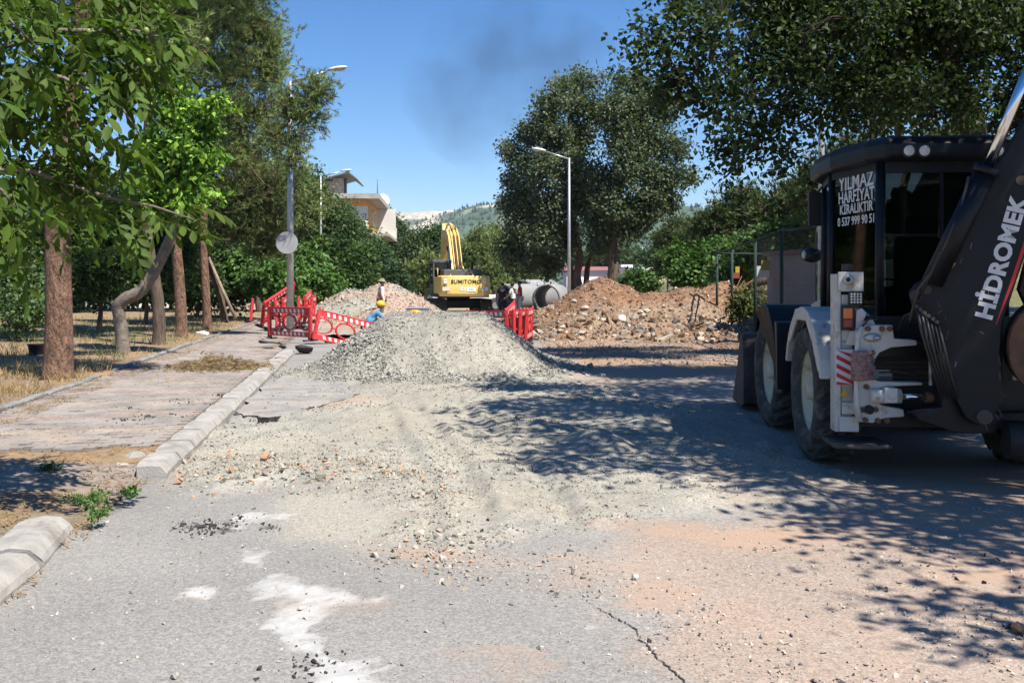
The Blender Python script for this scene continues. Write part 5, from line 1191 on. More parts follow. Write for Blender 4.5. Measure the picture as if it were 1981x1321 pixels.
# local axes: -x left along the gable, +y along the road wall
zt = GZ(376, D0)
MB().box((-9, -.8, zt - .42), (1.0, 24, zt)).build('roof', M_CONC, H)
MB().box((-8.4, 0, zt - 3.3), (-.01, 23, zt - .43)).build('wall', M_WALLW, H)
MB().box((-.008, .02, zt - 3.3), (.03, 10.5, zt - .44)).build('wall', M_WALLO, H)
MB().box((-2.4, -.03, zt - 1.0), (-.012, -.004, zt - .44)).build('wall', M_WALLO, H)
MB().box((.04, 10.6, zt - 3.5), (1.75, 10.8, zt - .45)).build('balcony_wall', M_WALLW, H)
MB().box((-8.4, -.1, zt - 3.55), (1.75, 23, zt - 3.32)).build('floor_slab', M_CONC, H)
MB().box((.04, 10.8, zt - 3.3), (1.75, 23, zt - 2.2)).build('balcony_wall', M_WALLW, H)
MB().box((-8.4, .9, -.2), (-1.0, 23, zt - 3.56)).build('wall', M_WALLP, H)
for (x, y0_, y1_, za, zb) in ((.032, 5.0, 7.4, zt - 2.4, zt - 1.0), (-.97, 4, 7, zt - 6.3, zt - 4.6), (-.97, 10, 13, zt - 6.3, zt - 4.6)):
    f = MB()
    f.box((x, y0_, za), (x + .06, y1_, za + .1)).box((x, y0_, zb - .1), (x + .06, y1_, zb)).box((x, y0_, za + .1), (x + .06, y0_ + .12, zb - .1)).box((x, y1_ - .12, za + .1), (x + .06, y1_, zb - .1)).box((x, (y0_ + y1_) / 2 - .06, za + .1), (x + .05, (y0_ + y1_) / 2 + .06, zb - .1))
    wnd = f.build('window', M_PVC, H); MB().box((x - .01, y0_ + .1, za + .08), (x + .02, y1_ - .1, zb - .08)).build('pane', M_WINDK, wnd)
for (xa, xb, za, zb) in ((-5.2, -3.6, zt - 2.4, zt - 1.0), (-7.6, -6.2, zt - 2.4, zt - 1.0)):
    f = MB(); f.box((xa, -.06, za), (xb, -.004, za + .1)).box((xa, -.06, zb - .1), (xb, -.004, zb)).box((xa, -.06, za + .1), (xa + .1, -.004, zb - .1)).box((xb - .1, -.06, za + .1), (xb, -.004, zb - .1))
    wnd = f.build('window', M_PVC, H); MB().box((xa + .09, -.02, za + .09), (xb - .09, -.003, zb - .09)).build('pane', M_WINDK, wnd)
g = MB()
for i in range(6): g.box((-7.6 + i * .9, 1.0, zt + .002), (-6.702 + i * .9, 1.25, zt + .25 + i * .24))
gable = g.build('gable_wall', M_BLOCK, H)
MB().prism([(-8.2, .2, zt + .15), (-1.7, .2, zt + 1.95), (-1.0, .2, zt + 1.4), (-1.1, .2, zt + 1.33), (-1.75, .2, zt + 1.83), (-8.2, .2, zt + .05)], (0, 7, 0)).build('roof_sheet', M_SHEET, H)
MB().box((-2.2, 1.3, zt + .002), (-1.95, 1.5, zt + 1.5)).build('roof_post', M_SHEET, H)
tk = MB(); tk.cyl((-11.0, .5, zt + 1.0), (-8.9, .5, zt + 1.0), .42, n=18)
tank = tk.build('water_tank', mat('rusty_tank', (0.50, 0.42, 0.38), .6, var=.2, vscale=1.5, dirt=(0.30, 0.10, 0.06), damt=.7, dscale=2.2), H)
st_ = MB()
for x in (-10.7, -9.2): st_.bar((x, .5, zt - .3), (x, .5, zt + .6), .08, .08)
st_.box((-11, .2, zt - .42), (-8.9, .8, zt - .3)).build('tank_stand', M_SHEET, H)
MB().cyl((.2, 8, zt), (.2, 8, zt + 2.1), .05, n=6).build('antenna', M_SHEET, H)
MB().cyl((-8.6, 6, zt), (-8.6, 6, zt + 3.2), .05, n=6).build('antenna', M_SHEET, H)
dsh = MB(); dsh.lathe([(0, .0), (.3, .03), (.5, .10), (.62, .17)], (.3, 14, zt + .7), Vector((.5, -.8, .4)), 20); dish = dsh.build('satellite_dish', M_PVC, H)
MB().cyl((.3, 14.1, zt), (.3, 14.1, zt + .7), .04, n=6).build('stand', M_SHEET, dish)

def simple_house(label, px0, px1, d, ytop, depth, mw, mr, slab=.25, wins=(), zb=-.2, over=.3, name='house', grp='houses around the road'):
    xa, xb, z1 = GX(px0, d), GX(px1, d), GZ(ytop, d); h = thing(name, label, 'house', grp, ((xa + xb) / 2, d, zb)); W = (xb - xa) / 2; zz = z1 - zb
    MB().box((-W, 0, 0), (W, depth, zz - slab)).build('wall', mw, h)
    MB().box((-W - over, -over, zz - slab + .002), (W + over, depth + over, zz)).build('roof', mr, h)
    for (a, b, c, e) in wins:
        f = MB().box((a, -.05, c), (b, -.003, e)).build('window', M_PVC, h); MB().box((a + .08, -.065, c + .08), (b - .08, -.051, e - .08)).build('pane', M_WINDK, f)
    return h
simple_house('white house with a dark slab roof glimpsed below the yellow one', 752, 791, 116, 487, 9, M_WALLW, M_CONC, wins=((-1.6, -.6, 3.0, 4.2), (.3, 1.3, 3.0, 4.2)))
simple_house('white building glimpsed through leaves at far left', 150, 240, 62, 446, 8, mat('white_facade', (0.72, 0.72, 0.72), .8, var=.04), M_CONC, wins=((-1.1, -.5, 2.6, 4.4), (.2, .8, 2.6, 4.4)))
M_PINK = mat('pink_roof', (0.50, 0.22, 0.24), .7, var=.1); M_PALE = mat('pale_facade', (0.62, 0.62, 0.64), .8, var=.08, vscale=.5)
simple_house('low white building with a pink roof edge behind the forked tree', 1096, 1206, 118, 516, 10, M_PALE, M_PINK, .45, wins=((-2.4, -1.2, 1.2, 2.4), (0, 1.2, 1.2, 2.4)))
simple_house('small white gabled building right of the forked tree', 1206, 1219, 114, 512, 8, M_WALLW, M_PALE, .3)
simple_house('long low pale building below the farthest street lamp', 1219, 1284, 108, 517, 9, mat('cream_facade', (0.55, 0.53, 0.48), .85, var=.06), M_PALE, .3)

# ---- concrete pipes
M_PIPE = mat('pipe_concrete', (0.235, 0.24, 0.245), .85, var=.15, vscale=1.5, dirt=(0.22, 0.22, 0.22), damt=.45, dscale=1.2, bump=.3, bscale=25, bdist=.01)
def pipe(label, px, d, ax, r=.82, ln=2.4, z=None, m=M_PIPE):
    ax = Vector((*ax, 0)).normalized(); t = thing('concrete_pipe', label, 'pipe', 'concrete pipes beside the road', (GX(px, d), d, 0.08))
    zc = r if z is None else z
    MB().lathe([(r * .84, 0), (r * .98, 0), (r, .03), (r, ln * .93), (r * .93, ln * .94), (r * .93, ln), (r * .84, ln)], (0, 0, zc), ax, 36, closed=True).build('barrel', m, t)
    MB().lathe([(r * .86, -.012), (r * .97, -.012), (r * .97, .08), (r * .86, .08)], (0, 0, zc), ax, 36, closed=True).build('rim', m, t)
    return t
pipe('concrete pipe lying behind the man in black', 975, 56, (.8, .6))
pipe('concrete pipe with its round mouth facing the road, left of the lamp post', 1057, 54, (.3, .95), .82, 2.3)
pipe('sunlit concrete pipe behind the other two', 1012, 60.5, (.75, .65), .95, 2.4)
pipe('concrete pipe end coloured as sunlit, right of the white-lit lamp post', 1108, 57, (.9, .35), .85, 2.2, z=1.15, m=mat('pipe_sunlit_tone', (0.52, 0.52, 0.52), .85, var=.1, vscale=1.5))  # paler copy of the pipe concrete, sunlight put into its colour
pipe('concrete pipe farthest right, behind the top of the earth heap', 1150, 60, (.9, .4), .85, 2.2)

# ---- green tube fence with wire mesh, hut wall behind it
M_GREEN = mat('green_paint', (0.008, 0.03, 0.022), .8, var=.2, vscale=5); M_WIRE = mat('mesh_wire', (0.015, 0.017, 0.016), .7)
FP = [(1387, 490, 33.0, 611), (1416, 481, 30.0, 622), (1461, 465, 27.0, 640), (1512, 446, 24.6, 660), (1581, 440, 22.4, 690)]
fn = thing('wire_fence', 'green tube fence with diamond wire mesh beside the backhoe', 'fence', None, (GX(1461, 27), 27, 0)); fr = Vector(fn.location)
tops = [P(a, b, d) for a, b, d, _ in FP]; bots = [P(a, e, d) for a, _, d, e in FP]
for tp, bt in zip(tops, bots): MB().tube([bt - fr - Vector((0, 0, .4)), tp - fr], .045, 8).build('post', M_GREEN, fn)
for a, b in zip(tops[:-1], tops[1:]): MB().tube([a - fr, b - fr], .032, 8).build('rail', M_GREEN, fn)
e_ = tops[0] + Vector((2.6, 1.2, 0)); MB().tube([tops[0] - fr, e_ - fr], .03, 8).build('rail', M_GREEN, fn)
MB().tube([P(1387, 512, 33) - fr, P(1416, 503, 30) - fr], .028, 8).build('rail', M_GREEN, fn)
for i in (2, 3):
    A, B, A0, B0 = tops[i], tops[i + 1], bots[i], bots[i + 1]; wm = MB(); L = (B - A).length; step = .11; hgt = 2.2
    def pt(uu, vv): q = A.lerp(B, uu / L); return Vector((q.x, q.y, q.z - hgt + vv)) - fr
    k = -int(hgt / step)
    while k * step < L:
        for sgn in (1, -1):
            ua, va, ub, vb = k * step, 0.0, k * step + hgt, hgt
            if ua < 0: va -= ua; ua = 0
            if ub > L: vb -= (ub - L); ub = L
            if ub - ua > .02:
                p, q = (pt(ua, va), pt(ub, vb)) if sgn == 1 else (pt(ua, hgt - va), pt(ub, hgt - vb)); wm.tube([p, q], .003, 3, False)
        k += 1
    wm.build('wire_mesh', M_WIRE, fn)
hu = thing('utility_hut', 'grey rendered hut wall behind the wire mesh', 'hut', None, (GX(1484, 28), 28, 0)); ho = Vector(hu.location)
A, B = Vector((GX(1484, 28), 28, 0)), Vector((GX(1640, 23.6), 23.6, 0)); dv_ = (B - A).normalized(); nv = Vector((-dv_.y, dv_.x, 0))
if nv.y < 0: nv = -nv
M_HUT = mat('hut_render', (0.23, 0.215, 0.205), .9, var=.15, vscale=1.5, dirt=(0.13, 0.12, 0.115), damt=.35, dscale=1.2)
MB().prism([A - ho, B - ho, B + nv * 2 - ho, A + nv * 2 - ho], (0, 0, 2.52)).build('wall', M_HUT, hu)
A2, B2 = A - dv_ * .1 - nv * .1, B + dv_ * .1 - nv * .1
MB().prism([v - ho + Vector((0, 0, 2.522)) for v in (A2, B2, B2 + nv * 2.2, A2 + nv * 2.2)], (0, 0, .12)).build('cap', mat('hut_cap', (0.16, 0.12, 0.10), .9, var=.2), hu)
for zz in (.85, 1.7): MB().box((0, -.004, 0), ((B - A).length, .0, .012), Matrix.Translation((0, 0, zz)) @ Matrix.Rotation(math.atan2(dv_.y, dv_.x), 4, 'Z')).build('seam', M_SHEET, hu)
bd = thing('warning_board', 'small yellow and white board beside the hut wall', 'sign', None, tuple(P(1474, 527, 27.8)))
MB().box((-.17, 0, -.14), (.22, .02, .18)).build('panel', mat('white_board', (0.75, 0.75, 0.75), .6), bd); MB().box((-.02, -.012, .06), (.22, -.002, .34)).build('yellow_plate', mat('yellow_plate', (0.35, 0.27, 0.02), .6), bd)
b2 = thing('warning_board', 'small yellow and red board left of the second fence post', 'sign', None, tuple(P(1424, 531, 31)))
MB().box((-.09, 0, -.12), (.11, .02, .05)).build('panel', mat('red_board', (0.25, 0.05, 0.04), .6), b2); MB().box((-.02, 0, .052), (.11, .02, .25)).build('yellow_plate', mat('yellow_plate2', (0.45, 0.30, 0.02), .6), b2)
# split tree trunk lying on the bank
lg = thing('split_log', 'split tree trunk with raw orange wood lying on the bank', 'log', None, tuple(P(1445, 555, 30.5))); lo_ = Vector(lg.location)
MB().tube([P(1422, 572, 30.5) - lo_, P(1440, 560, 30.4) - lo_, P(1462, 549, 30.2) - lo_, P(1490, 540, 29.8) - lo_], [.14, .16, .15, .12], 9).build('trunk', M_BARK, lg)
MB().tube([P(1425, 585, 30.2) - lo_, P(1450, 568, 30.1) - lo_, P(1478, 556, 29.8) - lo_], [.1, .11, .07], 8).build('trunk', M_BARK, lg)
sp = MB(); rs = random.Random(8)
for i in range(14):
    a = P(1421 + rs.uniform(-2, 6), 575 + rs.uniform(-12, 14), 30.2) - lo_; b = a + Vector((rs.uniform(.1, .55), rs.uniform(-.1, .1), rs.uniform(.15, .5))); sp.bar(a, b, .035, .02)
sp.build('splinters', mat('raw_wood', (0.45, 0.26, 0.12), .85, var=.25, vscale=6), lg)

# ---- red plastic barriers
M_RED = mat('red_plastic', (0.52, 0.035, 0.04), .5, var=.18, vscale=3, dirt=(0.42, 0.15, 0.12), damt=.5, dscale=4)
M_REFL = mat('reflective_white', (0.70, 0.68, 0.66), .4, var=.1, vscale=8, dirt=(0.45, 0.42, 0.4), damt=.3, dscale=6)
M_FOOT = mat('rubber_foot', (0.03, 0.03, 0.032), .8, var=.3, dirt=(0.12, 0.11, 0.10), damt=.5)
BW = 2.0
def ring_pts(cx, cz, rx, rz, a0, a1, n):
    out = []
    for i in range(n + 1):
        a = a0 + (a1 - a0) * i / n; p = 1.25
        out.append(Vector((cx + rx * math.copysign(abs(math.cos(a)) ** p, math.cos(a)), 0, cz + rz * math.copysign(abs(math.sin(a)) ** (1 / 1.15), math.sin(a)))))
    return out
def band(mb, pts, w=.045, th=.05):
    for a, b in zip(pts[:-1], pts[1:]):
        dd = (b - a).normalized(); mb.bar(a - dd * .012, b + dd * .012, th, w, Vector((0, 1, 0)).cross(dd)) if False else mb.bar(a - dd * .012, b + dd * .012, w, th, Vector((0, 1, 0)))
def make_barrier():
    parts = {}
    m = MB().box((.04, -.035, .83), (BW - .04, .035, 1.0)); m.box((.04, -.045, .985), (BW - .04, .045, 1.02)); parts['top_rail'] = m.mesh('top_rail', M_RED)
    m = MB().box((.04, -.035, .13), (BW - .04, .035, .27)); m.box((.04, -.045, .115), (BW - .04, .045, .14)); parts['bottom_rail'] = m.mesh('bottom_rail', M_RED)
    m = MB().box((-.045, -.05, .10), (.045, .05, 1.0)); m.box((-.06, -.03, .1), (-.044, .03, .98)); m.box((-.03, -.06, .30), (.03, -.049, .78)); m.cyl((0, 0, .99), (0, 0, 1.07), .035, n=10); m.box((-.07, -.02, .86), (-.04, .02, .94)).box((-.07, -.02, .16), (-.04, .02, .24)); parts['post'] = m.mesh('post', M_RED)
    cz = .55; m = MB(); band(m, ring_pts(1.0, cz, .33, .23, 0, 2 * math.pi, 20)); m.box((.975, -.02, .77), (1.025, .02, .84)).box((.975, -.02, .26), (1.025, .02, .33)).bar((.52, 0, cz), (.68, 0, cz), .04, .05).bar((1.32, 0, cz), (1.48, 0, cz), .04, .05); parts['ring'] = m.mesh('ring', M_RED)
    m = MB(); band(m, ring_pts(.2, cz, .33, .23, -math.pi / 2, math.pi / 2, 11)); m.box((.02, -.02, cz - .25), (.2, .02, cz - .21)).box((.02, -.02, cz + .21), (.2, .02, cz + .25)); parts['half_ring'] = m.mesh('half_ring', M_RED)
    for nm, za, zb in (('top_reflector', .855, .97), ('bottom_reflector', .155, .25)):
        m = MB()
        for k in range(8):
            x = .28 + k * .2
            for s in (-1, 1): m.prism([(x, s * .0355, za), (x + .09, s * .0355, za), (x + .06, s * .0355, zb), (x - .03, s * .0355, zb)], (0, s * .004, 0))
        parts[nm] = m.mesh(nm, M_REFL)
    m = MB().box((-.06, -.25, 0), (.06, .25, .05)).box((-.04, -.06, .05), (.04, .06, .14)); parts['foot'] = m.mesh('foot', M_FOOT)
    return parts
BP = make_barrier()
def barrier(label, a, b, roll=0.0, lean=0.0, z=0.0, foot=True):
    a, b = Vector((*a, 0)), Vector((*b, 0)); rz = math.atan2(b.y - a.y, b.x - a.x)
    t = thing('barrier', label, 'barrier', 'red plastic barriers', (a.x, a.y, z), 0)
    t.rotation_euler = (Matrix.Rotation(rz, 4, 'Z') @ Matrix.Rotation(roll, 4, 'Y') @ Matrix.Rotation(lean, 4, 'X')).to_euler()
    t.scale = (.95, .95, .95)
    for nm, dx, flip in (('top_rail', 0, 0), ('bottom_rail', 0, 0), ('post', 0, 0), ('post', BW, 1), ('ring', 0, 0), ('half_ring', 0, 0), ('half_ring', BW, 1), ('top_reflector', 0, 0), ('bottom_reflector', 0, 0)) + ((('foot', 0, 0), ('foot', BW, 0)) if foot else ()):
        o = link(nm, BP[nm], t, loc=(dx, 0, 0), rot=(0, 0, math.pi if flip else 0))
        if 'reflector' in nm: tag(o, kind='stuff')
    return t
barrier('foremost left red barrier facing away from the sun, with slanted reflectors', (GX(522, 29.5), 29.5), (GX(607, 28.2), 28.2), 0.0, 0.02, .08)
barrier('sunlit red barrier sinking into the gravel heap on its right', (GX(606, 28.1), 28.1), (GX(712, 29.2), 29.2), .24, -.05, .06, foot=False)
barrier('left red barrier tilted over at the back of the left cluster', (GX(506, 33.5), 33.5), (GX(540, 34.5), 34.5), -.35, .35, .25)
for i, (px, d, e, rl) in enumerate(((536, 33.0, .12, .05), (549, 33.6, .2, -.05), (578, 34.6, .15, .08), (589, 35.2, .3, -.1), (601, 34.4, .2, .02))):
    barrier(('red barrier seen edge-on, {} behind the foremost left one').format(('first from the left', 'second from the left', 'just right of the lamp post', 'fourth from the left', 'tallest at the right end')[i]), (GX(px, d), d), (GX(px, d) + e - .5, d + 2), rl, 0.03 * (i - 2), .22 + .03 * i)
barrier('lone red barrier standing apart at far left on the verge', (GX(484, 40), 40), (GX(484, 40) - .5, 42), 0, .1, .12)
barrier('right red barrier facing the road, half behind the gravel heap', (GX(905, 28.9), 28.9), (GX(984, 27.7), 27.7), -.02, 0, -.02)
for i, (px, d, rl, e) in enumerate(((983, 27.4, -.1, .25), (994, 27.6, .02, .35), (1005, 27.8, .05, .3), (1016, 27.9, 0, .2))):
    barrier(('red barrier edge-on in the right cluster, {}').format(('tilted up behind the facing one', 'second from the facing one', 'third from the facing one', 'outermost beside the earth heap')[i]), (GX(px, d), d), (GX(px, d) + e, d + 1.98), rl, .04 * (i - 1.5), .04)
# broken pieces of asphalt by the barriers
for i, (px, py, r, fl, lab) in enumerate(((588, 680, .28, .45, 'dark asphalt lump under the foremost left barrier'), (520, 668, .3, .3, 'stacked broken asphalt slabs at the left barrier foot'), (545, 672, .18, .3, 'small asphalt slab leaning by the left barrier foot'), (505, 662, .2, .3, 'tilted asphalt shard left of the left barriers'), (560, 684, .13, .5, 'small asphalt piece between the lump and the kerb end'))):
    q = G(px, py, .05); tv, tf = hull_template(16, 900 + i, fl); me = mesh_np('asphalt_chunk', tv * r, tf, None, False, M_ASPHB)
    tag(link('asphalt_chunk', me, loc=q + Vector((0, 0, r * fl * .5)), rot=(.25 * (i % 3 - 1), .3 * (i % 2), i)), lab, 'rubble', 'asphalt chunks by the barriers')
# plastic bags
M_BAG = mat('plastic_bag', (0.70, 0.70, 0.72), .35, var=.1, vscale=20)
for px, py, r, lab in ((390, 647, .24, 'white plastic bag at the edging under the trees'), (178, 640, .22, 'pale blue plastic bag in the grass'), (142, 588, .15, 'small white scrap far back in the verge')):
    q = G(px, py, .15); tv, tf = hull_template(30, px, .35); rr_ = np.random.default_rng(px); tv = tv * rr_.uniform(.8, 1.15, (len(tv), 1)) * (r, r * .6, r)
    tag(link('plastic_bag', mesh_np('plastic_bag', tv, tf, None, False, M_BAG), loc=q + Vector((0, 0, .03))), lab, 'plastic bag', 'litter on the verge')
bt = thing('plastic_tub', 'dark tub with a white rim half hidden behind the foremost trunk', 'tub', None, tuple(G(70, 690, .15)))
MB().lathe([(.13, 0), (.17, .25), (.185, .25), (.185, .28), (.16, .28), (.12, .02)], ax=Vector((0, 0, 1)), n=20).build('tub', mat('tub_dark', (0.03, 0.03, 0.03), .5), bt)
# ------------------------------------------------------------------ lettering
def lettering(name, body, size, parent, origin, ex, ey, m, bold=0.0, shear=0.0, space=1.0, extrude=.003, align='CENTER'):
    cu = bpy.data.curves.new(name, 'FONT'); cu.body = body; cu.size = size; cu.offset = bold; cu.shear = shear; cu.space_character = space; cu.extrude = extrude; cu.align_x = align; cu.align_y = 'CENTER'; cu.resolution_u = 3
    cu.materials.append(m); ex, ey = Vector(ex).normalized(), Vector(ey); ey = (ey - ex * ey.dot(ex)).normalized(); ez = ex.cross(ey)
    mt = Matrix((ex, ey, ez)).transposed().to_4x4(); mt.translation = Vector(origin); return link(name, cu, parent, mtx=mt)
# ------------------------------------------------------------------ excavator
M_YEL = mat('machine_yellow', (0.82, 0.55, 0.17), .45, var=.1, vscale=2, dirt=(0.42, 0.30, 0.17), damt=.42, dscale=1.6)
M_DGREY = mat('machine_grey', (0.075, 0.08, 0.085), .5, var=.15, vscale=3, dirt=(0.22, 0.20, 0.18), damt=.4, dscale=1.5)
M_STEEL = mat('track_steel', (0.065, 0.055, 0.048), .7, metal=.3, var=.3, vscale=6, dirt=(0.20, 0.15, 0.11), damt=.55, dscale=2.5)
M_CHROME = mat('chrome_rod', (0.75, 0.75, 0.76), .15, metal=1.0, var=.03)
M_HOSE = mat('rubber_hose', (0.02, 0.02, 0.021), .5)
M_BLACK = mat('flat_black', (0.012, 0.012, 0.013), .6, var=.2)
M_STICK = mat('sticker_white', (0.72, 0.72, 0.74), .5, var=.06)
GLASS_D = mat_glass('tinted_glass', (0.30, 0.34, 0.33))
ED = 52.8; EX = thing('excavator', 'yellow crawler excavator seen from behind with its boom raised', 'excavator', None, (GX(887, ED), ED, .02), RA + R(2))
for s in (-1, 1):
    cx = s * 1.19; w_ = .3; Ltr, Hh = 2.2, .44
    per = []; N = 48; pth = 2 * (2 * (Ltr - Hh)) + 2 * math.pi * Hh
    m = MB()
    for i in range(N):
        q = pth * i / N; fl = 2 * (Ltr - Hh)
        if q < fl: y, z, a = -(Ltr - Hh) + q, 0.0, 0
        elif q < fl + math.pi * Hh: t = (q - fl) / Hh; y, z, a = (Ltr - Hh) + Hh * math.sin(t), Hh - Hh * math.cos(t), t
        elif q < 2 * fl + math.pi * Hh: y, z, a = (Ltr - Hh) - (q - fl - math.pi * Hh), 2 * Hh, math.pi
        else: t = (q - 2 * fl - math.pi * Hh) / Hh; y, z, a = -(Ltr - Hh) - Hh * math.sin(t), Hh + Hh * math.cos(t), math.pi + t
        mt = Matrix.Translation((cx, y, z)) @ Matrix.Rotation(a, 4, 'X'); m.box((-w_, -.088, 0), (w_, .088, .035), mt)
        for gy in (-.06, .01): m.box((-w_, gy, -.03), (w_, gy + .02, .001), mt)
    tk = m.build('track', M_STEEL, EX)
    f = MB().box((cx - .17, -1.75, .17), (cx + .17, 1.75, .72)); f.build('track_frame', M_STEEL, tk)
    for y in (-1.76, 1.76): MB().cyl((cx - .12, y, .44), (cx + .12, y, .44), .37, n=20).build('sprocket', M_STEEL, tk)
    r_ = MB(); [r_.cyl((cx - .14, y, .14), (cx + .14, y, .14), .1, n=12) for y in np.linspace(-1.3, 1.3, 7)]; r_.build('rollers', M_STEEL, tk)
MB().box((-.95, -.9, .42), (.95, .9, .82)).build('undercarriage', M_BLACK, EX, .03)
MB().cyl((0, 0, .8), (0, 0, 1.02), .62, n=28).build('turntable', M_BLACK, EX)
MB().box((-1.33, -2.1, 1.0), (1.33, 1.7, 1.2)).build('deck', M_BLACK, EX, .02)
# counterweight: rounded in plan, tapered underneath
pl = [(-1.34, -1.75), (-1.34, -2.35), (-1.22, -2.66), (-.95, -2.88), (-.8, -2.91), (0, -2.92), (.8, -2.91), (.95, -2.88), (1.22, -2.66), (1.34, -2.35), (1.34, -1.75)]
cw = MB(); vs = []
lev = [(1.06, .93), (1.2, .985), (1.45, 1.0), (1.9, 1.0), (2.06, .985), (2.12, .955)]
for z, k in lev: vs += [(x * k, -1.75 + (y + 1.75) * k, z) for x, y in pl]
n = len(pl); fs = [tuple(range(n - 1, -1, -1)), tuple(range(n * (len(lev) - 1), n * len(lev)))]
for i in range(len(lev) - 1):
    for j in range(n): a, b = i * n + j, i * n + (j + 1) % n; fs.append((a, b, b + n, a + n))
cw.add(vs, fs); cwo = cw.build('counterweight', M_YEL, EX, .03)
lettering('brand_lettering', 'SUMITOMO', .285, cwo, (.02, -2.922, 1.80), (1, 0, 0), (0, 0, 1), mat('letter_dark', (0.02, 0.022, 0.03), .5), bold=.004, space=1.06, extrude=.012)
for (x, z, w_, h, c, nm) in ((-.98, 1.45, .42, .2, (0.62, 0.55, 0.42), 'sticker'), (-.13, 1.44, .27, .19, (0.72, 0.72, 0.72), 'sticker'), (.28, 1.42, .44, .22, (0.70, 0.74, 0.78), 'sticker'), (.98, 1.44, .32, .18, (0.72, 0.70, 0.68), 'sticker'), (-1.04, 1.86, .16, .26, (0.74, 0.72, 0.62), 'sticker'), (.98, 1.86, .1, .28, (0.74, 0.72, 0.62), 'sticker')):
    yb = -2.928 if abs(x) < .5 else -2.905
    so = MB().box((x - w_ / 2, yb, z - h / 2), (x + w_ / 2, yb + .02, z + h / 2)).build(nm, mat('sticker_paper', c, .6, var=.08, vscale=9), cwo)
    if c[2] > .6: MB().box((x - w_ * .3, yb - .004, z - .03), (x + w_ * .3, yb - .001, z + .005)).box((x - w_ * .2, yb - .004, z + .04), (x + w_ * .2, yb - .001, z + .06)).build('print', mat('sticker_print', ((0.1, 0.45, 0.75) if x > 0 else (0.2, 0.4, 0.2)), .6), so)
for x in (-.7, .45): MB().box((x - .02, -2.3, 2.12), (x + .02, -2.26, 2.2)).build('lift_eye', M_YEL, cwo)
# house sides, hood
for s in (-1, 1): MB().box((s * 1.34 - .0 if s < 0 else .55, -1.74, 1.2), (-.55 if s < 0 else 1.34, .4 if s < 0 else 1.6, 2.04)).build('side_housing', M_YEL, EX, .03)
MB().box((-.548, -1.74, 1.2), (.548, .2, 2.1)).build('engine_bay', M_YEL, EX, .02)
hd = MB(); vs = []; pr = [(2.105, 1.0), (2.36, 1.0), (2.42, .97), (2.45, .9)]
for z, k in pr: vs += [(-1.0 * k - .02, -1.95 - .3 * (k - .9), z), (.98 * k, -1.95 - .3 * (k - .9), z), (.98 * k, -.3, z), (-1.0 * k - .02, -.3, z)]
fs = [(3, 2, 1, 0), (12, 13, 14, 15)] + [(i * 4 + j, i * 4 + (j + 1) % 4, i * 4 + 4 + (j + 1) % 4, i * 4 + 4 + j) for i in range(3) for j in range(4)]
hd.add(vs, fs); hd.build('engine_hood', M_DGREY, EX, .05)
MB().cyl((.6, -1.0, 2.4), (.6, -1.0, 2.85), .06, n=12).build('exhaust', M_BLACK, EX)
# cab at front left
cab = MB()
x0_, x1_, ya, yb, za, zb = -1.33, -.42, .1, 1.75, 1.2, 2.92
for x in (x0_, x1_):
    for y in (ya, yb): cab.box((x - .05, y - .05, za), (x + .05, y + .05, zb))
cab.box((x0_ - .05, ya - .05, za), (x1_ + .05, yb + .05, za + .5)).box((x0_ - .07, ya - .07, zb - .1), (x1_ + .07, yb + .1, zb + .06))
cabo = cab.build('cab', M_DGREY, EX, .03)
for nm, lo, hi in (('window', (x0_ + .05, ya - .01, za + .5), (x1_ - .05, ya + .005, zb - .1)), ('window', (x0_ + .05, yb - .005, za + .5), (x1_ - .05, yb + .01, zb - .1)), ('window', (x0_ - .01, ya + .05, za + .5), (x0_ + .005, yb - .05, zb - .1)), ('window', (x1_ - .005, ya + .05, za + .5), (x1_ + .01, yb - .05, zb - .1))): MB().box(lo, hi).build(nm, GLASS_D, cabo)
MB().box((-1.1, .5, 1.7), (-.65, 1.0, 1.85)).box((-1.1, .5, 1.85), (-.65, .62, 2.5)).build('seat', M_BLACK, cabo, .03)
# boom, stick, cylinders
def beam(pts, wx, x0, name, m, parent):          # profile polygon in y,z extruded in x
    return MB().prism([(x0 - wx / 2, y, z) for y, z in pts], (wx, 0, 0)).build(name, m, parent, .02)
bm_ = beam([(.45, 1.75), (.75, 1.6), (1.6, 2.6), (2.7, 3.7), (3.5, 4.2), (5.55, 4.55), (5.65, 4.72), (5.4, 4.88), (3.3, 4.78), (2.3, 4.35), (1.2, 3.15), (.5, 2.15)], .62, .02, 'boom', M_YEL, EX)
for k in range(5):
    x = -.16 + .1 * k
    MB().tube([(x + .05, .5, 2.25), (x + .05, 1.15, 3.23), (x + .05, 2.25, 4.47), (x + .05, 3.2, 4.87), (x + .05, 4.6, 4.95)], .028, 6).build('hose', M_YEL if k % 2 == 0 else M_HOSE, bm_)
for s in (-1, 1):
    MB().cyl((.05 + s * .36, .9, 1.5), (.05 + s * .36, 1.7, 2.7), .1, n=14).build('boom_cylinder', M_YEL, EX); MB().cyl((.05 + s * .36, 1.7, 2.7), (.05 + s * .33, 2.5, 3.7), .06, n=12).build('cylinder_rod', M_CHROME, EX)
    MB().cyl((.05 + s * .25, 2.5, 3.7), (.05 + s * .4, 2.5, 3.7), .11, n=12).build('pin', M_BLACK, EX)
MB().cyl((.05, 3.0, 4.93), (.05, 4.4, 5.15), .11, n=14).build('stick_cylinder', M_YEL, EX); MB().cyl((.05, 4.4, 5.15), (.05, 5.6, 5.25), .06, n=12).build('cylinder_rod', M_CHROME, EX)
stk = beam([(5.2, 4.6), (5.5, 5.25), (5.75, 5.3), (6.1, 4.8), (6.5, 2.3), (6.35, 2.1), (6.15, 2.3)], .46, -.04, 'stick', M_YEL, EX)
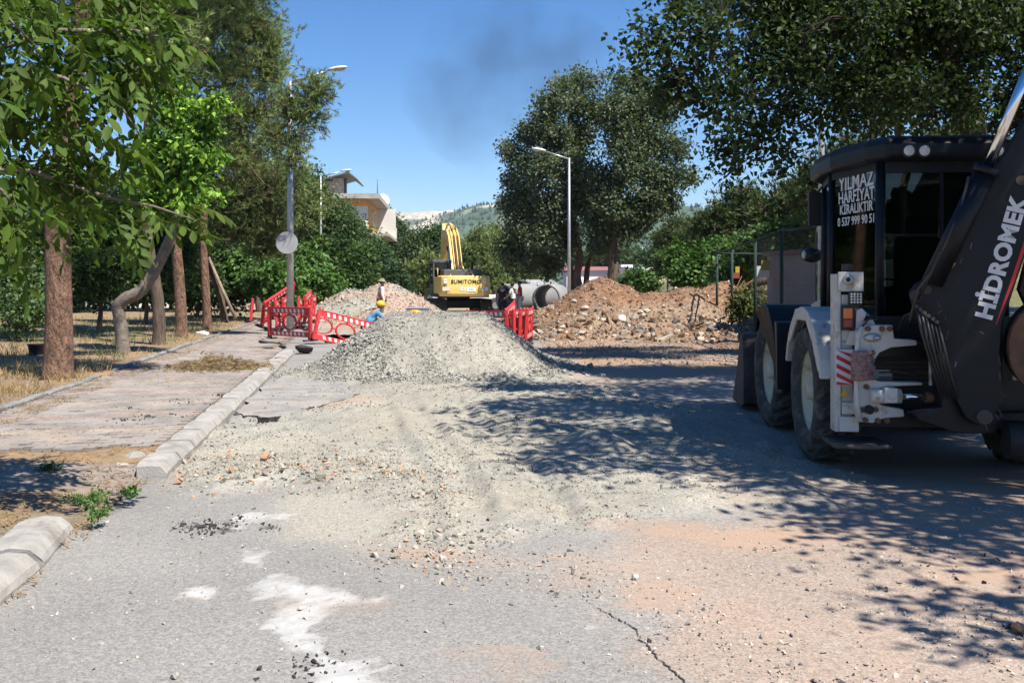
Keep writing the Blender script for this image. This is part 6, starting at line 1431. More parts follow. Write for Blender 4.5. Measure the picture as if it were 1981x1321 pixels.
MB().cyl((.05, 5.9, 5.05), (.05, 6.35, 3.7), .09, n=12).build('bucket_cylinder', M_YEL, stk)
bk = MB(); arc = [(6.3 + .75 * math.cos(a), 1.35 + .7 * math.sin(a)) for a in np.linspace(.9, 4.0, 12)]
bk.prism([(-.5, y, z) for y, z in arc] + [(-.5, 6.3 + (y - 6.3) * .92, 1.35 + (z - 1.35) * .92) for y, z in arc[::-1]], (1.1, 0, 0))
for x in (-.5, .57): bk.prism([(x, y, z) for y, z in arc], (.03, 0, 0))
for k in range(5): bk.box((-.48 + k * .25, 5.72, .55), (-.38 + k * .25, 5.86, .85))
bk.build('bucket', M_STEEL, EX, .01)
rl = MB()
for a, b in (((-1.3, -1.7, 2.05), (-1.3, -1.7, 2.5)), ((-1.3, -1.7, 2.5), (-1.3, -.1, 2.5)), ((1.25, 1.5, 2.05), (1.25, 1.5, 2.6)), ((1.25, 1.5, 2.6), (1.25, .2, 2.6)), ((1.25, .2, 2.6), (1.25, .2, 2.05))): rl.tube([a, b], .018, 6)
rl.build('handrail', M_YEL, EX)
mr = MB().box((-1.62, 1.5, 2.3), (-1.5, 1.56, 2.65)); mr.tube([(-1.35, 1.6, 2.2), (-1.56, 1.56, 2.3)], .015, 6); mr.build('mirror', M_BLACK, EX)

# ------------------------------------------------------------------ pickup behind the excavator
M_CARW = mat('car_white', (0.74, 0.74, 0.74), .25, var=.03, coat=.5); M_TYRE = mat('tyre_rubber', (0.04, 0.038, 0.036), .9, var=.3, vscale=8, dirt=(0.15, 0.13, 0.105), damt=.6, dscale=5)
pk = thing('pickup_truck', 'white pickup truck parked beyond the excavator', 'pickup', None, (GX(908, 61), 61, .02), R(3))
prof = [(2.55, .5), (2.6, .75), (2.58, 1.02), (1.05, 1.04), (.95, 1.08), (.75, 1.68), (.55, 1.74), (-.55, 1.72), (-.75, 1.68), (-1.35, 1.1), (-2.35, 1.0), (-2.55, .85), (-2.58, .5), (-2.2, .42)]
arch = lambda cx: [(cx - .44 * math.cos(a), .40 + .44 * math.sin(a) * 1.0) for a in np.linspace(0.05, math.pi - .05, 10)]
body = prof + [p for p in arch(-1.6)] + [p for p in arch(1.6)] + [(2.1, .42)]
MB().prism([(x, -.88, z) for x, z in body], (0, 1.76, 0)).build('body', M_CARW, pk, .03)
for s in (-.885, .875):
    MB().prism([(.68, s, 1.12), (.58, s, 1.6), (-.02, s, 1.62), (-.02, s, 1.12)], (0, .012, 0)).build('window', M_WINDK, pk); MB().prism([(-.1, s, 1.12), (-.1, s, 1.62), (-.65, s, 1.6), (-1.12, s, 1.12)], (0, .012, 0)).build('window', M_WINDK, pk)
MB().box((1.1, -.78, 1.042), (2.5, .78, 1.05)).build('load_bed', M_BLACK, pk)
for x in (-1.6, 1.6):
    for y in (-.78, .78):
        wb = MB().lathe([(.2, -.1), (.33, -.1), (.37, -.07), (.38, 0), (.37, .07), (.33, .1), (.2, .1)], (x, y, .39), Vector((0, 1, 0)), 26); wo = wb.build('wheel', M_TYRE, pk)
        MB().lathe([(0, -.07), (.1, -.09), (.2, -.085), (.22, -.1), (.22, .1), (0, .07)], (x, y, .39), Vector((0, 1, 0)), 20).build('rim', mat('alloy', (0.5, 0.5, 0.5), .3, metal=.7), wo)
for y in (-.8, .7): MB().box((2.575, y, .8), (2.61, y + .1, 1.0)).build('tail_light', mat('tail_red', (0.35, 0.02, 0.02), .3), pk)
MB().box((2.56, -.85, .42), (2.68, .85, .58)).build('bumper', M_DGREY, pk, .02)

# flashing lamp and box at the gravel crest
wl_ = thing('warning_light', 'orange flashing lamp at the crest of the near gravel heap', 'warning light', None, (GX(803, 25.2), 25.2, GZ(606, 25.2)))
MB().sphere((0, 0, .02), (.17, .12, .075), 16, 8).build('dome', mat('amber_dome', (0.85, 0.30, 0.02), .25, var=.05), wl_); MB().box((-.16, -.1, -.95), (.16, .1, -.03)).build('housing', M_DGREY, wl_, .02)
bx = thing('grey_box', 'flat grey plastic box behind the orange lamp', 'box', None, (GX(808, 30), 30, 0)); MB().box((-.33, -.3, 0), (.33, .3, GZ(597, 30))).build('body', M_GALV, bx, .02); MB().box((-.35, -.32, GZ(597, 30)), (.35, .32, GZ(597, 30) + .04)).build('lid', M_GALV, bx, .01)
# ------------------------------------------------------------------ backhoe loader
BO = Vector((4.046, 9.704, 0.0)); BH = R(4.8); bc, bs = math.cos(BH), math.sin(BH)
def L(px, py, y):
    """local point of the backhoe seen at a picture position, at local depth y"""
    k = (px - 990.5) / FPX; x = (k * (BO.y + y * bc) - BO.x - y * bs) / (bc + k * bs); d = BO.y + y * bc - x * bs
    return Vector((x, y, GZ(py, d)))
BK = thing('backhoe_loader', 'white and dark blue backhoe loader standing in the shade at right', 'backhoe loader', None, tuple(BO), -BH)
M_BW = mat('backhoe_white', (0.50, 0.49, 0.45), .4, var=.08, vscale=3, dirt=(0.24, 0.15, 0.09), damt=.5, dscale=7)
M_BN = mat('backhoe_navy', (0.0055, 0.0065, 0.0105), .45, var=.3, vscale=4, dirt=(0.028, 0.026, 0.024), damt=.3, dscale=6, spec=.28)
M_BRIM = mat('rim_cream', (0.55, 0.50, 0.36), .5, var=.1, vscale=4, dirt=(0.22, 0.17, 0.12), damt=.5, dscale=5)
M_RUST = mat('rusty_steel', (0.13, 0.065, 0.035), .8, var=.35, vscale=7, dirt=(0.05, 0.035, 0.028), damt=.5, dscale=4)
M_LW = mat('letter_white', (0.62, 0.62, 0.63), .5, var=.06, vscale=12)
M_LR = mat('stripe_red', (0.45, 0.02, 0.02), .5, var=.08)
M_LAMPC = mat('work_lamp', (0.55, 0.55, 0.52), .2, var=.08, vscale=30)
GLASS_B = mat_glass('cab_glass', (0.34, 0.40, 0.38), .85)

# wheels with lugs
def wheel_meshes(r, w):
    t = MB(); h = w / 2
    t.lathe([(r * .58, -h * .70), (r * .70, -h), (r * .86, -h * 1.0), (r * .90, -h * .9), (r * .905, -h * .5), (r * .91, 0), (r * .905, h * .5), (r * .90, h * .9), (r * .86, h), (r * .70, h), (r * .60, h * .78)], ax=Vector((1, 0, 0)), n=48)
    N = 19
    for i in range(N):
        for s in (-1, 1):
            a0 = 2 * math.pi * (i + (0 if s > 0 else .5)) / N; pts = []
            for k in range(6):
                u = k / 5; xx = s * h * (-.08 + u * 1.06); a = a0 + .30 * u; rr_ = r * (1.0 if u < .8 else 1.0 - (u - .8) * .5); ri = r * (.88 if u < .75 else .88 - (u - .75) * .4)
                wd = .034 + .012 * u
                for da, rad in ((-wd, rr_), (wd, rr_), (wd * 1.35, ri), (-wd * 1.35, ri)): pts.append((xx, rad * math.cos(a + da / r), rad * math.sin(a + da / r)))
            fs = [(0, 1, 2, 3), (23, 22, 21, 20)] + [(4 * k + j, 4 * k + (j + 1) % 4, 4 * k + 4 + (j + 1) % 4, 4 * k + 4 + j) for k in range(5) for j in range(4)]
            t.add(pts, fs)
    rm = MB().lathe([(r * .595, -h * .72), (r * .595, -h * .66), (r * .55, -h * .58), (r * .52, -h * .2), (r * .35, -h * .12), (r * .18, -h * .35), (r * .17, -h * .55), (0, -h * .55)], ax=Vector((1, 0, 0)), n=40)
    hb = MB().lathe([(0, -h * .8), (r * .13, -h * .8), (r * .15, -h * .55), (r * .15, -h * .3)], ax=Vector((1, 0, 0)), n=20)
    for k in range(8): a = 2 * math.pi * k / 8; c = Vector((-h * .22, r * .27 * math.cos(a), r * .27 * math.sin(a))); hb.cyl(c, c + Vector((-.03, 0, 0)), .018, n=6)
    return t.mesh('tyre', M_TYRE), rm.mesh('rim', M_BRIM), hb.mesh('hub', M_BRIM)
WT = wheel_meshes(.69, .44)
for x, y, a in ((-.93, 0, 0), (.93, 0, 0), (-.93, 2.22, .05), (.93, 2.22, .05)):
    o = link('wheel', WT[0], BK, loc=(x, y, .685), rot=(0, 0, (math.pi if x > 0 else 0) + a)); link('rim', WT[1], o); link('hub', WT[2], o)
# chassis, hood, axles
ch = MB().box((-.42, -.75, .55), (.42, 3.1, .95)); ch.build('chassis', M_BN, BK, .02)
ax_ = MB(); [ax_.cyl((-.75, y, .68), (.75, y, .68), .13, n=14) for y in (0, 2.22)]; ax_.build('axle', M_BLACK, BK)
MB().prism([(-.45, 1.35, .96), (-.45, 3.05, .96), (-.45, 3.12, 1.35), (-.45, 2.9, 1.5), (-.45, 1.35, 1.72)], (.9, 0, 0)).build('bonnet', M_BW, BK, .05)
MB().box((-.88, .72, .45), (-.45, 1.48, .98)).box((.45, .72, .45), (.88, 1.48, .98)).build('fuel_tank', M_BN, BK, .04)
MB().box((-.98, .78, .38), (-.6, 1.3, .42)).box((-.98, .8, .7), (-.7, 1.25, .73)).build('step', M_BLACK, BK)
# rear fenders (white) as bent sheets over the tyres
def fender(x0, x1, y, z, r, a0, a1, th, m, name, extra=None):
    pts = [(y + r * math.cos(a), z + r * math.sin(a)) for a in np.linspace(a0, a1, 14)]; inn = [(y + (r - th) * math.cos(a), z + (r - th) * math.sin(a)) for a in np.linspace(a1, a0, 14)]
    return MB().prism([(x0, p, q) for p, q in (pts + inn)], (x1 - x0, 0, 0)).build(name, m, BK, .015)
for s in (-1, 1):
    xo, xi = (-1.17, -.52) if s < 0 else (.52, 1.17)
    fender(xo, xi, -.02, .66, .86, R(18), R(165), .05, M_BW, 'rear_fender')
    MB().prism([(s * 1.165, -.82, .98), (s * 1.165, -.55, 1.26), (s * 1.165, -.2, 1.49), (s * 1.165, .3, 1.49), (s * 1.165, .65, 1.22), (s * 1.165, .60, 1.12), (s * 1.165, .25, 1.38), (s * 1.165, -.2, 1.38), (s * 1.165, -.5, 1.16), (s * 1.165, -.72, .93)], (-s * .03, 0, 0)).build('fender_lip', M_BW, BK, .01)
    xo, xi = (-1.16, -.62) if s < 0 else (.62, 1.16)
    fender(xo, xi, 2.22, .68, .82, R(35), R(175), .03, M_BN, 'front_fender')
    MB().prism([(xo, 1.42, 1.0), (xo, 1.5, 1.32), (xo, 1.36, 1.30), (xo, 1.33, .55), (xo, 1.38, .55)], (xi - xo, 0, 0)).build('mudguard', M_BN, BK, .01)
# cab: pillars, glass, roof
CP = [(-.55, -.56), (-.76, .42), (-.64, 1.28)]; CPR = [(-x, y) for x, y in CP]
zf, zt_ = 1.2, 2.9
pil = MB()
for (x, y), r_ in zip(CP + CPR, (.045, .04, .035) * 2): pil.tube([(x * 1.03, y, zf), (x, y, zt_)], r_, 8)
pil.box((-.55, -.6, 1.14), (.55, -.52, 1.3)); pil.box((-.55, -.585, 2.78), (.55, -.535, 2.92))
for a, b in ((CP[0], CP[1]), (CP[1], CP[2]), (CPR[0], CPR[1]), (CPR[1], CPR[2])): pil.bar((a[0], a[1], 1.26), (b[0], b[1], 1.26), .05, .14); pil.bar((a[0], a[1], 2.86), (b[0], b[1], 2.86), .05, .1)
cabf = pil.build('cab_frame', M_BN, BK)
MB().prism([(x, y, .97) for x, y in ((-.55, -.56), (-.74, .42), (-.64, 1.3), (.64, 1.3), (.74, .42), (.55, -.56))], (0, 0, .24)).build('cab_floor', M_BN, BK, .02)
def pane(a, b, z0, z1, nm='glass_pane'):
    A, B = Vector((*a, 0)), Vector((*b, 0)); dd = (B - A).normalized(); A += dd * .045; B -= dd * .045; nn = Vector((-dd.y, dd.x, 0)) * .006
    return MB().prism([(A.x, A.y, z0), (B.x, B.y, z0), (B.x, B.y, z1), (A.x, A.y, z1)], nn).build(nm, GLASS_B, cabf)
for C_ in (CP, CPR): pane(C_[0], C_[1], 1.3, 2.83); pane(C_[1], C_[2], 1.3, 2.83)
pane((-.55, -.56), (.55, -.56), 1.3, 2.79); pane((-.64, 1.28), (.64, 1.28), 1.5, 2.83)
MB().bar((.0, -.572, 1.3), (.0, -.572, 2.78), .03, .02).bar((-.5, -.572, 2.2), (.5, -.572, 2.2), .025, .02).build('window_bar', M_BN, cabf)
rp_ = [(-.56, -.80), (-.70, -.55), (-.86, .1), (-.88, .6), (-.80, 1.3), (-.62, 1.62)]; rp2 = rp_ + [(-x, y) for x, y in rp_[::-1]]
rf = MB(); vs = []; lv = [(2.88, .965), (2.92, 1.0), (3.02, 1.0), (3.08, .97), (3.11, .88)]
for z, k in lv: vs += [(x * k, .35 + (y - .35) * k, z) for x, y in rp2]
n = len(rp2); fs = [tuple(range(n - 1, -1, -1)), tuple(range(n * 4, n * 5))] + [(i * n + j, i * n + (j + 1) % n, (i + 1) * n + (j + 1) % n, (i + 1) * n + j) for i in range(4) for j in range(n)]
rf.add(vs, fs); roof = rf.build('cab_roof', M_BN, BK, .02)
for px in (1758, 1788, 1930, 1960):
    q = L(px, 292, -.80); hl = MB().cyl(q + Vector((0, .03, 0)), q + Vector((0, -.012, 0)), .062, n=18).build('lamp_housing', M_BLACK, roof); MB().lathe([(0, .02), (.03, .018), (.052, .0)], q + Vector((0, -.008, 0)), Vector((0, -1, 0)), 18).build('lens', M_LAMPC, hl)
# lettering on the side glass
A, B = Vector((*CP[1], 0)), Vector((*CP[0], 0)); ex = (B - A).normalized(); nrm = Vector((ex.y, -ex.x, 0))
if nrm.x > 0: nrm = -nrm
ctr = (A + B) / 2 + nrm * .012
for txt, z, sz in (('YILMAZ', 2.745, .20), ('HARFİYAT', 2.605, .165), ('KİRALIKTIR', 2.485, .135), ('0 537 999 90 51', 2.365, .12)):
    o = lettering('window_lettering', txt, sz, cabf, ctr + Vector((0, 0, z)) + ex * .03, ex, (0, 0, 1), M_LW, bold=sz * .018, space=1.0, extrude=.001)
    o.scale.x = {'YILMAZ': 1.05, 'HARFİYAT': .95, 'KİRALIKTIR': .98, '0 537 999 90 51': .98}[txt]
# seat, wheel, console
MB().box((-.25, .05, 1.2), (.25, .55, 1.62)).box((-.25, -.06, 1.6), (.25, .1, 2.2)).box((-.15, -.05, 2.2), (.15, .06, 2.42)).build('seat', M_BLACK, BK, .04)
sw = MB(); sw.tube([(0, 1.0, 1.25), (0, .85, 1.72)], .035, 8); sw.lathe([(.19, -.012), (.205, 0), (.19, .012), (.175, 0)], (0, .85, 1.74), Vector((0, -.3, 1)), 24, closed=True); sw.build('steering_wheel', M_BLACK, BK)
# mirrors
mi = MB(); q = L(1581, 405, 1.5); mi.box((q.x - .10, q.y - .04, q.z - .19), (q.x + .07, q.y + .04, q.z + .19)); mi.tube([q + Vector((0, 0, .18)), q + Vector((.12, -.05, .36)), Vector((-.66, 1.28, 2.84))], .014, 6); mi.build('mirror', M_BLACK, BK, .02)
q = L(1571, 494, 1.7); MB().sphere(q, (.125, .08, .085), 16, 10).tube([q, Vector((-.64, 1.28, q.z + .05))], .014, 6).build('mirror', M_BLACK, BK)
MB().sphere(L(1556, 493, 1.66), (.03, .03, .05), 10, 6).build('mirror_lamp', M_LAMPC, BK)
# loader arms and front bucket
for s in (-1, 1):
    MB().prism([(s * .60, 1.25, 1.62), (s * .60, 1.45, 1.5), (s * .60, 2.9, 1.15), (s * .60, 3.75, .38), (s * .60, 3.6, .22), (s * .60, 2.75, .88), (s * .60, 1.25, 1.3)], (s * -.12, 0, 0)).build('loader_arm', M_BW, BK, .02)
    MB().cyl((s * .72, 1.6, .95), (s * .72, 2.5, .95), .055, n=12).build('lift_cylinder', M_BN, BK); MB().cyl((s * .72, 2.5, .95), (s * .68, 3.0, 1.05), .03, n=10).build('cylinder_rod', M_CHROME, BK)
bkp = [(3.62, .95), (3.55, .5), (3.6, .12), (3.8, .05), (4.55, .04), (4.6, .07), (4.3, .12), (3.85, .14), (3.72, .25), (3.68, .55), (3.75, .95), (3.9, 1.05), (3.86, 1.08), (3.7, 1.05)]
fb = MB().prism([(-1.18, y, z) for y, z in bkp], (2.36, 0, 0))
for x in (-1.2, 1.17): fb.prism([(x, y, z) for y, z in ((3.6, .1), (3.56, .5), (3.64, 1.0), (3.86, 1.08), (4.15, .6), (4.62, .06), (3.8, .04))], (.03, 0, 0))
fbo = fb.build('front_bucket', mat('bucket_steel', (0.045, 0.035, 0.03), .7, var=.3, vscale=6, dirt=(0.16, 0.08, 0.045), damt=.45, dscale=4), BK, .008)
MB().box((-1.02, 3.5, .18), (-.82, 3.56, .95)).build('bucket_bracket', M_BN, BK); MB().cyl((-.97, 3.5, .5), (-.97, 3.5, .86), .03, n=10).build('cylinder_rod', M_CHROME, BK)

# ---- rear frame with stabiliser columns
YR = -1.0
def rear_box(pa, pb, y0, y1):            # picture rectangle -> box between depths y0 (near) and y1
    a, b = L(pa[0], pa[1], y0), L(pb[0], pb[1], y0); return (min(a.x, b.x), min(y0, y1), min(a.z, b.z)), (max(a.x, b.x), max(y0, y1), max(a.z, b.z))
def rb(name, pa, pb, y0, y1, m, parent=BK, bev=.006): return MB().box(*rear_box(pa, pb, y0, y1)).build(name, m, parent, bev)
colL = rb('stabiliser_column', (1616, 835), (1627, 530), YR - .02, YR + .17, M_BW)
rb('column_plate', (1627.5, 660), (1652, 570), YR, YR + .12, M_BW, colL); rb('column_plate', (1627.5, 835), (1650, 661), YR + .005, YR + .12, M_BW, colL)
tp_ = rb('camera_bracket', (1622, 564), (1671, 526), YR - .05, YR - .021, M_BW, colL)
q = L(1640, 541, YR - .055); MB().lathe([(.022, .0), (.042, 0), (.045, .012), (.036, .02), (.022, .02)], q, Vector((0, -1, 0)), 20).build('ring', M_GALV, tp_); MB().cyl(q + Vector((0, .0, 0)), q + Vector((0, -.012, 0)), .022, n=16).build('lens', M_BLACK, tp_)
rb('top_lug', (1631, 525), (1652, 511), YR, YR + .06, M_BLACK, colL)
led = rb('work_light', (1643, 589), (1669, 564), YR - .08, YR - .03, M_BLACK, colL); ld = MB()
for i in range(4):
    for j in range(4): c = L(1647 + i * 6, 569 + j * 5.2, YR - .081); ld.cyl(c, c + Vector((0, -.006, 0)), .010, n=8)
ld.build('led_lens', M_LAMPC, led)
tl = rb('tail_light', (1628, 639), (1654, 590), YR - .06, YR - .021, M_BLACK, colL)
rb('amber_lens', (1632, 617), (1650, 596), YR - .075, YR - .061, mat('amber_lens', (0.55, 0.14, 0.02), .25), tl); rb('red_lens', (1632, 634), (1650, 618), YR - .075, YR - .061, mat('red_lens', (0.22, 0.02, 0.02), .25), tl)
hz = rb('hazard_board', (1618, 745), (1652, 676), YR - .05, YR - .021, M_LW, colL)
a, b = L(1618, 745, YR - .051), L(1652, 676, YR - .051); wz, hzz = b.x - a.x, b.z - a.z
for k in range(5):
    z0 = a.z + hzz * (-.12 + k * .25); q = MB(); pts = [(a.x, z0 + .105 * hzz), (b.x, z0 - .14 * hzz), (b.x, z0 - .02 * hzz), (a.x, z0 + .225 * hzz)]
    pts = [(x, min(max(z, a.z + .004), b.z - .004)) for x, z in pts]
    if abs(pts[0][1] - pts[3][1]) + abs(pts[1][1] - pts[2][1]) > .01: q.prism([(x, YR - .0515, z) for x, z in pts], (0, -.003, 0)).build('red_stripe', M_LR, hz)
a, b, c = L(1624, 766, YR - .03), L(1643, 766, YR - .03), L(1633, 751, YR - .03); MB().prism([a, b, c], (0, -.004, 0)).build('warning_triangle', mat('warning_yellow', (0.6, 0.36, 0.02), .5), colL)
rb('clamp', (1630, 801), (1662, 779), YR - .06, YR + .0, M_BW, colL); rb('foot_box', (1625, 835), (1662, 806), YR - .06, YR + .02, M_BW, colL)
q0_, q1_ = L(1596, 843, YR + .1), L(1716, 862, YR - .1); MB().box((q0_.x, YR - .25, q1_.z - .01), (q1_.x, YR + .25, q0_.z - .02)).build('stabiliser_pad', M_STEEL, BK, .015)
mirror_x = lambda v: Vector((-v.x, v.y, v.z))
MB().box((.98, YR - .02, .42), (1.17, YR + .17, 1.86)).build('stabiliser_column', M_BW, BK, .006); MB().box((.75, YR - .25, .33), (1.25, YR + .25, .37)).build('stabiliser_pad', M_STEEL, BK, .015)
# slide frame: rails top and bottom, side casting, black radiator-like inside
inside = MB().box((-.95, YR + .18, .5), (.95, YR + .24, 1.45)); inside.build('rear_panel', M_BLACK, BK)
rb('frame_rail', (1650, 690), (2110, 655), YR - .02, YR + .16, M_BN); rb('frame_rail', (1650, 826), (2110, 800), YR - .02, YR + .16, M_BN)
cs = [(1655, 640), (1668, 628), (1700, 626), (1728, 628), (1732, 655), (1760, 655), (1775, 662), (1772, 668), (1735, 672), (1715, 674), (1698, 690), (1690, 715), (1690, 720), (1690, 735), (1706, 732), (1700, 712), (1688, 700), (1672, 700), (1668, 780), (1662, 812), (1652, 812)]
casting = MB().prism([L(px, py, YR - .16) for px, py in ((1660, 640), (1672, 629), (1727, 629), (1730, 655), (1774, 658), (1774, 668), (1725, 672), (1702, 682), (1692, 696), (1690, 716), (1690, 734), (1704, 738), (1785, 740), (1785, 745), (1712, 748), (1694, 760), (1692, 772), (1706, 784), (1748, 792), (1750, 806), (1722, 808), (1700, 812), (1690, 818), (1662, 816), (1656, 790), (1660, 720))], (0, .13, 0)).build('slide_casting', M_BW, BK, .008)
for px, py in ((1679, 636), (1706, 636), (1721, 636), (1676, 721), (1676, 748), (1668, 792), (1694, 792), (1674, 812), (1698, 813), (1715, 813)):
    q = L(px, py, YR - .165); MB().cyl(q + Vector((0, .01, 0)), q + Vector((0, -.022, 0)), .024, n=8).build('bolt', M_RUST, casting)
q = L(1688, 653, YR - .17); MB().sphere(q, (.075, .02, .04), 14, 8).cyl(q, q + Vector((.05, -.04, .0)), .018, n=10).build('lock_pin', M_GALV, casting)
q = L(1681, 792, YR - .17); MB().cyl(q + Vector((0, .02, 0)), q + Vector((0, -.03, 0)), .04, n=14).build('lock_pin', M_BN, casting)
# hose loop at the left of the casting, cloth bundle, handle
MB().tube([L(1668, 632, YR - .19), L(1660, 650, YR - .2), L(1657, 690, YR - .2), L(1656, 730, YR - .2), L(1658, 780, YR - .2), L(1664, 812, YR - .19)], .02, 8).build('pipe', M_BW, casting)
MB().tube([L(1668, 632, YR - .2), L(1680, 618, YR - .2), L(1693, 608, YR - .2), L(1698, 614, YR - .2), L(1690, 622, YR - .2)], .008, 6).build('cable', M_BLACK, casting)
hk = MB(); hp = [L(1655, 640, YR - .05), L(1657, 600, YR - .05), L(1668, 596, YR - .05), L(1677, 606, YR - .05), L(1670, 622, YR - .05), L(1690, 618, YR - .05), L(1694, 628, YR - .05), L(1676, 634, YR - .05), L(1662, 668, YR - .05), L(1636, 668, YR - .05), L(1645, 640, YR - .05)]
hk.prism(hp, (0, .05, 0)).build('lifting_hook', M_BW, colL, .005)
rg = MB(); rr2 = random.Random(12)
for i in range(9):
    z = 684 + i * 6; p = [L(1650 + rr2.uniform(-2, 3), z, YR - .2), L(1664, z + rr2.uniform(-3, 3), YR - .27), L(1690 + rr2.uniform(-4, 2), z + rr2.uniform(-3, 4), YR - .2)]; rg.tube(p, [.022, .03, .022], 7)
tag(rg.build('rag_bundle', mat('rag_cloth', (0.25, 0.15, 0.13), .95, var=.4, vscale=25, dirt=(0.35, 0.3, 0.28), damt=.5, dscale=18, bump=.6, bscale=60)), 'faded pink rag tied round the backhoe rear frame', 'rag'); bpy.data.objects['rag_bundle'].matrix_world = Matrix.Translation(BO) @ Matrix.Rotation(-BH, 4, 'Z')
rb('guard_pin', (1799, 746), (1808, 680), YR - .2, YR - .16, M_BW)
a, b = L(1684, 766, YR - .2), L(1742, 766, YR - .2); MB().cyl(a, b, .065, n=18).build('swing_cylinder', M_BW, BK); rb('cylinder_head', (1712, 779), (1737, 751), YR - .28, YR - .14, M_BW)
MB().cyl(b, L(1792, 768, YR - .22), .026, n=14).build('cylinder_rod', M_CHROME, BK); MB().cyl(L(1790, 768, YR - .22), L(1812, 770, YR - .22), .045, n=12).build('rod_eye', M_RUST, BK)
hs_ = MB()
for i in range(5): hs_.tube([L(1735 + i * 9, 640 - 4 * i, YR - .1), L(1750 + i * 9, 612, YR - .2), L(1772 + i * 6, 600, YR - .3), L(1800 + i * 4, 640, YR - .3)], .014, 6)
hs_.build('hoses', M_HOSE, BK)
# kingpost
MB().prism([L(px, py, YR - .22) for px, py in ((1770, 660), (1800, 655), (1830, 690), (1850, 760), (1900, 790), (1925, 800), (1905, 832), (1830, 830), (1760, 806), (1752, 792), (1805, 780), (1800, 690))], (0, -.22, 0)).build('kingpost', M_BN, BK, .01)
# ---- boom, swung to the right: plane that comes nearer towards the right
def BY(px): return -1.42 - (px - 1760) * .0011
def Q(px, py, off=0.0): v = L(px, py, BY(px)); return v
bn = (Q(1900, 600) - Q(1800, 600)).cross(Q(1800, 500) - Q(1800, 600)).normalized()
if bn.y > 0: bn = -bn
boomp = [(1758, 566), (1772, 548), (1806, 528), (1846, 452), (1890, 372), (1940, 300), (1990, 215), (2040, 110), (2080, 20), (2150, 40), (2120, 160), (2060, 290), (2005, 430), (1966, 545), (1940, 625), (1936, 680), (1941, 740), (1938, 778), (1921, 808), (1893, 825), (1868, 808), (1848, 770), (1828, 715), (1806, 664), (1780, 625), (1766, 596)]
boom = MB().prism([Q(*p) for p in boomp], -bn * .26).build('boom', M_BN, BK, .012)
edge = [(1938, 626), (1966, 545), (2005, 430), (2060, 290), (2118, 160)]
st2 = MB(); A_ = [Q(px - 12, py + 2) + bn * .002 for px, py in edge]; B_ = [Q(px - 5, py + 2) + bn * .002 for px, py in edge]; B_[0] = A_[0] + (B_[0] - A_[0]) * .2
st2.add([*A_, *B_], [(i, i + 1, i + 6, i + 5) for i in range(4)]); st2.build('red_stripe', M_LR, boom)
p0, p1 = Q(1905, 612) + bn * .004, Q(1972, 388) + bn * .004; exv = (p1 - p0).normalized(); eyv = bn.cross(exv)
lt = lettering('brand_lettering', 'HİDROMEK', .175, boom, (p0 + p1) / 2, exv, eyv, M_LW, bold=.008, space=1.03, extrude=.001); lt.scale.x = 1.09
q1, q2, q3, q4 = Q(1815, 521), Q(1830, 533), Q(1849, 510), Q(1834, 499); ys_ = MB().prism([v + bn * .0015 for v in (q1, q2, q3, q4)], bn * .002).build('yellow_sticker', mat('sticker_yellow', (0.50, 0.33, 0.03), .5), boom)
mk = MB()
for a, b in (((1824, 522), (1832, 517)), ((1832, 517), (1828, 512)), ((1836, 512), (1842, 507)), ((1834, 508), (1840, 512))): mk.bar(Q(*a) + bn * .0045, Q(*b) + bn * .0045, .006, .002, bn)
mk.build('print', M_BLACK, ys_)
for px, py, r_ in ((1772, 572, .05), (1792, 560, .04), (1905, 806, .06), (1975, 350, .04)):
    q = Q(px, py); MB().cyl(q - bn * .02, q + bn * .03, r_, n=18).build('pin', M_STEEL, boom)
# boom cylinder on the left edge with chrome rod
cp = [Q(1803, 548) + bn * .02, Q(1848, 462) + bn * .05, Q(1903, 338) + bn * .1]
MB().cyl(cp[0], cp[2], .088, n=20).build('boom_cylinder', M_BN, BK); gl = cp[2] + (cp[2] - cp[0]).normalized() * .06; MB().cyl(cp[2], gl, .105, n=20).build('cylinder_gland', M_BN, BK)
MB().cyl(gl, gl + (Q(1981, 150) + bn * .2 - gl) * 1.25, .042, n=18).build('cylinder_rod', M_CHROME, BK)
MB().tube([Q(1760, 620) + bn * .05, Q(1775, 560) + bn * .09, Q(1810, 515) + bn * .1, Q(1830, 470) + bn * .12, Q(1858, 405) + bn * .13, Q(1872, 345) + bn * .13], .013, 7).build('hydraulic_pipe', M_STEEL, boom)
MB().tube([Q(1775, 580) + bn * .06, Q(1800, 530) + bn * .1, Q(1815, 490) + bn * .13, Q(1850, 476) + bn * .05], .012, 7).build('hose', M_HOSE, boom)
# dipper and digging bucket folded at the right
MB().prism([Q(*p) for p in ((2060, 10), (2150, 20), (2150, 200), (2110, 420), (2085, 560), (1990, 600), (1972, 560), (2040, 300))], -bn * .22).build('dipper', M_BN, BK, .01)
arc = [Q(2040 + 92 * math.cos(a), 672 + 96 * math.sin(a)) for a in np.linspace(R(20), R(250), 16)]; arc2 = [Q(2040 + 84 * math.cos(a), 672 + 88 * math.sin(a)) for a in np.linspace(R(250), R(20), 16)]
db = MB().prism([v + bn * .12 for v in arc + arc2], -bn * .5); db.prism([v + bn * .12 for v in arc], -bn * .02); db.prism([v - bn * .36 for v in arc], -bn * .02)
db.build('digging_bucket', M_RUST, BK, .008)
MB().cyl((.2, YR - .5, .45), (.55, YR - .55, .45), .16, n=18).build('lower_pivot', M_BLACK, BK)

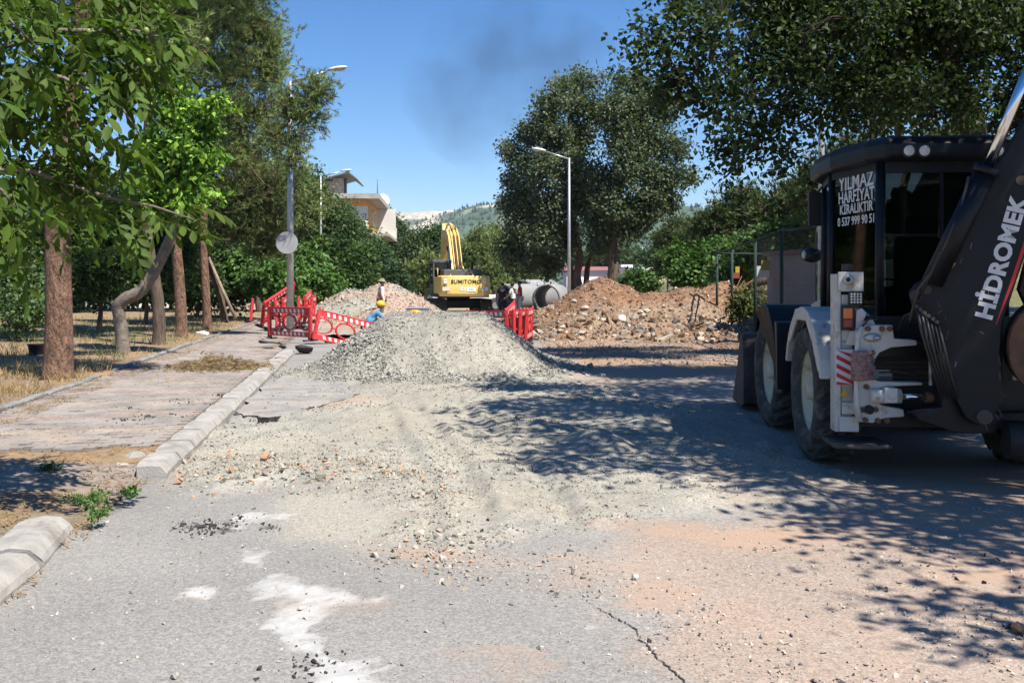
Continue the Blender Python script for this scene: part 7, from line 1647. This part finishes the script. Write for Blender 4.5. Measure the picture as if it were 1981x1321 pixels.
# scuffs where the navy paint is scratched through, grease nipples and a cable run on the boom
rs3 = random.Random(31); sc_ = MB()
for px, py in ((1822, 600), (1828, 612), (1835, 640), (1932, 690), (1934, 720), (1938, 760), (1925, 800), (1880, 470), (1862, 500), (1912, 560), (1850, 700), (1895, 640), (1932, 790), (1905, 815), (1815, 585)):
    a = Q(px, py) + bn * .0012; b = Q(px + rs3.uniform(-9, 9), py + rs3.uniform(6, 22)) + bn * .0012; sc_.bar(a, b, rs3.uniform(.003, .008), .0012, bn)
tag(sc_.build('scratches', mat('bare_scratch', (0.10, 0.10, 0.105), .6, var=.3, vscale=40), boom), kind='stuff')
hz_ = MB()
for i in range(6): hz_.tube([Q(1772 + i * 8, 590 + i * 6) + bn * .09, Q(1782 + i * 9, 640 + i * 8) + bn * (.14 + .02 * (i % 3)), Q(1800 + i * 8, 700 + i * 6) + bn * .08, Q(1822 + i * 6, 770) + bn * .02], .013, 6)
hz_.build('hoses', M_HOSE, BK)
ft = MB()
for i in range(6): q = Q(1772 + i * 8, 592 + i * 6) + bn * .095; ft.cyl(q, q + bn * .03, .017, n=8)
ft.build('fittings', M_STEEL, BK)
rv = MB()
for k in range(9): q = L(1735 + k * 16, 695 + (k % 3) * 3, YR + .16); rv.box((q.x - .06, q.y - .02, q.z - .12), (q.x + .04, q.y, q.z - .10))
for k in range(5): a, b = L(1700, 700 + 10 * k, YR + .15), L(1795, 700 + 10 * k, YR + .15); rv.bar(a, b, .01, .012)
rv.build('grille_bars', M_STEEL, BK)
# ------------------------------------------------------------------ people
M_SKIN = mat('skin', (0.36, 0.21, 0.14), .6, var=.08)
def cloth(name, c): return mat(name, c, .9, var=.12, vscale=9, bump=.4, bscale=25, bdist=.01)
def skin_mesh(name, V, E, Rr, m, parent, root=0, sub=2):
    me = bpy.data.meshes.new(name); me.from_pydata(V, E, []); me.materials.append(m); o = link(name, me, parent)
    md = o.modifiers.new('skin', 'SKIN'); md.use_smooth_shade = True
    for sv, r in zip(me.skin_vertices[0].data, Rr): sv.radius = (r, r) if not isinstance(r, tuple) else r; sv.use_root = False
    me.skin_vertices[0].data[root].use_root = True
    s = o.modifiers.new('subdivision', 'SUBSURF'); s.levels = sub; s.render_levels = sub
    return o
def person(label, loc, rz, shirt, trousers, arms, legs=None, sleeve='short', hat=None, vest=None, hair=(0.02, 0.016, 0.014), lean=0.0, crouch=0.0, shoes=(0.03, 0.025, 0.02), scale=1.0):
    t = thing('person', label, 'person', 'people at the roadworks', loc, rz); t.scale = (scale,) * 3
    dz = -crouch
    def tl(p): x, y, z = p; k = max(0, z - .95) ; return (x, y + k * math.sin(lean), z + dz - k * (1 - math.cos(lean)))
    J = {'pelvis': tl((0, 0, .96)), 'spine': tl((0, 0, 1.14)), 'chest': tl((0, 0, 1.34)), 'neck': tl((0, .01, 1.49)), 'jaw': tl((0, .035, 1.565)), 'head': tl((0, .03, 1.65)), 'crown': tl((0, .02, 1.72)), 'nose': tl((0, .14, 1.62))}
    R_ = {'pelvis': (.15, .11), 'spine': (.14, .10), 'chest': (.16, .115), 'neck': .056, 'jaw': (.068, .075), 'head': (.078, .092), 'crown': (.055, .065), 'nose': .012}
    E = [('pelvis', 'spine'), ('spine', 'chest'), ('chest', 'neck'), ('neck', 'jaw'), ('jaw', 'head'), ('head', 'crown'), ('head', 'nose')]
    for s, sd in ((-1, 'l'), (1, 'r')):
        sh = Vector(tl((s * .185, 0, 1.42))); el, wr = (Vector(v) for v in arms[sd]); el = sh + Vector((s * el.x, el.y, el.z)); wr = el + Vector((s * wr.x, wr.y, wr.z))
        J['shoulder' + sd], J['elbow' + sd], J['wrist' + sd] = sh, el, wr; R_['shoulder' + sd], R_['elbow' + sd], R_['wrist' + sd] = .062, .043, .029
        fw = (wr - el).normalized(); pm = wr + fw * .085; J['palm' + sd] = pm; R_['palm' + sd] = (.036, .018)
        E += [('chest', 'shoulder' + sd), ('shoulder' + sd, 'elbow' + sd), ('elbow' + sd, 'wrist' + sd), ('wrist' + sd, 'palm' + sd)]
        side = fw.cross(Vector((s, 0, 0))); side = side.normalized() if side.length > .1 else Vector((0, 1, 0))
        for k, ln in enumerate((.065, .078, .072, .055)):
            f = 'finger%d%s' % (k, sd); J[f] = pm + side * (.03 - .02 * k) + fw * .03 * 1; J[f + 't'] = J[f] + fw * ln * .8 + Vector((-s * .02, 0, 0)); R_[f] = .0095; R_[f + 't'] = .0075; E += [('palm' + sd, f), (f, f + 't')]
        f = 'thumb' + sd; J[f] = wr + fw * .05 + side * .045; J[f + 't'] = J[f] + fw * .045 + side * .008; R_[f] = .011; R_[f + 't'] = .009; E += [('palm' + sd, f), (f, f + 't')]
        lg = (legs or {}).get(sd) or ((.10, 0, -.44), (.01, -.02, -.42)); hp = Vector(tl((s * .10, 0, .90))); kn = hp + Vector((s * (lg[0][0] - .09), lg[0][1], lg[0][2])); an = kn + Vector((s * lg[1][0], lg[1][1], lg[1][2])); toe = an + Vector((s * .03, .16, -.045))
        for nm, p, r in (('hip', hp, .092), ('knee', kn, .06), ('ankle', an, .043), ('toe', toe, .036)): J[nm + sd] = p; R_[nm + sd] = r
        E += [('pelvis', 'hip' + sd), ('hip' + sd, 'knee' + sd), ('knee' + sd, 'ankle' + sd), ('ankle' + sd, 'toe' + sd)]
    def grow(name, keys, edges, extra, m, cut=None):
        ks = list(keys); V = [tuple(J[k]) for k in ks]; rr_ = []
        for k in ks: r = R_[k]; rr_.append(tuple(q + extra for q in r) if isinstance(r, tuple) else r + extra)
        ee = [(ks.index(a), ks.index(b)) for a, b in edges]
        return skin_mesh(name, V, ee, rr_, m, t, ks.index('pelvis'))
    grow('body', J.keys(), E, 0.0, M_SKIN)
    for sd in 'lr':
        J['sleeve' + sd] = J['shoulder' + sd].lerp(J['elbow' + sd], .7); R_['sleeve' + sd] = .05
        J['cuff' + sd] = J['knee' + sd].lerp(J['ankle' + sd], .92); R_['cuff' + sd] = .05
    J['hem'] = tl((0, 0, .86)); R_['hem'] = (.15, .115)
    ks = ['pelvis', 'spine', 'chest', 'hem']; es = [('hem', 'pelvis'), ('pelvis', 'spine'), ('spine', 'chest')]
    for sd in 'lr':
        end = ['sleeve' + sd] if sleeve == 'short' else ['elbow' + sd, 'wrist' + sd]; ks += ['shoulder' + sd] + end; ch = ['chest', 'shoulder' + sd] + end; es += list(zip(ch[:-1], ch[1:]))
    grow('shirt', ks, es, .018, shirt)
    ks = ['pelvis']; es = []
    for sd in 'lr': ks += ['hip' + sd, 'knee' + sd, 'cuff' + sd]; ch = ['pelvis', 'hip' + sd, 'knee' + sd, 'cuff' + sd]; es += list(zip(ch[:-1], ch[1:]))
    grow('trousers', ks, es, .02, trousers)
    sm = MB()
    for sd in 'lr': a, b = Vector(J['ankle' + sd]), Vector(J['toe' + sd]); c = (a + b) / 2 + Vector((0, .0, -.02)); sm.sphere(c, (.055, .15, .05), 12, 8)
    sm.build('shoes', mat('shoe', shoes, .6), t)
    hc = Vector(J['head']) + Vector((0, 0, .03))
    if hat is None: MB().sphere(hc + Vector((0, -.025, .02)), (.094, .105, .088), 14, 10).build('hair', mat('hair', hair, .7), t)
    elif hat[0] == 'helmet':
        h = MB().sphere(hc + Vector((0, -.01, .035)), (.125, .145, .115), 18, 12).cyl(hc + Vector((0, .05, .005)), hc + Vector((0, .05, .018)), .15, n=20); h.build('helmet', mat('helmet_shell', hat[1], .35, var=.04), t); MB().sphere(hc + Vector((0, -.03, -.03)), (.09, .1, .06), 12, 8).build('hair', mat('hair', hair, .7), t)
    else:
        h = MB().lathe([(0, .12), (.07, .115), (.105, .07), (.115, .02), (.2, -.02), (.205, -.012), (.12, .035), (.0, .11)], hc + Vector((0, -.01, .01)), Vector((0, .1, 1)), 22); h.build('sun_hat', cloth('hat_cloth', hat[1]), t); MB().sphere(hc + Vector((0, -.035, -.03)), (.088, .09, .07), 12, 8).build('hair', mat('hair', hair, .7), t)
    if vest:
        ks = ['pelvis', 'spine', 'chest']; R2 = dict(R_); o = grow('vest', ks, [('pelvis', 'spine'), ('spine', 'chest')], .03, vest)
    return t
DOWN = ((.05, .0, -.29), (.02, .05, -.24))
WHITE, BLACKC, NAVY, REDC = cloth('white_cotton', (0.70, 0.69, 0.68)), cloth('black_cotton', (0.012, 0.012, 0.014)), cloth('navy_denim', (0.02, 0.022, 0.035)), cloth('red_cotton', (0.42, 0.03, 0.025))
person('worker in white shirt, orange vest and floppy hat standing by the far heap', (GX(738, 39), 39, .14), R(-70), cloth('pale_shirt', (0.68, 0.60, 0.58)), cloth('olive_trousers', (0.16, 0.14, 0.085)), {'l': ((.02, -.08, -.28), (-.02, .04, -.24)), 'r': ((.06, -.02, -.28), (0, .08, -.24))}, sleeve='long', hat=('hat', (0.20, 0.20, 0.12)), vest=cloth('orange_vest', (0.62, 0.20, 0.05)))
person('worker in blue vest and yellow helmet bending down in the trench', (GX(710, 29.6), 29.6, -.45), R(-60), cloth('blue_vest', (0.08, 0.25, 0.45)), cloth('dark_trousers', (0.03, 0.03, 0.04)), {'l': ((.02, .12, -.26), (-.03, .14, -.2)), 'r': ((.04, .16, -.24), (-.03, .16, -.18))}, hat=('helmet', (0.75, 0.42, 0.03)), lean=.65, vest=cloth('blue_vest_outer', (0.10, 0.30, 0.50)))
person('man in black clothes standing with his back to the camera', (GX(972, 50), 50, .0), R(5), BLACKC, BLACKC, {'l': DOWN, 'r': DOWN})
person('man in white T-shirt and navy trousers looking down', (GX(993, 49.2), 49.2, 0), R(60), WHITE, NAVY, {'l': ((.03, .08, -.27), (-.02, .2, -.12)), 'r': ((.04, .06, -.28), (0, .18, -.14))}, legs={'l': ((.10, .06, -.44), (.01, -.03, -.42)), 'r': ((.10, -.06, -.44), (.01, -.04, -.42))}, lean=.08)
person('man in red shirt and pale trousers behind the one in white', (GX(1006, 50.6), 50.6, .05), R(80), REDC, cloth('pale_trousers', (0.5, 0.5, 0.52)), {'l': DOWN, 'r': ((.03, .08, -.27), (-.02, .16, -.16))}, scale=1.02)
# ------------------------------------------------------------------ lettering to real mesh
bpy.context.view_layer.update()
dg = bpy.context.evaluated_depsgraph_get()
for o in [x for x in COL.objects if x.type == 'FONT']:
    me = bpy.data.meshes.new_from_object(o.evaluated_get(dg)); nm, par, mt = o.name, o.parent, o.matrix_local.copy()
    for m in (o.data.materials if not me.materials else []): me.materials.append(m)
    bpy.data.objects.remove(o); link(nm.split('.')[0], me, par, mtx=mt)

# ------------------------------------------------------------------ exhaust smoke and haze
def smoke_cloud():
    m = bpy.data.materials.new('smoke'); m.use_nodes = True; nt = m.node_tree; N, Lk = nt.nodes, nt.links
    N.remove(N['Principled BSDF']); v = N.new('ShaderNodeVolumePrincipled'); v.inputs['Color'].default_value = (.10, .10, .11, 1); v.inputs['Anisotropy'].default_value = .2
    tc = N.new('ShaderNodeTexCoord'); n1 = _noise(nt, tc.outputs['Object'], .3, 6, .6)
    ln = N.new('ShaderNodeVectorMath'); ln.operation = 'DISTANCE'; ln.inputs[1].default_value = (.5, .5, .5); Lk.new(tc.outputs['Generated'], ln.inputs[0])
    fall = _ramp(nt, ln.outputs['Value'], .75, .15); dn = _ramp(nt, n1, .42, .68)
    mu = N.new('ShaderNodeMath'); mu.operation = 'MULTIPLY'; Lk.new(fall, mu.inputs[0]); Lk.new(dn, mu.inputs[1])
    mu2 = N.new('ShaderNodeMath'); mu2.operation = 'MULTIPLY'; mu2.inputs[1].default_value = .14; Lk.new(mu.outputs[0], mu2.inputs[0]); Lk.new(mu2.outputs[0], v.inputs['Density'])
    Lk.new(v.outputs[0], N['Material Output'].inputs['Volume'])
    return m
plume = [((925, 345), .15, 54), ((920, 310), 1.2, 54), ((905, 255), 2.6, 55), ((890, 195), 3.8, 56), ((925, 140), 4.3, 57), ((1000, 118), 4.2, 57.5), ((1080, 112), 3.4, 58), ((1150, 118), 2.2, 59), ((1200, 125), .3, 60)]
pts = [P(*q, d) for q, r, d in plume]; c = pts[4].copy()
o = MB().tube([p - c for p in pts], [r for _, r, _ in plume], 20).build('smoke', smoke_cloud(), loc=c)
tag(o, 'faint dark exhaust smoke drifting in the sky above the excavator', 'smoke', kind='stuff')
hm = bpy.data.materials.new('haze'); hm.use_nodes = True; nt = hm.node_tree; nt.nodes.remove(nt.nodes['Principled BSDF'])
v = nt.nodes.new('ShaderNodeVolumePrincipled'); v.inputs['Color'].default_value = (.72, .84, 1, 1); v.inputs['Density'].default_value = 0.00009
nt.links.new(v.outputs[0], nt.nodes['Material Output'].inputs['Volume'])
o = MB().box((-6900, -6900, -1.8), (6900, 6900, 420)).build('haze', hm); tag(o, 'thin pale summer haze over the whole valley', 'haze', kind='stuff')
